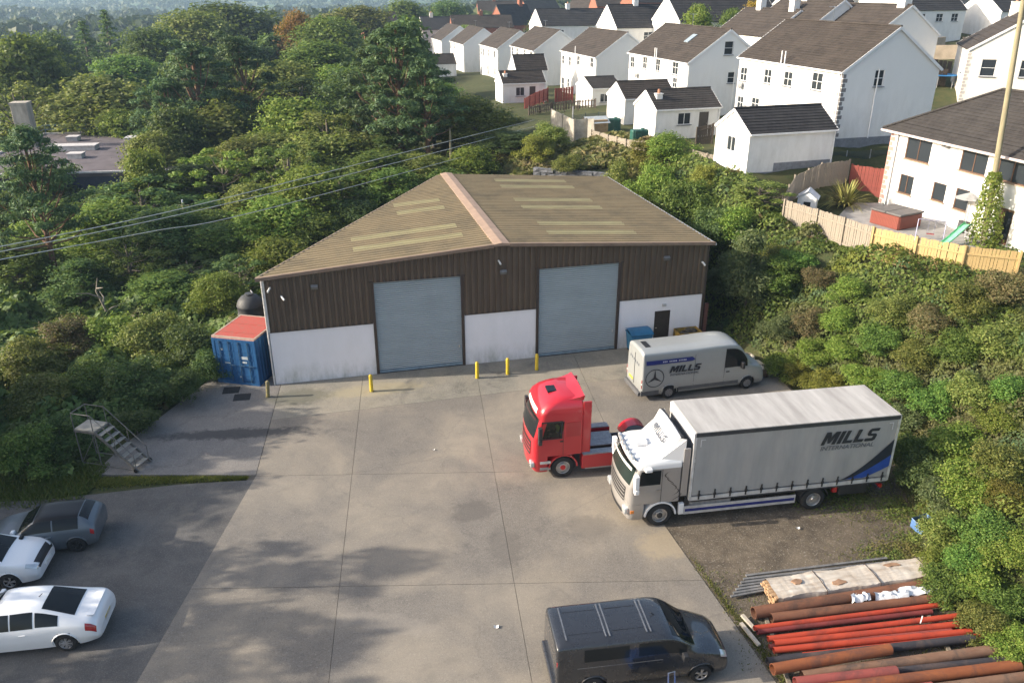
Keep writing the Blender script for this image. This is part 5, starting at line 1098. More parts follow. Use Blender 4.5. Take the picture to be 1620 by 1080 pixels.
# ---- person in the red cab
def person_seated(root_loc,hd):
    o=empty('person',root_loc,hd,'person in a yellow hi-vis vest and red cap seated in the red cab','person')
    J=[(0,0,.10),(0,0,.30),(.02,0,.52),(.02,0,.60),(.03,0,.68),(.0,.19,.50),(.10,.25,.26),(.36,.18,.22),(.42,.16,.22),(.0,-.19,.50),(.10,-.25,.26),(.36,-.18,.22),(.42,-.16,.22),(.10,.10,.08),(.48,.12,.10),(.52,.12,-.32),(.10,-.10,.08),(.48,-.12,.10),(.52,-.12,-.32),(.64,.12,-.36),(.64,-.12,-.36)]
    E_=[(0,1),(1,2),(2,3),(3,4),(2,5),(5,6),(6,7),(7,8),(2,9),(9,10),(10,11),(11,12),(0,13),(13,14),(14,15),(0,16),(16,17),(17,18),(15,19),(18,20)]
    rad=[.15,.155,.14,.062,.075,.075,.05,.042,.045,.075,.05,.042,.045,.10,.075,.05,.10,.075,.05,.045,.045]
    me=bpy.data.meshes.new('body'); me.from_pydata(J,E_,[]); b=link_mesh('body',me,mat('dark_clothes',(.03,.035,.06),.9),o)
    sk=b.modifiers.new('skin','SKIN'); ss=b.modifiers.new('sub','SUBSURF'); ss.levels=1; ss.render_levels=1
    for i,sv in enumerate(me.skin_vertices[0].data): sv.radius=(rad[i],rad[i]); sv.use_root=(i==0)
    SK=mat('skin',(.52,.30,.22),.6)
    P=[]
    for i in range(13):
        t=math.pi*i/12; row=[]
        for j in range(17):
            p=2*math.pi*j/16; r=.095*math.sin(t)*(1.0 if i<7 else 1-.04*(i-6)); x,y=r*1.12*math.cos(p),r*.9*math.sin(p)
            if 5<=i<=8 and j in (0,16): x+=.028 if i in (6,7) else .008
            row.append((x+.04,y,.80+.125*math.cos(t)))
        P.append(row)
    h=MB().grid(P).build('head',SK,o,smooth=180)
    for sg in (1,-1):
        MB().box((.135,sg*.035,.815),(.012,.022,.010)).build('eye',mat('eye_dark',(.05,.04,.04),.3),h); MB().box((.03,sg*.09,.80),(.04,.016,.055)).build('ear',SK,h)
        fb_=MB()
        for k in range(4): fb_.tube([(.44,sg*.16+.018*(k-1.5),.22),(.50,sg*.16+.02*(k-1.5),.225),(.53,sg*.16+.018*(k-1.5),.20)],[.010,.009,.007],5)
        fb_.tube([(.42,sg*.13,.225),(.46,sg*.10,.24)],[.011,.008],5); fb_.box((.43,sg*.16,.22),(.08,.08,.03)); fb_.build('hand',SK,o)
    MB().box((.14,0,.745),(.012,.045,.008)).build('mouth',mat('lips',(.35,.12,.10),.6),h)
    mb=MB(); mb.lathe([(.108,0),(.106,.05),(.08,.10),(.04,.125),(.001,.13)],(.035,0,.83),'Z',16); mb.box((.16,0,.835),(.11,.14,.012)); mb.build('cap',mat('red_cap',(.45,.03,.04),.8),o,smooth=50)
    mb=MB(); mb.tube([(0,0,.06),(.0,0,.30),(.02,0,.50),(.02,0,.57)],[.185,.19,.20,.10],14,False); v=mb.build('hi_vis_vest',mat('hi_vis_yellow',(.62,.72,.04),.7),o,smooth=60)
    mb=MB(); mb.tube([(0,0,.22),(0,0,.28)],[.194,.194],14,False); mb.build('reflective_band',mat('reflective',(.6,.6,.6),.3),v)
hd=rt.rotation_euler.z; p=Matrix.Rotation(hd,3,'Z')@Vector((.02,.66,1.72))+rt.location; person_seated(p,hd)
# ================================================================ yard objects
rnd=random.Random(11)
# ---- blue shipping container
ca=R(-12.3); ct=empty('shipping_container',(-15.47,37.44,0),ca,'weathered blue shipping container with a red roof beside the warehouse','container')
BLU=NT('container_blue'); v=BLU.obj(); f=BLU.noise(BLU.mapping(v,(2,2,.4)),2.2,6,.7); c=BLU.mix(BLU.ramp(f,[(.35,0),(.7,1)]),(.010,.065,.185),(.022,.115,.26)); c=BLU.mix(BLU.ramp(BLU.noise(v,5,6,.75),[(.64,0),(.72,.7)]),c,(.13,.07,.045)); BLU.bsdf(c,.55,0,None,0,.4); BLU=BLU.m
CW,CL,CHt=2.42,3.02,2.55
def corr(axis,fixed,a0,a1,z0,z1,sg):
    mb=MB(); x=a0; pts=[]
    while x<a1-.01:
        for d,e in ((0,0),(.07,0),(.11,1),(.20,1),(.24,0)):
            if x+d<a1: pts.append((x+d,e*.035))
        x+=.28
    pts.append((a1,0))
    for (a,e),(b,g) in zip(pts,pts[1:]):
        P=(lambda t,k,z:(fixed-sg*k,t,z)) if axis=='y' else (lambda t,k,z:(t,fixed-sg*k,z))
        mb.quad(P(a,e,z0),P(b,g,z0),P(b,g,z1),P(a,e,z1))
    return mb
corr('y',CW,.12,CL-.12,.16,CHt-.1,1).build('side_panel',BLU,ct); corr('y',0,.12,CL-.12,.16,CHt-.1,-1).build('side_panel',BLU,ct); corr('x',CL,.1,CW-.1,.16,CHt-.1,1).build('end_panel',BLU,ct)
mb=MB()
for x in (.07,CW-.07):
    for y in (.07,CL-.07): mb.box((x,y,CHt/2),(.14,.14,CHt))
for y in (.07,CL-.07): mb.box((CW/2,y,.08),(CW-.28,.13,.16)); mb.box((CW/2,y,CHt-.06),(CW-.28,.13,.12))
for x in (.06,CW-.06): mb.box((x,CL/2,.08),(.10,CL-.28,.16)); mb.box((x,CL/2,CHt-.05),(.10,CL-.28,.10))
mb.build('frame',BLU,ct)
for k in (0,1):
    x0=.15+k*1.06; d=MB().b2(x0,x0+1.05,.02,.07,.17,CHt-.13).build('door',BLU,ct)
    for zz in (.55,1.0,1.45,1.9,2.3): MB().b2(x0+.05,x0+1.0,.005,.02,zz-.03,zz+.03).build('door_rib',BLU,d)
    for dx in (.27,.78):
        mb=MB(); mb.cyl((x0+dx,-.02,.15),(x0+dx,-.02,CHt-.12),.022,n=7)
        for zz in (.3,.9,1.7,2.35): mb.box((x0+dx,-.01,zz),(.10,.05,.06))
        mb.box((x0+dx+.10,-.05,1.12),(.34,.03,.05)); mb.build('lock_bar',mat('worn_blue_bar',(.05,.12,.22),.5,.3),d)
    for (dx,zz,w,h) in (((.55,1.55,.34,.16),(.52,1.3,.26,.10),(.2,.45,.16,.08)) if k else ((.35,1.95,.12,.12),(.6,1.2,.3,.06))): MB().b2(x0+dx-w/2,x0+dx+w/2,-.002,.004,zz-h/2,zz+h/2).build('faded_label',mat('faded_white',(.42,.47,.50),.7,var=.5,scale=12),d)
MB().b2(.02,CW-.02,.02,CL-.02,CHt-.02,CHt+.03).build('roof_panel',mat('rusty_roof_red',(.34,.05,.035),.8,col2=(.50,.36,.30),scale=4),ct)
for k in range(5):
    mb=MB(); mb.box((CW/2,.37+k*.57,CHt+.065+.01*(k%2)),(2.2,.55,.05)); o=mb.build('roof_board',mat('red_board',(.42,.055,.04),.75,col2=(.33,.10,.07),scale=5),ct)
mb=MB()
for y in (.1,2.92): mb.box((CW/2,y,CHt+.06),(2.42,.10,.09))
for x in (.05,CW-.05): mb.box((x,CL/2,CHt+.06),(.08,2.7,.08))
mb.build('roof_edge',mat('pale_rust',(.40,.30,.24),.8),ct)
# ---- black dome tank
p=GY(397,488,42.2); tk=empty('water_tank',(p.x,p.y,gz1(p.x,p.y)-.05),0,'black plastic dome-topped tank behind the blue container','tank'); tz=GY(397,465,42.2).z-tk.location.z
prof=[(.0,0),(.74,0),(.76,.06)]
for k in range(5): z=.1+(tz-.75)*k/5; prof+=[(.76,z),(.735,z+.03),(.735,z+(tz-.75)/5-.05),(.76,z+(tz-.75)/5-.02)]
prof+=[(.75,tz-.6),(.66,tz-.35),(.46,tz-.13),(.22,tz-.04),(.001,tz-.02)]
MB().lathe(prof,(0,0,0),'Z',28).build('tank_body',mat('tank_black',(.045,.047,.05),.6,var=.4),tk,smooth=50); MB().lathe([(.24,tz-.06),(.24,tz+.04),(.001,tz+.06)],(0,0,0),'Z',16).build('lid',MATS['tank_black'],tk); MB().bar((.2,.1,tz),(.05,.2,tz+.16),.05).build('vent',MATS['pale_trim'],tk)
# ---- bollards
YEL=mat('bollard_yellow',(.62,.46,.025),.5,col2=(.50,.34,.03),scale=5,bump=.1)
for px,py,h,lab in ((588,619,.95,'yellow steel bollard in front of the left white wall panel'),(755,598,.95,'yellow steel bollard by the right jamb of the left roller door'),(803,592,.95,'yellow steel bollard in the middle of the central white wall'),(849,585,.95,'yellow steel bollard by the left jamb of the right roller door'),(424,628,.95,'dirty leaning yellow bollard beside the blue container')):
    b=G(px,py); o=empty('bollard',b,rnd.uniform(0,3),lab,'bollard','yellow bollards along the warehouse')
    m=YEL if px!=424 else mat('dirty_yellow',(.28,.22,.06),.7,col2=(.10,.10,.08),scale=6)
    MB().lathe([(.095,-.05),(.095,h-.05),(.08,h-.01),(.04,h+.015),(.001,h+.02)],(0,0,0),'Z',16).build('post',m,o,smooth=50); MB().lathe([(.10,0),(.14,0),(.14,.015),(.10,.02)],(0,0,0),'Z',16).build('collar',mat('bollard_base',(.2,.18,.12),.9),o)
    if px==424: o.rotation_euler=(R(3),R(6),0)
# ---- mobile steps
st=empty('access_steps',(-17.65,29.75,0),R(-14),'galvanised mobile access steps with handrails and a platform at the grass edge','steps')
GAL=mat('galvanised',(.17,.16,.145),.7,.3,var=.4,scale=5); TRD=mat('step_tread',(.29,.27,.23),.8)
PZ=1.75; hw=.42
pl=MB().b2(-1.0,0,-hw,hw,PZ-.06,PZ).build('platform',TRD,st); MB().b2(-1.02,.02,-hw-.03,hw+.03,PZ-.14,PZ-.06).build('platform_frame',GAL,st)
for k in range(7):
    t=(k+.7)/7.6; x=.05+1.75*t; z=PZ*(1-t); MB().b2(x-.11,x+.11,-hw,hw,z-.03,z).build('tread',TRD,st)
for sg in (1,-1):
    MB().bar((0,sg*hw,PZ-.05),(1.8,sg*hw,.02),.05,.12).build('stringer',GAL,st)
    mb=MB(); mb.tube([(-1.0,sg*hw,PZ+.75),(-.05,sg*hw,PZ+.75),(1.75,sg*hw,.78)],.02,6)
    for x,z0,z1 in ((-1.0,PZ,PZ+.75),(-.05,PZ,PZ+.75),(.9,PZ*.5,PZ*.5+.72),(1.72,.1,.80)): mb.cyl((x,sg*hw,z0),(x,sg*hw,z1),.018,n=6)
    mb.build('handrail',GAL,st)
    for x in (-.98,-.02): MB().cyl((x,sg*hw,0),(x,sg*hw,PZ-.1),.025,n=6).build('leg',GAL,st)
    MB().cyl((-.98,sg*hw,.08),(1.7,sg*hw,.08),.022,n=6).build('base_rail',GAL,st); MB().bar((-.98,sg*hw,.1),(-.02,sg*hw,PZ-.2),.02).build('brace',GAL,st)
    MB().lathe([(.04,-.02),(.09,-.02),(.09,.02),(.04,.02)],(1.72,sg*(hw+.06),.09),'Y',12).build('castor',RUB,st)
MB().cyl((-1.0,-hw,PZ+.75),(-1.0,hw,PZ+.75),.02,n=6).build('end_rail',GAL,st)
# ---- bins by the entrance
def big_bin(loc,rz,m,lab,w=1.25,d=.9,h=1.15,open_=False):
    o=empty('waste_bin',loc,rz,lab,'bin','wheeled bins by the entrance door')
    mb=MB(); P=[[(sx*w*k/2,sy*d*k/2,z) for sx,sy in ((-1,-1),(1,-1),(1,1),(-1,1),(-1,-1))] for k,z in ((.86,.16),(1.0,h),(1.06,h),(1.06,h+.06))]; mb.grid(P); mb.poly(P[0][:4]); mb.build('bin_body',m,o)
    if open_:
        for k in range(7): MB().box((rnd.uniform(-.4,.4),rnd.uniform(-.25,.25),h-.02),(.4,.3,.16),rz=rnd.uniform(0,3)).build('rubbish_bag',mat('rubbish',(.06,.05,.035),.8),o,bevel=.05)
        MB().poly([(-w*.53,d*.5,h+.07),(w*.53,d*.5,h+.07),(w*.50,d*.70,h-.6),(-w*.50,d*.70,h-.6)]).build('lid',m,o)
    else:
        mb=MB(); mb.grid([[(-w*.54,y,z),(w*.54,y,z)] for y,z in ((-d*.56,h+.07),(-d*.3,h+.17),(d*.1,h+.22),(d*.54,h+.16))]); mb.build('lid',m,o,smooth=60)
    for sx in (-1,1):
        for sy in (-1,1): MB().lathe([(.02,-.025),(.09,-.025),(.09,.025),(.02,.025)],(sx*w*.36,sy*d*.34,.09),'Y',12).build('castor',RUB,o)
    MB().cyl((-w*.5,-d*.57,h-.08),(w*.5,-d*.57,h-.08),.02,n=6).build('handle',m,o)
b=WO+Matrix.Rotation(WA,3,'Z')@Vector((19.95,-.62,0)); big_bin(b,WA,mat('bin_blue',(.02,.14,.28),.5),'blue wheeled bin with closed lid left of the brown entrance door')
b=WO+Matrix.Rotation(WA,3,'Z')@Vector((22.95,-.60,0)); big_bin(b,WA,mat('bin_yellow',(.45,.28,.03),.6,col2=(.16,.11,.04),scale=4),'grimy yellow open bin full of rubbish right of the entrance door',1.3,.8,.95,True)
# ---- scrap by the van's nose
for i,(px,py,kind) in enumerate(((1180,560,'drum'),(1192,568,'slab'),(1204,578,'pipe'),(1198,585,'pipe2'))):
    g=G(px,py+12); z=gz1(g.x,g.y)+.1
    if kind=='drum': mb=MB(); mb.lathe([(.001,.0),(.42,.0),(.45,.1),(.45,.35),(.40,.42),(.30,.44)],(0,0,0),'Z',18); o=mb.build('washing_drum',mat('pale_scrap',(.50,.45,.38),.7,var=.4),smooth=40); lab='round pale drum lying in the weeds by the silver van'
    elif kind=='slab': mb=MB(); mb.box((0,0,.2),(1.0,.5,.3)); o=mb.build('scrap_block',MATS['pale_scrap'],bevel=.04); o.rotation_euler=(.2,.3,.6); lab='pale broken block in the scrap heap ahead of the silver van'
    else:
        mb=MB(); mb.tube([(-.7,0,.25),(.5,0,.25)],[.2,.2],16,False); mb.tube([(-.7,0,.25),(.5,0,.25)],[.16,.16],16,False); o=mb.build('duct_pipe',MATS['pale_scrap'] if kind=='pipe' else mat('brown_scrap',(.12,.07,.045),.8),smooth=40); o.rotation_euler=(0,.15,R(-40) if kind=='pipe' else R(20)); lab='short pale clay pipe in the scrap heap ahead of the silver van' if kind=='pipe' else 'short brown pipe at the foot of the scrap heap'
    o.location=(g.x,g.y,z); tag(o,lab,'scrap','scrap heap by the silver van')
# ---- pipes, timber and bars stacked bottom right
def rust(name,c1,c2,c3,r=.75):
    n=NT(name); v=n.obj(); a=n.noise(n.mapping(v,(.5,2,2)),3,6,.7); b=n.noise(v,1.1,6,.75,.6); c=n.mix(n.ramp(a,[(.3,0),(.7,1)]),c1,c2); c=n.mix(n.ramp(b,[(.5,0),(.64,.85)]),c,c3); n.bsdf(c,r,0,n.bump(a,.3,.01),0,.3); MATS[name]=n.m; return n.m
PB=rust('pipe_brown',(.14,.062,.036),(.20,.09,.052),(.09,.05,.035)); PR=rust('pipe_red',(.36,.045,.022),(.42,.065,.03),(.23,.045,.028),.55); PM=rust('pipe_maroon',(.14,.028,.028),(.20,.04,.035),(.10,.03,.025)); PO=rust('pipe_orange_rust',(.25,.085,.032),(.19,.062,.028),(.11,.05,.035)); PG=rust('pipe_grey_brown',(.21,.13,.085),(.16,.085,.055),(.08,.06,.05)); PK=rust('pipe_black',(.03,.03,.036),(.05,.045,.05),(.10,.07,.06)); PP=rust('pipe_pink',(.28,.075,.06),(.23,.055,.048),(.15,.05,.045))
def pipe(a,b,r,zc,m,lab,grp):
    A=G(a[0],a[1],zc); B=G(b[0],b[1],zc); o=empty('steel_pipe',A,math.atan2(B.y-A.y,B.x-A.x),lab,'pipe',grp); L=(B-A).length; t=max(.012,r*.09)
    mb=MB(); mb.lathe([(r-t,0),(r,0),(r,L),(r-t,L),(r-t,0)],(0,0,0),'X',20); mb.build('pipe_wall',m,o,smooth=40)
    return o
PL=[((1192,969),(1490,921),.20,.24,PB,'rust-brown pipe lying against the wrapped timber'),
((1220,977),(1500,944),.16,.20,PB,'dull brown pipe just below the white plastic scraps'),
((1193,993),(1497,955),.085,.20,PR,'topmost of the thin bright red pipes'),
((1198,999),(1474,967),.085,.14,PM,'thin maroon pipe between two bright red pipes'),
((1215,1010),(1530,972),.095,.22,PR,'bright red pipe with a white tag tied near its right end'),
((1224,1017),(1537,985),.11,.18,PR,'orange-red pipe third of the bright ones'),
((1217,1022),(1505,997),.08,.10,PP,'thin pinkish pipe half hidden below the orange-red one'),
((1224,1028),(1536,998),.10,.22,PR,'bright red pipe fourth from the top'),
((1270,1036),(1560,1004),.09,.14,PR,'lowest bright red pipe, sticking out farthest at right'),
((1214,1046),(1540,1009),.13,.20,PK,'long black pipe just under the bright red ones'),
((1222,1058),(1408,1026),.17,.42,PO,'short orange-rust pipe lying on top of the black one'),
((1232,1040),(1330,1030),.09,.12,PK,'short thin black pipe end poking out at left'),
((1269,1069),(1579,1027),.17,.22,PG,'grey-brown thick pipe with dark smudges'),
((1258,1079),(1418,1061),.16,.34,PP,'short pinkish-red thick pipe at the bottom'),
((1330,1070),(1588,1044),.13,.14,PK,'black pipe between the grey-brown and the long rusty pipe'),
((1290,1092),(1612,1052),.18,.26,PO,'long rusty-orange pipe reaching the right corner'),
((1340,1108),(1630,1070),.17,.24,PG,'grey-brown pipe cut by the bottom edge'),
((1280,1112),(1475,1086),.15,.36,PP,'pinkish pipe cut by the bottom edge')]
for q in PL: pipe(*q,'stacked steel pipes at lower right')
for px0,py0,px1,py1 in ((1206,962,1250,1085),(1440,925,1520,1060)):
    A,B=G(px0,py0,.04),G(px1,py1,.04); o=MB().bar(A,B,.12,.09).build('timber_bearer',mat('grey_timber',(.20,.17,.13),.9,var=.4)); tag(o,'timber bearer under the left ends of the pipes' if px0<1300 else 'timber bearer under the right ends of the pipes','timber','bearers under the pipes')
# white tag on red pipe
g=G(1456,985,.35); o=MB().bar(g,g+Vector((.02,.02,.28)),.03,.01).build('plastic_tag',mat('white_plastic2',(.7,.7,.7),.5)); tag(o,'white plastic tag tied round a bright red pipe','tag')
# wrapped timber bundle
A=G(1213,945,.0); B=G(1492,905,.0); ang=math.atan2(B.y-A.y,B.x-A.x); tb=empty('timber_bundle',A,ang,'long bundle of planks in torn white wrapping with dark straps','timber bundle'); L=(B-A).length
WR=mat('white_wrap',(.56,.52,.46),.5,col2=(.33,.27,.21),scale=2.2,bump=.6,bscale=5,stretch=(.5,2.5,2))
P=[]
for x in np.linspace(.12,L,90):
    w=.5+.02*math.sin(x*4.1); row=[]
    for (y,z) in ((-w,.02),(-w-.02,.2),(-w+.03,.40),(-w*.5,.44),(0,.42),(w*.5,.45),(w-.03,.41),(w+.01,.2),(w,.02)): row.append((x,y+.015*math.sin(x*2.3+z*9)+rnd.uniform(-.012,.012),z+.012*math.sin(x*3.1+y*5)+rnd.uniform(-.014,.014)))
    P.append(row)
MB().grid(P).build('wrapping',WR,tb,smooth=50)
pm=MB().box((.3,0,0),(.62,.145,.055)).mesh('plank',mat('plank_end',(.42,.27,.15),.85,var=.4,scale=8))
for i in range(6):
    for j in range(5):
        o=link_mesh('plank',pm,None,tb); o.location=(rnd.uniform(-.08,.06),-.43+i*.155+.01,.07+j*.068)
for xx in (1.9,3.9,5.9,7.3):
    mb=MB(); mb.tube([(xx,-.55,.03),(xx,-.555,.2),(xx,-.49,.435),(xx,0,.47),(xx,.49,.45),(xx,.55,.2),(xx,.54,.03)],.014,6); mb.build('strap',mat('dark_strap',(.05,.035,.03),.7),tb)
for xx,yy,w in ((1.1,.1,.35),(2.5,-.2,.5),(4.8,.25,.6),(6.6,.1,.45)): MB().prism([(xx+w*.6*math.cos(t)*rnd.uniform(.6,1.2),yy+.12*math.sin(t)*rnd.uniform(.5,1.3)) for t in np.linspace(0,5.6,9)],'Z',.42,.465).build('torn_patch',mat('exposed_wood',(.30,.18,.11),.9,var=.4),tb)
for i in range(7):
    a=(1156+i*4,943-i*5.5); b=(1405+rnd.uniform(-20,20),898-i*2.2+rnd.uniform(-3,3)); A=G(*a,.10+.03*(i%3)); B=G(*b,.10+.03*(i%3)); o=MB().bar(A,B,.09,.05).build('steel_bar',mat('grey_bar',(.20,.20,.20),.6,.3,var=.4)); tag(o,['long grey bar nearest the wrapped timber','second long grey bar beside the wrapped timber','third long grey bar beside the wrapped timber','middle grey bar of the loose bars behind the timber','fifth long grey bar behind the wrapped timber','sixth long grey bar behind the wrapped timber','long grey bar farthest from the wrapped timber'][i],'bar','loose bars behind the timber')
for i,(a,b) in enumerate((((1174,972),(1196,997)),((1172,985),(1201,1020)))): o=MB().bar(G(*a,.12),G(*b,.08),.12,.07).build('timber_offcut',mat('bleached_timber',(.42,.37,.30),.9)); tag(o,['short pale timber offcut nearest the pipe ends','short pale timber offcut nearest the concrete edge'][i],'timber','timber offcuts by the pipes')
# crumpled plastic
for i,(px,py,n_) in enumerate(((1358,951,9),(1405,948,16),(1450,940,22))):
    g=G(px,py,.22); P=[]; 
    for a in range(6): P.append([(g.x-.5*n_/16+b*n_/16*.11+rnd.uniform(-.03,.03),g.y-.16+a*.07+b*.012,.30+.16*math.sin(a*.63)+rnd.uniform(-.07,.07)) for b in range(12)])
    o=MB().grid(P).build('plastic_sheet',mat('crumpled_plastic',(.72,.74,.76),.35,var=.15),smooth=25); tag(o,['small scrap of white plastic sheet between the brown pipes','middle piece of crumpled white plastic between the brown pipes','largest crumpled white plastic sheet, at the bushes'][i],'plastic sheet','white plastic between the pipes')
# blue crate at the bank
g=G(1456,836); cr_=empty('plastic_crate',(g.x,g.y,max(0,gz1(g.x,g.y))),R(30),'small blue plastic tub dumped at the edge of the bushes','tub'); mb=MB(); P=[[(sx*.42*k,sy*.30*k,z) for sx,sy in ((-1,-1),(1,-1),(1,1),(-1,1),(-1,-1))] for k,z in ((.8,0),(1,.38),(1.06,.40),(1.04,.42),(.94,.38),(.76,.04))]; mb.grid(P); mb.poly(P[0][:4]); mb.poly(P[-1][:4]); b=mb.build('tub_wall',mat('tub_blue',(.10,.20,.42),.5),cr_); cr_.rotation_euler=(.25,.1,.5)
# blue trolley in front of the crew van
g=G(1052,1083,.78); tr=empty('platform_trolley',(g.x,g.y-.35,0),R(6),'blue trolley with an upright grey handle at the bottom edge','trolley')
MB().b2(-.62,.62,-.4,.4,.30,.36).build('deck',mat('trolley_blue',(.02,.08,.30),.45),tr); MB().b2(-.60,.60,-.38,.38,.36,.80).build('tray',MATS['trolley_blue'],tr,bevel=.04)
for sx in (-1,1):
    for sy in (-1,1): MB().lathe([(.03,-.03),(.13,-.03),(.13,.03),(.03,.03)],(sx*.45,sy*.33,.15),'Y',14).build('wheel',RUB,tr); MB().b2(sx*.45-.04,sx*.45+.04,sy*.33-.05,sy*.33+.05,.2,.30).build('wheel_fork',CHASS,tr)
mb=MB(); mb.tube([(.16,.36,.4),(.12,.40,1.18),(.30,.40,1.22),(.36,.36,.4)],.022,7); mb.build('handle',CHR,tr)
# ================================================================ fences
def fence(name,lab,pts,h,bm,pm=None,bw=.15,gap=.012,zf=None,face=1,rails=True,group=None,rail_h=(.25,.8),bay=1.8,rake=0):
    o=empty(name,(pts[0][0],pts[0][1],0),0,lab,'fence',group); O=Vector((pts[0][0],pts[0][1],0)); pm=pm or bm
    bmesh_=MB().box((0,0,.5),(bw-gap,.022,1)).mesh('board',bm)
    zf=zf or (lambda x,y: gz1(x,y))
    for (a,b) in zip(pts,pts[1:]):
        a3,b3=Vector((a[0],a[1],0)),Vector((b[0],b[1],0)); L=(b3-a3).length; u=(b3-a3)/L; nrm=Vector((u.y,-u.x,0))*face; nb=max(1,round(L/bay)); ang=math.atan2(u.y,u.x)
        zs=[a[2]+(b[2]-a[2])*k/nb if len(a)>2 else zf(*(a3+u*(L*k/nb)).xy) for k in range(nb+1)]
        for k in range(nb+1):
            p=a3+u*(L*k/nb)-O; mb=MB(); mb.box((p.x+nrm.x*.06,p.y+nrm.y*.06,zs[k]+h/2-.2),(.10,.10,h+.5),rz=ang); mb.build('post',pm,o)
        for k in range(nb):
            p,q=a3+u*(L*k/nb)-O,a3+u*(L*(k+1)/nb)-O
            if rails:
                for f in rail_h: MB().bar(p+nrm*.035+Vector((0,0,zs[k]+h*f)),q+nrm*.035+Vector((0,0,zs[k+1]+h*f)),.04,.09).build('rail',pm,o)
            n_=int((q-p).length/bw)
            for i in range(n_):
                t=(i+.5)/n_; c=p.lerp(q,t); bo=link_mesh('board',bmesh_,None,o); bo.location=(c.x,c.y,zs[k]+(zs[k+1]-zs[k])*t-.02); bo.rotation_euler=(0,rnd.uniform(-.01,.01),ang); bo.scale=(1,1,h*rnd.uniform(.985,1.015))
    return o
def GB(pp,z): q=G(pp[0],pp[1],z); return (q.x,q.y,z)
YF=mat('new_timber',(.50,.36,.165),.8,col2=(.38,.27,.12),scale=6,stretch=(3,3,.5)); OF=mat('old_timber',(.33,.285,.225),.9,col2=(.21,.18,.145),scale=6,stretch=(3,3,.5)); DF=mat('dark_timber',(.11,.085,.065),.9,var=.4,scale=6); RF=mat('red_fence_stain',(.24,.055,.04),.8,var=.3,scale=6)
fence('timber_fence','new yellow timber fence along the top of the bank',[GB(p,4.75) for p in ((1373,415),(1440,432),(1514,448),(1600,458))],2.05,YF,face=1)
fence('timber_fence','old grey timber fence continuing left from the yellow one',[GB(p,4.75) for p in ((1236,366),(1287,383),(1329,398),(1371,414))],2.05,OF,face=1)
fence('timber_fence','curved grey fence climbing to the red panel beside the white house',[(17.7,51.2,4.9),(19.3,54.0,5.6),(22.0,56.6,5.9),(24.4,57.7,5.9)],1.7,OF,face=-1)
fence('timber_fence','solid red-stained fence panel at the corner of the pink-quoined house',[(24.5,57.6,5.0),(26.3,56.1,5.0)],2.3,RF,face=-1,bw=.12,gap=.004)
fence('timber_fence','grey fence with gaps in front of the black-roofed garage gable',[GB(p,6.1) for p in ((1096,264),(1140,276),(1182,284))],1.3,OF,face=1,gap=.05)
fence('timber_fence','low wavy timber fence below the green oil tank',[GB((936,226),5.9),GB((962,234),6.0),GB((990,242),6.1),GB((1022,246),6.3)],1.15,OF,bw=.22,face=1)
fence('timber_fence','dark fence between the chimney outbuilding and the garage',[GB((1100,232),6.6),GB((1126,226),6.9)],1.6,DF,face=1)
fence('timber_fence','red-brown garden fence running down from the distant outbuilding',[GB((829,176),5.0),GB((846,166),5.2),GB((866,158),5.3)],1.5,RF,bw=.3,gap=.05,face=1)
fence('timber_fence','red-brown fence panel below the third house',[GB((878,162),5.3),GB((906,158),5.6)],1.7,RF,bw=.3,gap=.01,face=1)
fence('timber_fence','dark brown picket fence below the red panels',[GB((836,182),5.4),GB((872,176),5.5),GB((915,172),5.8),GB((942,170),6.0)],1.0,DF,bw=.3,gap=.14,face=1)
# concrete panel fence
cf=[GB((872,208),5.6),GB((890,218),5.7),GB((908,228),5.7),GB((926,226),5.8),GB((940,226),5.9)]
o=empty('concrete_fence',(cf[0][0],cf[0][1],0),0,'pale concrete panel fence at the corner of the back gardens','fence'); O=Vector((cf[0][0],cf[0][1],0)); CFM=mat('pale_concrete',(.40,.37,.31),.9,var=.35,scale=1.5)
for a,b in zip(cf,cf[1:]):
    a,b=Vector(a)-O,Vector(b)-O; MB().bar(a+Vector((0,0,1.0)),b+Vector((0,0,1.0)),.08,2.3).build('panel',CFM,o); MB().box(a+Vector((0,-.08,1.0)),(.16,.16,2.5)).build('post',mat('concrete_post',(.28,.26,.22),.9),o)
# dark mesh railing beside the largest house
o=empty('mesh_fence',(23.3,60.2,6.4),math.atan2(1.7,8.0),'dark green mesh fence below the plinth of the largest house','fence'); MG=mat('mesh_green',(.03,.05,.055),.6)
for k in range(5): MB().cyl((k*2,0,-.6),(k*2,0,1.35),.035,n=6).build('post',mat('grey_post',(.3,.31,.32),.6),o)
for k in range(14): MB().bar((0,0,.05+k*.09),(8,0,.05+k*.09),.02,.04).build('wire',MG,o)
# dark mesh fence in the back garden
q=GB((905,205),6.0); o=empty('mesh_fence',q,R(35),'dark green mesh fence behind the concrete panels','fence')
for k in range(5): MB().cyl((k*1.7,0,-.2),(k*1.7,0,1.5),.04,n=6).build('post',MG,o)
for k in range(12): MB().bar((0,0,.1+k*.11),(6.8,0,.1+k*.11),.02,.05).build('wire',MG,o)
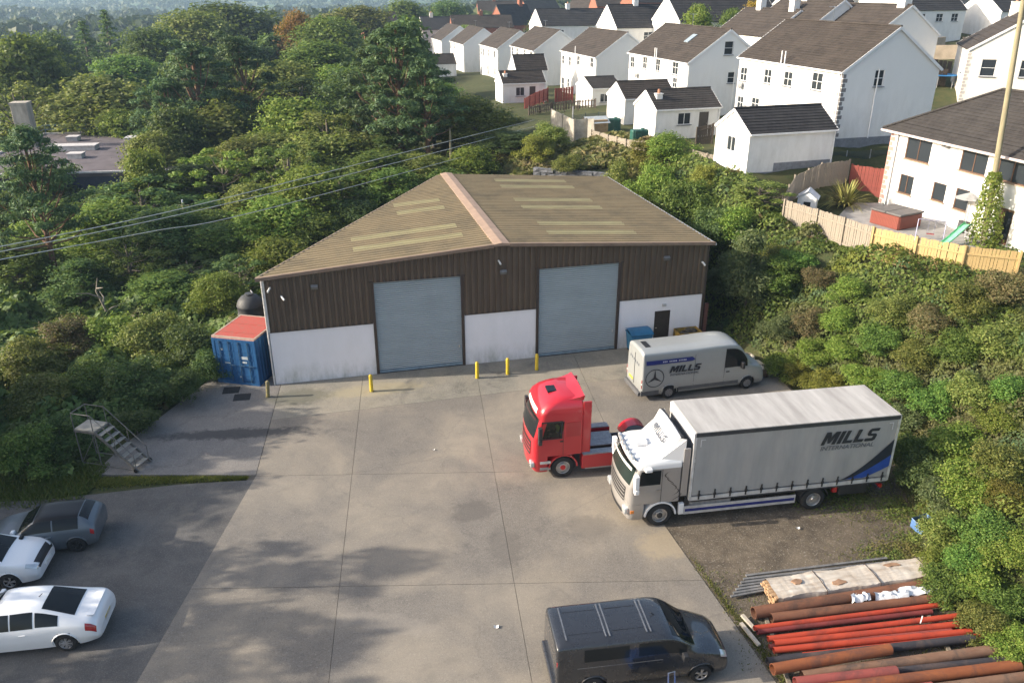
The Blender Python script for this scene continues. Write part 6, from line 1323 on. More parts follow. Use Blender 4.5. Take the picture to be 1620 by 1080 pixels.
# ---- stone retaining wall behind the warehouse
A=Vector((1.8,66.5,3.0)); B=Vector((8.2,64.2,3.2)); sw=empty('retaining_wall',A,math.atan2(B.y-A.y,B.x-A.x),'rough grey stone retaining wall behind the warehouse roof','wall'); SM=mat('bank_stone',(.135,.14,.155),.95,var=.5,scale=2)
L=(B-A).length; MB().b2(0,L,.1,.9,-1.5,2.0).build('core',SM,sw)
ms=[]
for k in range(5):
    mb=MB(); mb.box((0,0,0),(1,1,1)); me=mb.mesh('stone',SM)
    for v_ in me.vertices: v_.co+=Vector((rnd.uniform(-.12,.12),rnd.uniform(-.12,.12),rnd.uniform(-.1,.1)))
    ms.append(me)
z=-1.0
while z<2.0:
    x=0; h=rnd.uniform(.28,.42)
    while x<L:
        w=rnd.uniform(.4,.85); s_=link_mesh('stone',rnd.choice(ms),None,sw); s_.location=(x+w/2,.08+rnd.uniform(-.05,.05),z+h/2); s_.scale=(w*.93,.45,h*.9); x+=w
    z+=h
# ================================================================ gardens
P5=lambda px,py:G(px,py,5.0)
pt=sheet('patio',[tuple(P5(*p)[:2]) for p in ((1318,352),(1372,368),(1440,388),(1500,398),(1560,392),(1545,372),(1400,322),(1345,322))],5.04,mat('patio_paving',(.30,.29,.28),.9,var=.3,scale=1.2),.5); tag(pt,'grey paved patio behind the pink-quoined house','patio',kind='structure')
# hot tub
g=P5(1418,358); ht=empty('hot_tub',(g.x,g.y+.3,5.04),RA+R(90)+R(12),'red-wood panelled hot tub with grey folding cover','hot tub'); RW=mat('red_cedar',(.23,.055,.035),.6,var=.35,scale=7,stretch=(4,4,.6))
MB().b2(-1.08,1.08,-1.08,1.08,0,.86).build('tub_core',RW,ht,bevel=.12)
slm=MB().box((0,0,.43),(.10,.02,.80)).mesh('slat',RW)
for i in range(18):
    for side in range(4):
        s_=link_mesh('slat',slm,None,ht); t=-.96+i*.113; s_.location=[(t,-1.085,0),(t,1.085,0),(-1.085,t,0),(1.085,t,0)][side]; s_.rotation_euler=(0,0,[0,0,R(90),R(90)][side])
for k in (0,1): MB().b2(-1.14,1.14,-1.14+k*1.15,-.01+k*1.15,.87,.99).build('cover',mat('tub_cover',(.13,.12,.115),.75),ht,bevel=.04)
MB().b2(1.15,1.75,-.5,.5,0,.22).build('step',RW,ht); MB().b2(1.15,1.45,-.5,.5,.22,.45).build('step',RW,ht)
# parasol heater
g=G(1521,368,5.0); ps=empty('parasol',(g.x,g.y,5.04),0,'grey parasol on a post standing in a pot by the white house','parasol')
MB().lathe([(.001,0),(.28,0),(.34,.1),(.30,.65),(.34,.7),(.001,.7)],(0,0,0),'Z',16).build('pot',mat('dark_pot',(.07,.07,.075),.7),ps); MB().cyl((0,0,.6),(0,0,2.25),.04,n=8).build('pole',MATS['grey_pipe'],ps)
for k in range(8):
    a,b=2*math.pi*k/8,2*math.pi*(k+1)/8; mb=MB(); mb.poly([(0,0,2.5),(.85*math.cos(a),.85*math.sin(a),2.12),(.85*math.cos(b),.85*math.sin(b),2.12)]); mb.build('canopy_panel',mat('parasol_grey',(.30,.30,.30),.8),ps)
# slide
g=G(1485,392,5.0); sl_=empty('garden_slide',(g.x,g.y,5.0),math.atan2(1.2,2.4),'pale green children\'s slide on the lawn','slide'); MG2=mat('slide_green',(.22,.62,.36),.4)
P=[[(x,y,z+e) for y,e in ((-.22,.14),(-.2,0),(.2,0),(.22,.14))] for x,z in ((0,.08),(.3,.10),(1.0,.45),(1.7,.88),(2.1,1.1),(2.3,1.12))]; MB().grid(P).build('chute',MG2,sl_,smooth=50)
for sg in (1,-1): MB().cyl((2.25,sg*.22,1.3),(2.7,sg*.25,0),.03,n=6).build('ladder_leg',mat('white_tube',(.7,.7,.72),.4),sl_)
for z in (.3,.6,.9): MB().cyl((2.62-.37*z,-.22,z),(2.62-.37*z,.22,z),.02,n=6).build('rung',MATS['white_tube'],sl_)
# swing frame
g=G(1447,378,5.0); sg_=empty('garden_swing',(g.x,g.y,5.0),R(-25),'small metal swing frame between the hot tub and the fence','swing'); SWM=mat('swing_metal',(.28,.28,.38),.5,.3)
for x in (0,1.5):
    for y in (-.45,.45): MB().cyl((x,y,0),(x,0,1.25),.025,n=6).build('leg',SWM,sg_)
MB().cyl((0,0,1.25),(1.5,0,1.25),.025,n=6).build('top_bar',SWM,sg_)
for x in (.6,.95): MB().cyl((x,0,1.25),(x,.05,.4),.01,n=5).build('rope',SWM,sg_)
MB().box((.775,.05,.4),(.42,.18,.03)).build('seat',REDL,sg_)
# playhouse
g=P5(1275,336); ph=empty('playhouse',(g.x,g.y,5.0),R(-25),'small white plastic playhouse by the old fence','playhouse')
mb=MB(); wall_holes(mb,(-.6,-.6,0),(1,0,0),(0,-1,0),1.2,1.1,[(.4,.85,.0001,.85)],.08,0); mb.quad((.6,-.6,0),(.6,.6,0),(.6,.6,1.1),(.6,-.6,1.1)); mb.quad((-.6,.6,0),(.6,.6,0),(.6,.6,1.1),(-.6,.6,1.1)); mb.quad((-.6,-.6,0),(-.6,.6,0),(-.6,.6,1.1),(-.6,-.6,1.1)); mb.poly([(-.6,-.6,1.1),(.6,-.6,1.1),(0,-.6,1.55)]); mb.poly([(-.6,.6,1.1),(.6,.6,1.1),(0,.6,1.55)]); mb.build('wall',UPVC,ph)
for sg in (1,-1): mb=MB(); mb.quad((0,-.7,1.6),(0,.7,1.6),(sg*.72,.7,1.05),(sg*.72,-.7,1.05)); mb.build('roof',mat('pale_plastic_roof',(.62,.64,.68),.5),ph)
MB().b2(-.2,.25,-.52,-.5,0,.85).build('doorway',BLK,ph)
# oil tank, shed, rotary drier post
q=GB((1010,232),6.5); ot=empty('oil_tank',q,GA,'green plastic oil tank against the chimney outbuilding','oil tank'); OG=mat('oil_tank_green',(.015,.085,.065),.5)
MB().b2(-.75,.75,-.35,.35,.15,1.45).build('tank_body',OG,ot,bevel=.12)
for x in (-.5,0,.5): MB().b2(x-.06,x+.06,-.39,.39,.2,1.40).build('rib',OG,ot,bevel=.03)
MB().lathe([(.001,1.45),(.16,1.45),(.16,1.53),(.001,1.55)],(.3,0,0),'Z',14).build('cap',OG,ot); MB().b2(-.8,.8,-.4,.4,-.4,.15).build('plinth',CFM,ot)
q=GB((968,212),6.3); ot2=copy_tree(ot); ot2.location=q; ot2['label']='second green oil tank behind the small shed'; ot2.rotation_euler=(0,0,R(10))
ot['group']=ot2['group']='oil tanks in the back gardens'
q=GB((940,222),5.8); shd=empty('garden_shed',q,GA,'small timber shed with a pale felt roof behind the concrete fence','shed')
MB().b2(-1.0,1.0,-.8,.8,-.3,1.7).build('wall',mat('shed_timber',(.34,.24,.13),.85,var=.3),shd)
for sg in (1,-1): mb=MB(); mb.quad((-1.15,0,2.2),(1.15,0,2.2),(1.15,sg*.98,1.68),(-1.15,sg*.98,1.68)); mb.build('roof',mat('pale_felt',(.40,.44,.46),.8),shd)
MB().b2(-.95,.95,-.78,.78,1.7,1.95).build('gable',MATS['shed_timber'],shd); MB().b2(-.4,.3,-.83,-.80,-.2,1.5).build('door',MATS['shed_timber'],shd)
q=GB((905,224),5.6); o=MB().cyl((0,0,0),(0,0,3.2),.06,n=8).build('garden_post',MATS['grey_pipe']); o.location=q; tag(o,'thin grey post at the corner of the concrete fence','post')
q=GY(1487,118,90); o=empty('trampoline',(q.x,q.y,q.z-.9),0,'round blue trampoline behind the largest house','trampoline'); MB().lathe([(1.7,.86),(1.72,.9),(1.35,.92),(1.3,.88)],(0,0,0),'Z',24).build('padding',mat('trampoline_blue',(.02,.22,.55),.5),o); MB().lathe([(1.34,.88),(.001,.84)],(0,0,0),'Z',24).build('mat',mat('tramp_mat',(.03,.16,.36),.6),o)
for k in range(6): t=k*math.pi/3; MB().cyl((1.6*math.cos(t),1.6*math.sin(t),-.5),(1.6*math.cos(t),1.6*math.sin(t),.86),.03,n=6).build('leg',MATS['grey_post'],o)
# tan retaining walls on the hill, upper right
for i,(a,b,h,lab) in enumerate((((1440,62),(1522,66),2.2,'tan garden wall on the hill below the stone house'),((1435,44),(1500,38),1.4,'upper tan garden wall in front of the stone house'))):
    A,B=GY(*a,118 if i==0 else 132),GY(*b,116 if i==0 else 134); A.z=gz1(A.x,A.y)+.7; B.z=gz1(B.x,B.y)+.7; o=MB().bar(A,B,.4,h).build('garden_wall',mat('tan_wall',(.42,.34,.25),.9,var=.3,scale=.7)); tag(o,lab,'wall','tan walls on the hill')
for i,(a,b) in enumerate((((1436,60),(1520,70)),)):
    pass
for i,(a,b,lab) in enumerate((((1438,86,100),(1508,92,96),'dark board fence on the hill below the tan wall'),((1440,104,92),(1500,108,90),'lower dark board fence beside the trampoline'),((1530,34,125),(1610,40,120),'dark board fence behind the cream house'))):
    A,B=GY(*a),GY(*b); fence('timber_fence',lab,[(A.x,A.y,gz1(A.x,A.y)),(B.x,B.y,gz1(B.x,B.y))],1.7,DF,bw=.45,gap=.02,bay=2.4)
# ================================================================ poles and wires
WD=mat('pole_wood',(.30,.27,.17),.9,col2=(.22,.19,.12),scale=4,stretch=(3,3,.3))
pb=G(1556,388,5.0); topv=GY(1616,20,pb.y+.6); pole=empty('utility_pole',(pb.x,pb.y,4.6),0,'tall wooden utility pole clad in ivy at its foot, right edge','utility pole'); d=Vector((topv.x-pb.x,topv.y-pb.y,topv.z-4.6)); d=d*1.12
MB().tube([(0,0,-.3),d*.5,d],[.17,.15,.12],12).build('shaft',WD,pole,smooth=50); MB().bar(d*.97+Vector((-.9,0,0)),d*.97+Vector((.9,0,0)),.1,.12).build('crossarm',WD,pole)
for x in (-.8,0,.8): MB().cyl(d*.97+Vector((x,0,.05)),d*.97+Vector((x,0,.28)),.05,n=8).build('insulator',mat('insulator_red',(.25,.03,.06),.4),pole)
p2=GY(713,242,74); z0=gz1(p2.x,p2.y); po2=empty('utility_pole',(p2.x,p2.y,z0),0,'slim wooden pole among the trees behind the warehouse','utility pole'); zt=GY(711,207,74).z-z0
MB().tube([(0,0,0),(0,0,zt)],[.13,.09],8).build('shaft',WD,po2); MB().cyl((0,0,zt),(0,0,zt+.2),.05,n=8).build('insulator',WD,po2)
p3=GY(292,340,62); z0=gz1(p3.x,p3.y); po3=empty('utility_pole',(p3.x,p3.y,z0),0,'weathered pole with a pale insulator half hidden in the left trees','utility pole'); zt=GY(292,322,62).z-z0
MB().tube([(0,0,0),(0,0,zt)],[.13,.10],8).build('shaft',WD,po3); MB().bar((-.5,0,zt-.15),(.5,0,zt-.15),.08,.1).build('crossarm',WD,po3); MB().cyl((0,0,zt),(0,0,zt+.3),.07,n=8).build('insulator',mat('insulator_pale',(.55,.58,.62),.4),po3)
WM=mat('overhead_wire',(.62,.62,.56),.6,.0)
for i,(ps_,lab) in enumerate(((((-40,398),(292,329),(632,243),(845,190)),'upper overhead wire crossing the left trees'),(((-40,406),(290,338),(632,256),(845,200)),'middle overhead wire crossing the left trees'),(((-40,418),(240,366),(420,331),(815,226)),'lower overhead wire crossing the left trees and warehouse corner'))):
    Ys=(34,43,58,84) if i<2 else (33,42,48,78); pts=[GY(*p,y) for p,y in zip(ps_,Ys)]
    fine=catm(np.array([tuple(p) for p in pts]),np.linspace(0,3,40),.5); o=MB().tube([tuple(p) for p in fine],.023,5).build('overhead_wire',WM,smooth=60); tag(o,lab,'wire','overhead wires on the left')
# ================================================================ vegetation
rng=np.random.default_rng(5)
def leafmat(name,cols,trans=.42,patch=None,rough=.6):
    n=NT(name); g=n.n('ShaderNodeNewGeometry'); oi=n.n('ShaderNodeObjectInfo')
    k=len(cols); c=n.ramp(g.outputs['Random Per Island'],[(i/(k-1),cols[i]) for i in range(k)])
    hs=n.n('ShaderNodeHueSaturation'); mr=n.n('ShaderNodeMapRange'); mr.inputs[3].default_value=.85; mr.inputs[4].default_value=1.45; n.l(oi.outputs['Random'],mr.inputs[0]); n.l(mr.outputs[0],hs.inputs['Value'])
    mh=n.n('ShaderNodeMapRange'); mh.inputs[3].default_value=.475; mh.inputs[4].default_value=.515; n.l(oi.outputs['Random'],mh.inputs[0]); n.l(mh.outputs[0],hs.inputs['Hue']); n.l(c,hs.inputs['Color']); col=hs.outputs[0]
    if patch:
        for sc,lo,hi,pc in patch: col=n.mix(n.ramp(n.noise(n.pos(),sc,4,.6,.3),[(lo,0),(hi,.85)]),col,pc)
    b=n.n('ShaderNodeBsdfPrincipled'); b.inputs['Roughness'].default_value=rough; b.inputs['Specular IOR Level'].default_value=.3; n.l(col,b.inputs['Base Color'])
    t=n.n('ShaderNodeBsdfTranslucent'); n.l(n.mix(.45,col,(.20,.26,.03)),t.inputs[0]); m=n.n('ShaderNodeMixShader'); m.inputs[0].default_value=trans
    n.l(b.outputs[0],m.inputs[1]); n.l(t.outputs[0],m.inputs[2]); n.l(m.outputs[0],n.out.inputs[0]); return n.m
LM={'green':leafmat('leaf_green',[(.04,.085,.018),(.075,.14,.026),(.11,.185,.036),(.18,.25,.055)]),
'olive':leafmat('leaf_olive',[(.065,.095,.022),(.12,.155,.036),(.17,.20,.045),(.26,.27,.08)]),
'dark':leafmat('leaf_dark',[(.03,.065,.02),(.052,.10,.03),(.08,.135,.038),(.12,.175,.05)]),
'pine':leafmat('pine_needles',[(.028,.066,.03),(.05,.10,.043),(.075,.135,.054),(.115,.175,.07)],.25),
'lime':leafmat('leaf_lime',[(.07,.125,.018),(.115,.18,.026),(.17,.225,.04),(.24,.28,.06)]),
'yellow':leafmat('leaf_yellow',[(.13,.13,.025),(.20,.19,.035),(.12,.14,.025)]),
'orange':leafmat('leaf_orange',[(.26,.15,.025),(.34,.21,.035),(.18,.12,.025)]),
'silver':leafmat('leaf_silver',[(.07,.115,.045),(.115,.165,.065),(.16,.20,.085)]),
'rust':leafmat('leaf_rust',[(.10,.085,.04),(.15,.115,.055),(.09,.10,.04),(.19,.13,.07)])}
BARK=mat('bark_grey',(.13,.11,.085),.95,var=.5,scale=4,bump=.4); BARKR=mat('bark_pine',(.20,.10,.055),.95,col2=(.10,.07,.05),scale=3,bump=.4); BARKW=mat('bark_dead',(.20,.18,.15),.9,var=.3)
def unit(v): return v/(np.linalg.norm(v,axis=-1,keepdims=True)+1e-9)
def leaf_mesh(name,c,nrm,size,aspect=.55,fold=.18):
    N=len(c); a=unit(np.cross(nrm,rng.normal(size=(N,3)))); b=np.cross(nrm,a); s=np.asarray(size).reshape(-1,1)
    V=np.stack([c-a*s,c+b*s*aspect+nrm*s*fold,c+a*s,c-b*s*aspect+nrm*s*fold],1).reshape(-1,3).astype(np.float32)
    me=bpy.data.meshes.new(name); me.vertices.add(N*4); me.vertices.foreach_set('co',V.ravel()); me.loops.add(N*4); me.loops.foreach_set('vertex_index',np.arange(N*4,dtype=np.int32)); me.polygons.add(N)
    me.polygons.foreach_set('loop_start',np.arange(0,N*4,4,dtype=np.int32)); me.polygons.foreach_set('loop_total',np.full(N,4,np.int32)); me.update(calc_edges=True); return me
def lobes_leaves(L,n,size,flat=1.0,shell=(.62,1.06),upb=.35):
    """L: (k,4) centres+radius"""
    k=len(L); w=L[:,3]**2; idx=rng.choice(k,n,p=w/w.sum()); d=unit(rng.normal(size=(n,3))); d[:,2]=np.where(d[:,2]<-.35,-d[:,2]*.6,d[:,2]); d=unit(d)
    r=L[idx,3]*rng.uniform(shell[0],shell[1],n)*(1+.18*np.sin(d[:,0]*5+idx)*np.cos(d[:,1]*6+idx*2)); c=L[idx,:3]+d*r[:,None]*np.array([1,1,flat])
    nr=unit(d*.8+rng.normal(size=(n,3))*.55+np.array([0,0,upb])); return c,nr,rng.uniform(.6,1.25,n)*size
def trunk_mesh(name,H,r,ends,m,fork=.35,lean=(0,0)):
    mb=MB(); top=Vector((lean[0],lean[1],H)); mid=Vector((lean[0]*.3+random.uniform(-.2,.2),lean[1]*.3,H*.5)); mb.tube([(0,0,-.6),(0,0,0),mid,top],[r*1.25,r,r*.72,r*.28],8)
    for e in ends:
        e=Vector(e); t=min(.92,max(fork,e.z/H*.7)); p=Vector((0,0,0)).lerp(mid,min(1,t*2)) if t<.5 else mid.lerp(top,(t-.5)*2); q=p.lerp(e,.55)+Vector((0,0,-.12*(e-p).length)); mb.tube([p,q,e],[r*.42*(1-t*.5),r*.26*(1-t*.5),r*.08],5)
    return mb.mesh(name,m,smooth=60)
TK={}
def make_kind(key,fn): TK[key]=fn()
def round_tree(seed,H=10,Rr=3.6,n=13000,leaf=.165,cb=.22,nl=42,dens=1.0):
    global rng
    rng=np.random.default_rng(seed); random.seed(seed); L=[]
    for i in range(nl):
        t=i/nl; ph=i*2.39996+rng.uniform(-.4,.4); h=cb+(1-cb)*(t**.8); rr=math.sin(min(1,max(.12,(1-h)/(1-cb)*1.15+.08))*math.pi*.5)**.7*(.55+.45*min(1,(h-cb)/.18+.35))
        R0=Rr*rr*rng.uniform(.45,.88); L.append((R0*math.cos(ph),R0*math.sin(ph),H*h*.93,Rr*rng.uniform(.12,.38)))
    L.append((0,0,H*.62,Rr*.5)); L.append((0,0,H*.86,Rr*.38)); L=np.array(L); c,nr,s=lobes_leaves(L,n,leaf,1.0,(.35,1.2),.2)
    k=n//6; d=unit(rng.normal(size=(k,3))); rr=rng.uniform(.5,1.12,k)[:,None]; c2=np.array([0,0,H*(.5+cb*.4)])+d*rr*np.array([Rr*.95,Rr*.95,H*(.5-cb*.35)]); w=np.sin(c2[:,0]*1.3+seed)*np.sin(c2[:,1]*1.5)*np.sin(c2[:,2]*1.1)>-.12; c2=c2[w]
    c=np.concatenate([c,c2]); nr=np.concatenate([nr,unit(d[w]*.6+rng.normal(size=(w.sum(),3))*.6)]); s=np.concatenate([s,rng.uniform(.6,1.2,w.sum())*leaf]); me=leaf_mesh('crown',c,nr,s)
    tm=trunk_mesh('trunk',H*.85,H*.022+.06,[tuple(l[:3]*np.array([.9,.9,.97])) for l in L[::2]],BARK); return me,tm,H,Rr
def sparse_tree(seed,H=9,Rr=3.2):
    global rng
    rng=np.random.default_rng(seed); random.seed(seed); L=[]
    for i in range(30):
        ph=i*2.4; h=.3+.68*i/30; R0=Rr*math.sin(math.pi*min(.95,(1.08-h)*1.1))**.6*rng.uniform(.5,1.0); L.append((R0*math.cos(ph),R0*math.sin(ph),H*h,Rr*rng.uniform(.12,.24)))
    L=np.array(L); c,nr,s=lobes_leaves(L,6000,.15,.9,(.2,1.15)); return leaf_mesh('crown',c,nr,s),trunk_mesh('trunk',H*.9,.2,[tuple(l[:3]) for l in L],BARK,.15,(rng.uniform(-.6,.6),rng.uniform(-.6,.6))),H,Rr
def pine_tree(seed,H=13,Rr=4.0,cb=.30):
    global rng
    rng=np.random.default_rng(seed); random.seed(seed); L=[]; ends=[]
    for i in range(30):
        t=i/29; h=cb+(1-cb)*t; ph=i*2.39996+rng.uniform(-.5,.5); R0=Rr*(1-.72*t**1.4)*rng.uniform(.45,1.0); x,y,z=R0*math.cos(ph),R0*math.sin(ph),H*h*.96+rng.uniform(-.3,.3); ends.append((x,y,z-.15))
        for q in range(3): L.append((x*(1-.22*q)+rng.normal()*.35,y*(1-.22*q)+rng.normal()*.35,z+rng.normal()*.25,Rr*rng.uniform(.10,.19)))
    L.append((0,0,H*.96,.7)); L=np.array(L); c,nr,s=lobes_leaves(L,14000,.19,.7,(.3,1.15),.3); return leaf_mesh('crown',c,nr,s,.28),trunk_mesh('trunk',H*.97,.26,ends,BARKR,.3),H,Rr
def spruce_tree(seed,H=14,Rr=3.0):
    global rng
    rng=np.random.default_rng(seed); random.seed(seed); L=[]
    for i in range(70):
        t=i/69; R0=Rr*(1-t)**.85*rng.uniform(.55,1.0); ph=i*2.4; L.append((R0*math.cos(ph),R0*math.sin(ph),H*(.08+.9*t)-R0*.25,.30+.55*(1-t)))
    L=np.array(L); c,nr,s=lobes_leaves(L,7000,.22,.5,(.3,1.1),.4); return leaf_mesh('crown',c,nr,s,.3),trunk_mesh('trunk',H*.95,.22,[],BARK),H,Rr
def shrub(seed,H=2.6,Rr=1.7,n=12000,leaf=.062,upright=False):
    global rng
    rng=np.random.default_rng(seed); random.seed(seed); L=[]
    for i in range(22):
        ph=i*2.4; h=rng.uniform(.25,1.0); R0=Rr*math.sqrt(max(.02,1-h*h*.8))*rng.uniform(.3,.95)*(.7 if upright else 1); L.append((R0*math.cos(ph),R0*math.sin(ph),H*h*.88,Rr*rng.uniform(.20,.34)))
    L.append((0,0,H*.4,Rr*.6)); L=np.array(L); c,nr,s=lobes_leaves(L,n,leaf,1.15 if upright else .95,(.3,1.25)); return leaf_mesh('crown',c,nr,s,.4 if upright else .6),trunk_mesh('trunk',H*.75,.06,[tuple(l[:3]*.9) for l in L[::2]],BARK,.1),H,Rr
for k in range(4): make_kind('round%d'%k,lambda k=k:round_tree(20+k,10,3.6+.3*(k%2),13000,.165,.12+.04*k,38+5*k))
for k in range(2): make_kind('sparse%d'%k,lambda k=k:sparse_tree(40+k))
for k in range(3): make_kind('pine%d'%k,lambda k=k:pine_tree(60+k,13,3.8+.3*k,.26+.06*k))
for k in range(2): make_kind('tall%d'%k,lambda k=k:round_tree(50+k,13,3.0,12000,.16,.10,46))
make_kind('spruce0',lambda:spruce_tree(71)); 
for k in range(3): make_kind('shrub%d'%k,lambda k=k:shrub(80+k))
make_kind('upright0',lambda:shrub(90,4.6,1.7,14000,.085,True)); make_kind('far0',lambda:round_tree(31,10,4.0,2600,.40,.12,22)); make_kind('far1',lambda:round_tree(33,10,4.2,2600,.40,.10,26))
cnt=[0]
def plant(kind,x,y,ztop,rad,mkey,label,name='tree',cat='tree',group=None,zbase=None,rz=None,minh=1.0):
    cm,tm,H,Rr=TK[kind]; zb=gz1(x,y) if zbase is None else zbase; h=max(minh,ztop-zb); cnt[0]+=1
    o=empty(name,(x,y,zb),cnt[0]*1.7 if rz is None else rz,label,cat,group); s=(rad/Rr,rad/Rr,h/H)
    c=link_mesh('crown',cm,None,o)
    if not cm.materials: cm.materials.append(LM['green'])
    c.material_slots[0].link='OBJECT'; c.material_slots[0].material=LM[mkey]; c.scale=s
    t=link_mesh('trunk',tm,None,o); t.scale=s; return o
def PT(kind,px,py,Y,rad,mkey,label,name='tree',cat='tree',group=None,**k):
    p=GY(px,py,Y); return plant(kind,p.x,Y,p.z,rad,mkey,label,name,cat,group,**k)
GW='trees of the wood on the left'
PT('pine2',30,196,54,4.0,'pine','red-trunked pine at the left edge in front of the flat roof','pine_tree',group=GW)
PT('round0',30,56,120,8.0,'green','broad dark tree with yellowish top above the concrete chimney',group=GW)
PT('round2',150,122,106,8.5,'olive','big rounded olive-green tree right of the concrete chimney',group=GW)
PT('round1',95,150,112,5.5,'olive','olive tree directly behind the concrete chimney',group=GW)
PT('pine0',300,66,94,7.0,'pine','largest dark pine in the middle of the left wood','pine_tree',group=GW)
PT('pine1',375,58,100,6.0,'pine','dark pine just right of the largest one','pine_tree',group=GW)
PT('pine2',255,120,92,5.0,'pine','lower dark pine left of the largest one','pine_tree',group=GW)
PT('round3',440,98,112,6.5,'olive','pale olive tree between the dark pines and the tall pine',group=GW)
PT('round0',505,66,122,7.0,'green','bright green round tree left of the tall pine',group=GW)
PT('round1',472,22,172,6.0,'orange','orange autumn tree on the skyline of the wood',group=GW)
PT('round2',355,6,195,15,'dark','huge dark dome of a tree near the top of the wood',group=GW)
PT('round3',305,18,178,10,'olive','olive-brown tree left of the huge dark dome',group=GW)
PT('spruce0',163,14,195,7.5,'dark','pointed dark conifer, taller of the far pair','conifer_tree',group=GW)
PT('spruce0',128,32,188,8.0,'dark','pointed dark conifer, shorter of the far pair','conifer_tree',group=GW)
PT('round1',235,48,158,9,'dark','dark tree between the far conifers and the olive-brown tree',group=GW)
PT('round0',195,88,140,7,'green','green tree below the far conifers',group=GW)
PT('round2',70,52,170,8,'dark','dark far tree above the left edge trees',group=GW)
PT('pine0',625,36,77,5.2,'pine','tall dark pine towering behind the warehouse','pine_tree',group=GW)
PT('pine1',588,58,80,4.2,'pine','dark pine crowding the tall pine on its left','pine_tree',group=GW)
PT('pine2',672,92,75,4.2,'pine','shorter dark pine on the right of the tall pine','pine_tree',group=GW)
PT('round1',748,156,79,4.4,'olive','rounded olive tree between the tall pine and the house gardens',group=GW)
PT('round0',715,185,86,4.0,'green','green tree behind the rounded olive one',group=GW)
PT('round3',780,178,92,3.5,'olive','small olive tree at the edge of the gardens',group=GW)
PT('round3',520,30,158,9,'green','green tree on the skyline left of the pink house',group=GW)
PT('round0',565,10,205,10,'olive','far olive tree above the tall pine, left',group=GW)
PT('round2',640,2,245,10,'green','far green tree above the tall pine, right',group=GW)
PT('round1',705,4,262,9,'dark','far dark tree above the end of the house row',group=GW)
PT('round0',738,40,215,4,'lime','bright green garden tree between the row and the brick gable',group=GW)
PT('round1',868,22,205,6,'dark','dark garden tree right of the brick gable',group=GW)
mid=[(235,262,70,3.6,'round1','olive'),(300,262,72,3.8,'round2','dark'),(180,292,68,3.4,'round0','dark'),(420,196,82,5,'round2','olive'),(468,172,88,5.2,'round0','olive'),(525,180,80,4.6,'sparse0','olive'),(378,212,78,4.6,'round1','olive'),(450,250,69,4.2,'round3','green'),(335,245,70,4.4,'sparse1','olive'),(395,285,64,3.8,'round0','olive'),(330,315,60,3.6,'round2','green'),(215,300,66,4.0,'sparse0','dark'),(165,325,60,3.8,'round1','dark'),(105,310,64,3.6,'round3','green'),(255,350,57,3.4,'round0','dark'),(350,360,57,3.2,'round1','green'),(400,350,58,2.8,'round2','dark'),(300,390,53,2.8,'round3','dark'),(185,385,53,3.0,'sparse1','green'),(120,405,51,2.8,'round0','dark'),(60,330,62,3.2,'round2','green'),
(500,230,74,4.2,'round1','olive'),(560,215,76,3.8,'round3','olive'),(545,262,66,3.8,'round2','green'),(480,285,62,3.6,'round0','green'),(600,245,68,3.8,'round1','green'),(655,240,69,3.6,'round3','olive'),(700,250,67,3.2,'round2','green'),(755,245,70,3.0,'round0','green'),(620,190,76,4.0,'round0','dark'),(690,165,82,4.0,'round2','dark'),(800,225,74,2.6,'round1','dark'),(430,320,58,3.0,'round3','green'),(500,335,57,2.6,'round1','green'),(560,300,61,2.8,'round2','dark'),(620,275,64,2.8,'round3','green'),(350,140,100,5,'round1','green'),(420,150,97,5,'round0','dark'),(280,185,86,5,'round2','dark'),(230,215,82,4.4,'round3','olive'),(190,165,100,5,'round0','green'),(330,180,90,4.5,'round3','olive'),(560,120,98,5,'round1','dark'),(480,125,105,5.5,'round2','dark'),(530,90,112,5,'round0','olive'),(650,130,90,4.6,'round1','dark'),(700,130,98,4,'round3','green'),(20,120,105,6,'round1','olive'),(70,110,125,6,'round3','green'),(40,250,76,4.5,'round0','dark'),(10,300,68,4,'round2','dark'),(290,300,64,4,'sparse1','dark'),(430,390,53,2.2,'round0','green'),(380,410,51,2.2,'round1','dark'),(250,420,50,2.6,'round2','green'),(20,395,54,3,'round3','green'),(350,440,47.5,2.0,'round2','dark')]
ORD='first second third fourth fifth sixth seventh eighth ninth tenth eleventh twelfth thirteenth fourteenth fifteenth sixteenth seventeenth eighteenth nineteenth twentieth'.split(); ORD+=['twenty-'+w for w in ORD[:9]]+['thirtieth']+['thirty-'+w for w in ORD[:9]]+['fortieth']+['forty-'+w for w in ORD[:9]]
ranks=[('front rank of the wood',345,999),('second rank of the wood',245,345),('middle rank of the wood',165,245),('upper rank of the wood',0,165)]
CN={'green':'green','olive':'olive-green','dark':'dark green'}
_kk=['round0','tall0','round2','sparse0','round1','tall1','round3','sparse1','round2','tall0']; mid=[(px+((i*37)%23-11),py+((i*53)%41-20),Y,r*(.8+.5*((i*29)%10)/10),k if ('sparse' in k or i%3==0) else _kk[i%10],m if i%4 else 'lime') for i,(px,py,Y,r,k,m) in enumerate(mid)]; CN['lime']='light green'
for rn,lo,hi in ranks:
    for i,(px,py,Y,r,k,m) in enumerate(sorted(q for q in mid if lo<=q[1]<hi)): PT(k,px,py,Y,r,m,'%s tree, %s from left in the %s'%(CN[m],ORD[i],rn),group='leafy trees packed into the wood')
# distant wood trees, second rank
far_n=[0]
for i,px in enumerate(np.sort(rng.uniform(-30,700,46))):
    px=px+0*rng.uniform(-30,700); Y=rng.uniform(125,230); zt=GY(px,0,Y).x; x=zt; zb=gz1(x,Y)
    if x>-8-(Y-110)*.28: continue
    far_n[0]+=1
    plant('far%d'%(i%2),x,Y,zb+rng.uniform(7,12),rng.uniform(4,7),['dark','green','olive','dark'][i%4],'round tree, %s from left in the far rank of the wood'%ORD[far_n[0]],group='far rank of the wood')
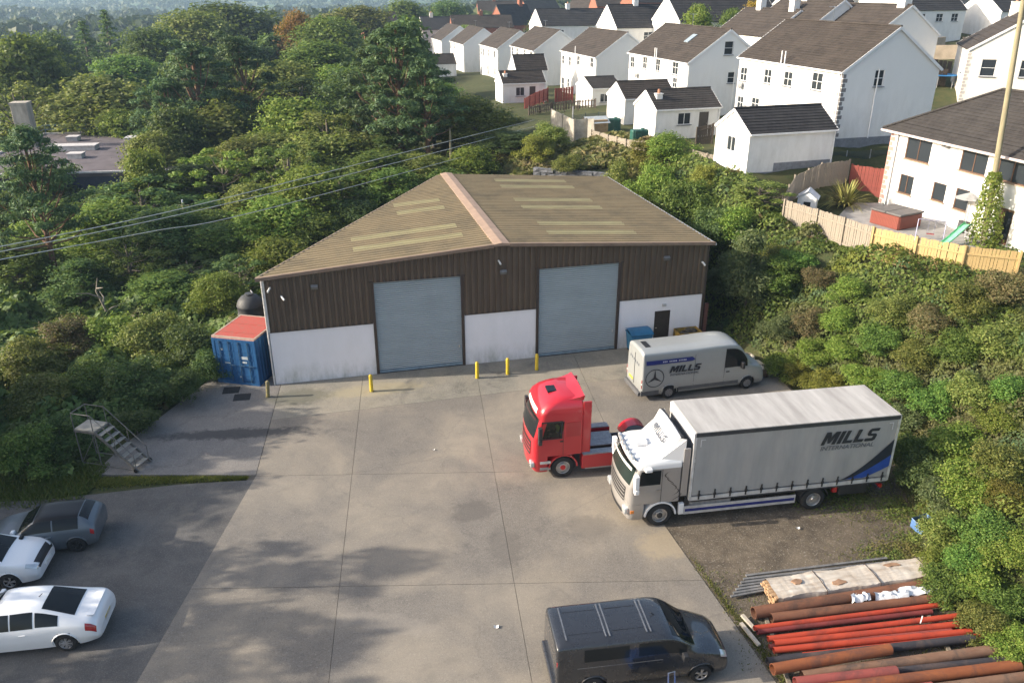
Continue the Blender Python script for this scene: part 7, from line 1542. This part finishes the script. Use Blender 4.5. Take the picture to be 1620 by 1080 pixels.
# trees off the left edge that shade the car park
for i,(x,y,h,r,k) in enumerate(((-33,14.5,12.5,3.8,'sparse0'),(-31,18.5,12,3.8,'sparse0'),(-28.5,20.5,8.0,3.4,'round1'),(-27.5,31,8.0,3.2,'round2'),(-37,23.5,11,4.5,'round0'),(-30,27.0,8.5,3.4,'sparse1'),(-42,18.5,13.5,4.5,'sparse1'),(-45,22,14,4.6,'round3'),(-27.5,33.5,6.5,2.8,'round1'),(-42,11.0,12.0,4.0,'sparse0'),(-25.5,30.0,5.0,2.4,'round0'))):
    plant(k,x,y,gz1(x,y)+h,r,['green','dark','olive'][i%3],'leafy tree standing left of the car park',group='trees left of the car park')
# dead branches
for i,(px,py,Y) in enumerate(((158,470,47.0),)):
    p=GY(px,py,Y); z=gz1(p.x,Y); random.seed(i); o=empty('dead_tree',(p.x,Y,z),i,['pale dead branching stump in the left bushes','bare grey forked trunk behind the left bushes','bare leaning trunk below the overhead wires'][i],'dead tree'); h=GY(px,(440,365,350)[i],Y).z-z
    mb=MB(); mb.tube([(0,0,-.3),(.2,0,h*.4),(-.2,.1,h*.75),(.1,0,h)],[.10,.08,.055,.02],7)
    for k in range(4): a=k*1.7; mb.tube([(.1,0,h*(.35+.14*k)),(.6*math.cos(a),.6*math.sin(a),h*(.45+.14*k)),(1.3*math.cos(a+.3),1.2*math.sin(a+.3),h*(.5+.14*k))],[.06,.045,.015],6)
    mb.build('trunk',BARKW,o,smooth=60)
# shrubs and small trees on the right and round the gardens
GS='shrubs on the right bank'
def SH(kind,px,py,Y,r,m,label,**k): return PT(kind,px,py,Y,r,m,label,'shrub','shrub',GS,**k)
SH('upright0',1196,362,44.0,2.2,'silver','tall silvery-green willow bush beside the warehouse corner'); SH('upright0',1160,395,46.5,1.9,'silver','willow bush squeezed against the warehouse side'); SH('upright0',1235,405,43.5,1.8,'green','green bush right of the tall willow')
SH('sparse0',1205,286,51.5,2.4,'olive','airy olive bush in front of the old grey fence end'); SH('shrub0',1060,214,64.0,2.6,'lime','bright green bush below the chimney outbuilding'); SH('shrub1',1028,224,65,2.2,'yellow','yellow-green bush left of the bright green one')
SH('shrub2',1118,262,56.5,1.3,'yellow','small yellow bush by the garage fence'); SH('shrub0',1085,290,54.5,2.4,'green','green bush on the bank behind the right roof edge'); SH('shrub1',1040,262,60.5,2.4,'lime','pale green bush just above the far roof corner'); SH('shrub2',985,258,63.0,2.0,'olive','olive bush beside the far roof edge'); SH('shrub0',1130,330,50.5,2.2,'dark','dark bush on the bank right of the roof edge'); SH('shrub1',1165,330,49.5,2.0,'lime','light green bush below the olive bush')
SH('shrub0',872,196,72,2.2,'olive','brownish bramble bush at the end of the concrete fence'); SH('shrub1',850,215,70,2.0,'yellow','yellowing bush behind the far end of the ridge'); SH('shrub2',900,245,66.0,1.6,'olive','low scrub above the stone wall'); SH('shrub2',1262,268,58.5,.7,'dark','small dark shrub against the garage wall')
def SHA(kind,px,py,hgt,r,m,label):
    Y=15.0
    while Y<70:
        p=GY(px,py,Y)
        if p.z-gz1(p.x,Y)<=hgt: break
        Y+=.25
    return plant(kind,p.x,Y,p.z,r,m,label,'shrub','shrub',GS,minh=.6)
SHA('shrub0',1300,425,1.5,1.2,'rust','reddish bush under the grey fence'); SHA('shrub1',1350,440,1.4,1.3,'lime','bright green bush under the yellow fence post'); SHA('shrub2',1285,490,1.5,1.2,'rust','brown-tinged bush above the silver van'); SHA('shrub0',1340,540,1.3,1.4,'lime','bright green mound in the middle of the bank'); SHA('shrub1',1265,575,1.2,1.1,'yellow','yellow-green bush behind the lorry front'); SHA('shrub2',1440,640,1.6,1.2,'silver','grey-green bush above the lorry tail'); SHA('shrub0',1500,760,1.5,1.2,'silver','grey-green bush below the lorry tail'); SHA('shrub1',1600,770,1.3,1.0,'yellow','yellow-leaved bush at the right edge'); SHA('shrub2',1560,900,1.4,1.2,'lime','green bush at the ends of the red pipes'); SHA('shrub0',1500,905,1.2,1.0,'green','green bush at the end of the timber bundle'); SHA('shrub1',1590,650,1.3,1.2,'lime','light green bush at the right edge level with the lorry')
_sp=[(1262,398,1.5,1.5,'green'),(1232,388,1.6,1.4,'olive'),(1420, 470, 1.5, 1.5, 'olive'), (1480, 490, 1.6, 1.6, 'rust'), (1540, 450, 1.6, 1.6, 'olive'), (1600, 430, 1.7, 1.7, 'rust'), (1590, 520, 1.6, 1.6, 'olive'), (1530, 530, 1.5, 1.5, 'green'), (1460, 545, 1.5, 1.5, 'olive'), (1395, 520, 1.4, 1.4, 'green'), (1330, 490, 1.4, 1.3, 'lime'), (1290, 540, 1.4, 1.3, 'lime'), (1240, 500, 1.7, 1.4, 'silver'), (1235, 560, 1.4, 1.2, 'lime'), (1310, 590, 1.5, 1.3, 'yellow'), (1375, 580, 1.5, 1.4, 'lime'), (1430, 590, 1.6, 1.4, 'green'), (1490, 610, 1.6, 1.5, 'green'), (1550, 600, 1.6, 1.5, 'olive'), (1610, 600, 1.5, 1.4, 'green'), (1460, 690, 1.9, 1.5, 'green'), (1520, 680, 1.7, 1.5, 'lime'), (1590, 710, 1.6, 1.4, 'olive'), (1480, 720, 2.0, 1.5, 'dark'), (1540, 740, 1.7, 1.4, 'lime'), (1570, 820, 1.6, 1.3, 'green'), (1500, 820, 1.5, 1.2, 'olive'), (1610, 850, 1.5, 1.2, 'lime'), (1540, 870, 1.5, 1.2, 'green'), (1490, 880, 1.2, 1.0, 'lime'), (1600, 930, 1.4, 1.1, 'green'), (1560, 960, 1.2, 1.0, 'olive'), (1610, 1000, 1.2, 1.0, 'lime')]
for i,(px,py,h,r,m) in enumerate(_sp): SHA('shrub%d'%(i%3),px,py,h,r,m,'%s bush, %s of the right bank bushes counted from fence down'%({'olive':'olive-green','rust':'brownish','lime':'light green','dark':'dark green','green':'green','silver':'grey-green','yellow':'yellowish'}[m],ORD[i]))
GL_='shrubs on the left bank'
def SHL(*a):
    o=SHA(*a); o['group']=GL_
for i,(px,py,h,r,m) in enumerate(((40,545,2.4,2.2,'olive'),(110,505,2.6,2.2,'rust'),(175,500,2.6,2.2,'lime'),(240,505,2.8,2.3,'olive'),(300,520,2.6,2.0,'dark'),(330,555,1.8,1.4,'dark'),(60,600,2.2,2.0,'olive'),(130,580,2.2,2.0,'green'),(210,575,2.4,2.1,'dark'),(280,590,1.8,1.5,'dark'),(30,680,2.0,1.7,'green'),(90,665,1.8,1.5,'dark'),(210,650,1.3,1.2,'dark'))):
    SHL('shrub%d'%(i%3),px,py,h,r,m,'%s bush, %s of those on the left bank counted left to right in rows'%({'olive':'olive-green','rust':'brownish','lime':'light green','dark':'dark green','green':'green'}[m],ORD[i]))
PT('round0',1107,8,122,3.0,'lime','round light green tree before the long black-roofed house',group='garden trees'); PT('round2',1195,2,130,2.4,'orange','orange-tipped garden tree above the two-chimney house',group='garden trees')
for i,px in enumerate((1160,1230,1300,1335,1372,1405)): PT('round%d'%(i%4),px,[14,16,10,12,14,18][i],126+i*2,2.6,['green','lime','yellow','olive','green','lime'][i],['green hedge tree left of the orange-tipped tree','light green hedge tree right of the orange-tipped tree','yellowish hedge tree below the low grey house','olive hedge tree in the middle of the hedge','green hedge tree below the white rendered house','light green hedge tree at the right end of the hedge'][i],group='hedge above the row')
# phormium
g=P5(1336,328); fx=empty('flax_plant',(g.x,g.y,5.0),0,'large clump of yellow-green strap leaves on the patio','plant'); rng=np.random.default_rng(3); FM=leafmat('flax_leaf',[(.16,.15,.04),(.24,.22,.07),(.10,.14,.03)],.2)
for k in range(150):
    a=rng.uniform(0,6.28); tl=rng.uniform(.2,1.2); Ln=rng.uniform(1.6,2.6); mb=MB(); P=[]
    for t in np.linspace(0,1,6):
        r=Ln*(math.sin(tl)*t); z=Ln*(math.cos(tl)*t)-.9*t*t*t*math.sin(tl); w=.075*(1-t**2)+.01; P.append([(r*math.cos(a)-w*math.sin(a),r*math.sin(a)+w*math.cos(a),z),(r*math.cos(a)+w*math.sin(a),r*math.sin(a)-w*math.cos(a),z)])
    mb.grid(P); mb.build('leaf',FM,fx)
# ivy on the right-hand pole
rng=np.random.default_rng(9); N=2600; t=rng.uniform(0,1,N)**1.15; zz=.1+t*4.6; rad=(.75*(1-t)**.6+.28)*rng.uniform(.55,1.05,N); a=rng.uniform(0,6.28,N); dd=np.array(d)/np.linalg.norm(np.array(d))
c=np.stack([rad*np.cos(a)+dd[0]*zz,rad*np.sin(a)+dd[1]*zz,zz],-1); nr=unit(np.stack([np.cos(a),np.sin(a),.3+0*a],-1)+rng.normal(size=(N,3))*.4); iv=link_mesh('ivy',leaf_mesh('ivy',c,nr,rng.uniform(.06,.12,N)),LM['lime'],pole); iv['kind']='stuff'
# ---- bramble cover: leaf mass over mounded ground
def mound_field(seed,x0,x1,y0,y1,n,amp):
    r=np.random.default_rng(seed); B=np.stack([r.uniform(x0,x1,n),r.uniform(y0,y1,n),r.uniform(.7,1.9,n),r.uniform(.25,1.0,n)*amp],-1)
    def f(x,y):
        z=np.zeros_like(x)
        for bx,by,br,ba in B:
            m=(np.abs(x-bx)<3*br)&(np.abs(y-by)<3*br)
            if m.any(): z[m]=np.maximum(z[m],ba*np.exp(-((x[m]-bx)**2+(y[m]-by)**2)/(br*br)))
        return z
    return f
FL_=np.array([(12.2,66),(17.3,51.3),(18.9,47.6),(20.2,44.0),(21.4,41.6),(23.0,39.9),(26,38.6),(40,38.5),(60,40)],float)
def right_mask(x,y):
    d=poly_dist(x,y,YP); lim=np.interp(y,FL_[::-1,1][np.argsort(FL_[::-1,1])],FL_[::-1,0][np.argsort(FL_[::-1,1])])
    ok=(d>.25)&((y<38.4)|(x<lim)); return ok,d
def cover(name,label,seed,x0,x1,y0,y1,maskf,N,size,amp,m,under=True,edge=2.0,cullpx=True):
    global rng
    rng=np.random.default_rng(seed); mf=mound_field(seed+1,x0,x1,y0,y1,int((x1-x0)*(y1-y0)*.33),amp)
    def top(x,y):
        ok,dd_=maskf(x,y); e=np.clip(dd_/edge,0,1); return mf(x,y)*e+.12*e
    x=rng.uniform(x0,x1,N*3); y=rng.uniform(y0,y1,N*3); ok,_=maskf(x,y)
    z=gz(x,y); fw=y*math.cos(PITCH)+(CAM_H-z)*math.sin(PITCH); up=y*math.sin(PITCH)-(CAM_H-z)*math.cos(PITCH)
    ok&=(np.abs(x)/fw<.74)&(up/fw>-.52)&(fw>1)
    # denser close to the camera
    keep=rng.uniform(0,1,x.size)<np.clip((30/np.maximum(fw,1))**1.3,.12,1.0); ok&=keep
    x,y=x[ok][:N],y[ok][:N]; e=.15; h=top(x,y); zz=gz(x,y)+h*np.sqrt(rng.uniform(.25,1.05,len(x)))
    gx_=(top(x+e,y)+gz(x+e,y)-top(x-e,y)-gz(x-e,y))/(2*e); gy_=(top(x,y+e)+gz(x,y+e)-top(x,y-e)-gz(x,y-e))/(2*e)
    nr=unit(unit(np.stack([-gx_,-gy_,np.ones_like(gx_)],-1))+rng.normal(size=(len(x),3))*.5); fw=y*math.cos(PITCH)+(CAM_H-zz)*math.sin(PITCH)
    s=size*rng.uniform(.45,1.0,len(x))**1*1.5*np.clip(fw/32,.8,2.2)
    o=link_mesh(name,leaf_mesh(name,np.stack([x,y,zz],-1),nr,s,.6),m); tag(o,label,'undergrowth',kind='stuff')
    return o
BRM=leafmat('bramble_leaf',[(.035,.075,.015),(.075,.14,.026),(.12,.19,.038),(.19,.25,.065)],.4,[(.10,.52,.62,(.13,.115,.055)),(.22,.58,.64,(.20,.22,.035)),(.45,.56,.64,(.075,.13,.06)),(.8,.63,.70,(.16,.09,.05))])
BLM=leafmat('left_undergrowth_leaf',[(.045,.085,.02),(.08,.13,.03),(.12,.165,.045)],.25,[(.22,.57,.68,(.10,.085,.035)),(.5,.62,.70,(.12,.075,.04))])
cover('bramble_cover','tangled brambles and weeds covering the right-hand bank',101,11,46,5,68,right_mask,210000,.066,1.2,BRM)
LP=np.array([(-60,26.5),(-19,27.6),(-18,31.5),(-16,38),(-15.6,41.5),(-12.6,42.2),(-6.5,57.2),(-2,72),(-40,72),(-60,60)],float)
def left_mask(x,y):
    d=poly_dist(x,y,YP); dl=poly_dist(x,y,LP); return (d>.2)&(dl<0)&((y>28.6)|(x<-19)),d
cover('undergrowth','dense dark undergrowth on the left bank beside the concrete pad',111,-50,-3,27,72,left_mask,90000,.14,1.6,BLM)
def back_mask(x,y):
    d=poly_dist(x,y,YP); return (d>.5)&(x<12.2-(y-66)*.1)&(x>-6)&(y<74)&~((x>1)&(x<9)&(y>63.6)&(y<66.6))&(y<88-x*1.6),d
cover('bank_scrub','dry grass and scrub on the slope behind the warehouse',121,-6,13,57,74,back_mask,22000,.13,.6,leafmat('scrub_leaf',[(.07,.085,.025),(.11,.11,.035),(.16,.13,.055)],.25,[(.3,.5,.62,(.20,.15,.075))]))
def weed_mask(x,y):
    f=np.clip((x-11.4+.8*np.sin(y*1.7)+.5*np.sin(x*2.3+y)-np.abs(y-25.5)*.10)/3.4,0,1); r=np.random.default_rng(int(abs(x.sum())*10)%9999); ok=(x>11)&(x<15.9)&(y>22.3)&(y<29)&(r.uniform(0,1,x.shape)<f**1.2); return ok,np.full(x.shape,1.0)
cover('ground_weeds','low weeds and moss creeping over the gravel behind the lorry',131,11,16,22,29.2,weed_mask,15000,.05,.25,leafmat('weed_leaf',[(.06,.10,.02),(.10,.15,.03),(.16,.17,.05)],.3,[(.7,.5,.62,(.17,.14,.05))]))
# ---- grass tufts
def grass(name,label,n,pts,hh,seed,cols):
    global rng
    rng=np.random.default_rng(seed); x,y=pts(n); z=np.maximum(gz(x,y),-.10); a=rng.uniform(0,6.28,len(x)); h=hh*rng.uniform(.4,1.2,len(x)); w=.02+.018*rng.uniform(0,1,len(x)); l=rng.normal(size=(len(x),2))*.5*h[:,None]
    p0=np.stack([x-w*np.cos(a),y-w*np.sin(a),z],-1); p1=np.stack([x+w*np.cos(a),y+w*np.sin(a),z],-1); p2=np.stack([x+l[:,0]+.2*w*np.cos(a),y+l[:,1],z+h],-1); p3=np.stack([x+l[:,0]-.2*w*np.cos(a),y+l[:,1],z+h],-1)
    V=np.stack([p0,p1,p2,p3],1).reshape(-1,3).astype(np.float32); N=len(x); me=bpy.data.meshes.new(name); me.vertices.add(N*4); me.vertices.foreach_set('co',V.ravel()); me.loops.add(N*4); me.loops.foreach_set('vertex_index',np.arange(N*4,dtype=np.int32)); me.polygons.add(N); me.polygons.foreach_set('loop_start',np.arange(0,N*4,4,dtype=np.int32)); me.polygons.foreach_set('loop_total',np.full(N,4,np.int32)); me.update(calc_edges=True)
    o=link_mesh(name,me,leafmat(name+'_blade',cols,.3)); tag(o,label,'grass',kind='stuff')
def strip(n):
    t=rng.uniform(0,1,n); x=-19.5+8.3*t; w=.75*(1-t)+.12; y=28.45+rng.normal(size=n)*.28*w-.55*(1-t)**2+.1; return x,y
grass('verge_grass','yellow-green grass strip between the tarmac and the pad',11000,strip,.10,201,[(.09,.11,.02),(.16,.15,.03),(.07,.10,.02)])
def wverge(n):
    x=rng.uniform(-34,-17.5,n); y=26.3+rng.uniform(0,1,n)**.7*3.2-(x+17.5)*-.03; return x,y
grass('rough_grass','rough green grass behind the dark grey hatchback',22000,wverge,.26,202,[(.04,.075,.012),(.07,.11,.02),(.10,.12,.03)])
def rverge(n):
    k=n//3; x1=rng.uniform(11.0,16.8,k); y1=rng.uniform(21.8,29.8,k); m=rng.uniform(0,1,k)<np.clip((x1-11.2+.9*np.sin(y1*1.7)-np.abs(y1-25.5)*.12)/3.2,0,1)**1.3; x1,y1=x1[m],y1[m]
    t=rng.uniform(0,1,k//4)**.6; x2=6.45+1.75*t+np.abs(rng.normal(size=k//4))*.25*t; y2=23.6-6.6*t+rng.normal(size=k//4)*.2; x3=rng.uniform(7.0,15,k); y3=rng.uniform(18.0,22.6,k); q=rng.uniform(0,1,k)<.35
    return np.concatenate([x1,x2,x3[q]]),np.concatenate([y1,y2,y3[q]])
grass('weed_grass','weeds and grass along the gravel edge and between the pipes',45000,rverge,.14,203,[(.06,.085,.015),(.11,.13,.025),(.15,.13,.05)])
# ---- far woods and hedges
rng=np.random.default_rng(301); cs=[];ns=[];ss=[]
for i in range(3600):
    y=270*math.exp(rng.uniform(0,2.2)); x=rng.uniform(-.72,.2)*y
    if x>-.02*y and y<420: continue
    if rng.uniform()<.45: y=round(y/90)*90+rng.normal()*6
    R0=rng.uniform(3.0,6.5)*(1+y/2500); z=gz1(x,y); k=34; dv=unit(rng.normal(size=(k,3))); dv[:,2]=np.abs(dv[:,2])*1.0-.1; cs.append(np.array([x,y,z+R0*.7])+dv*R0*np.array([1.25,1.0,.95])*rng.uniform(.7,1.05,(k,1))); ns.append(unit(dv+rng.normal(size=(k,3))*.4)); ss.append(rng.uniform(.22,.42,k)*R0)
o=link_mesh('far_woodland',leaf_mesh('far_woodland',np.concatenate(cs),np.concatenate(ns),np.concatenate(ss),.8),leafmat('far_leaf',[(.022,.04,.014),(.04,.06,.02),(.065,.08,.028)],.15)); tag(o,'hazy woods and hedges far off in the valley','woodland',kind='stuff')
# ---- haze
hz=MB().b2(-6300,6300,-800,6300,-50,130).build('haze'); n=NT('haze_air'); pv=n.n('ShaderNodeVolumePrincipled'); pv.inputs['Color'].default_value=(.52,.74,1.0,1); pv.inputs['Density'].default_value=.00026; pv.inputs['Anisotropy'].default_value=.15
n.l(pv.outputs[0],n.out.inputs['Volume']); hz.data.materials.append(n.m); tag(hz,'thin blue haze over the valley','haze',kind='stuff')
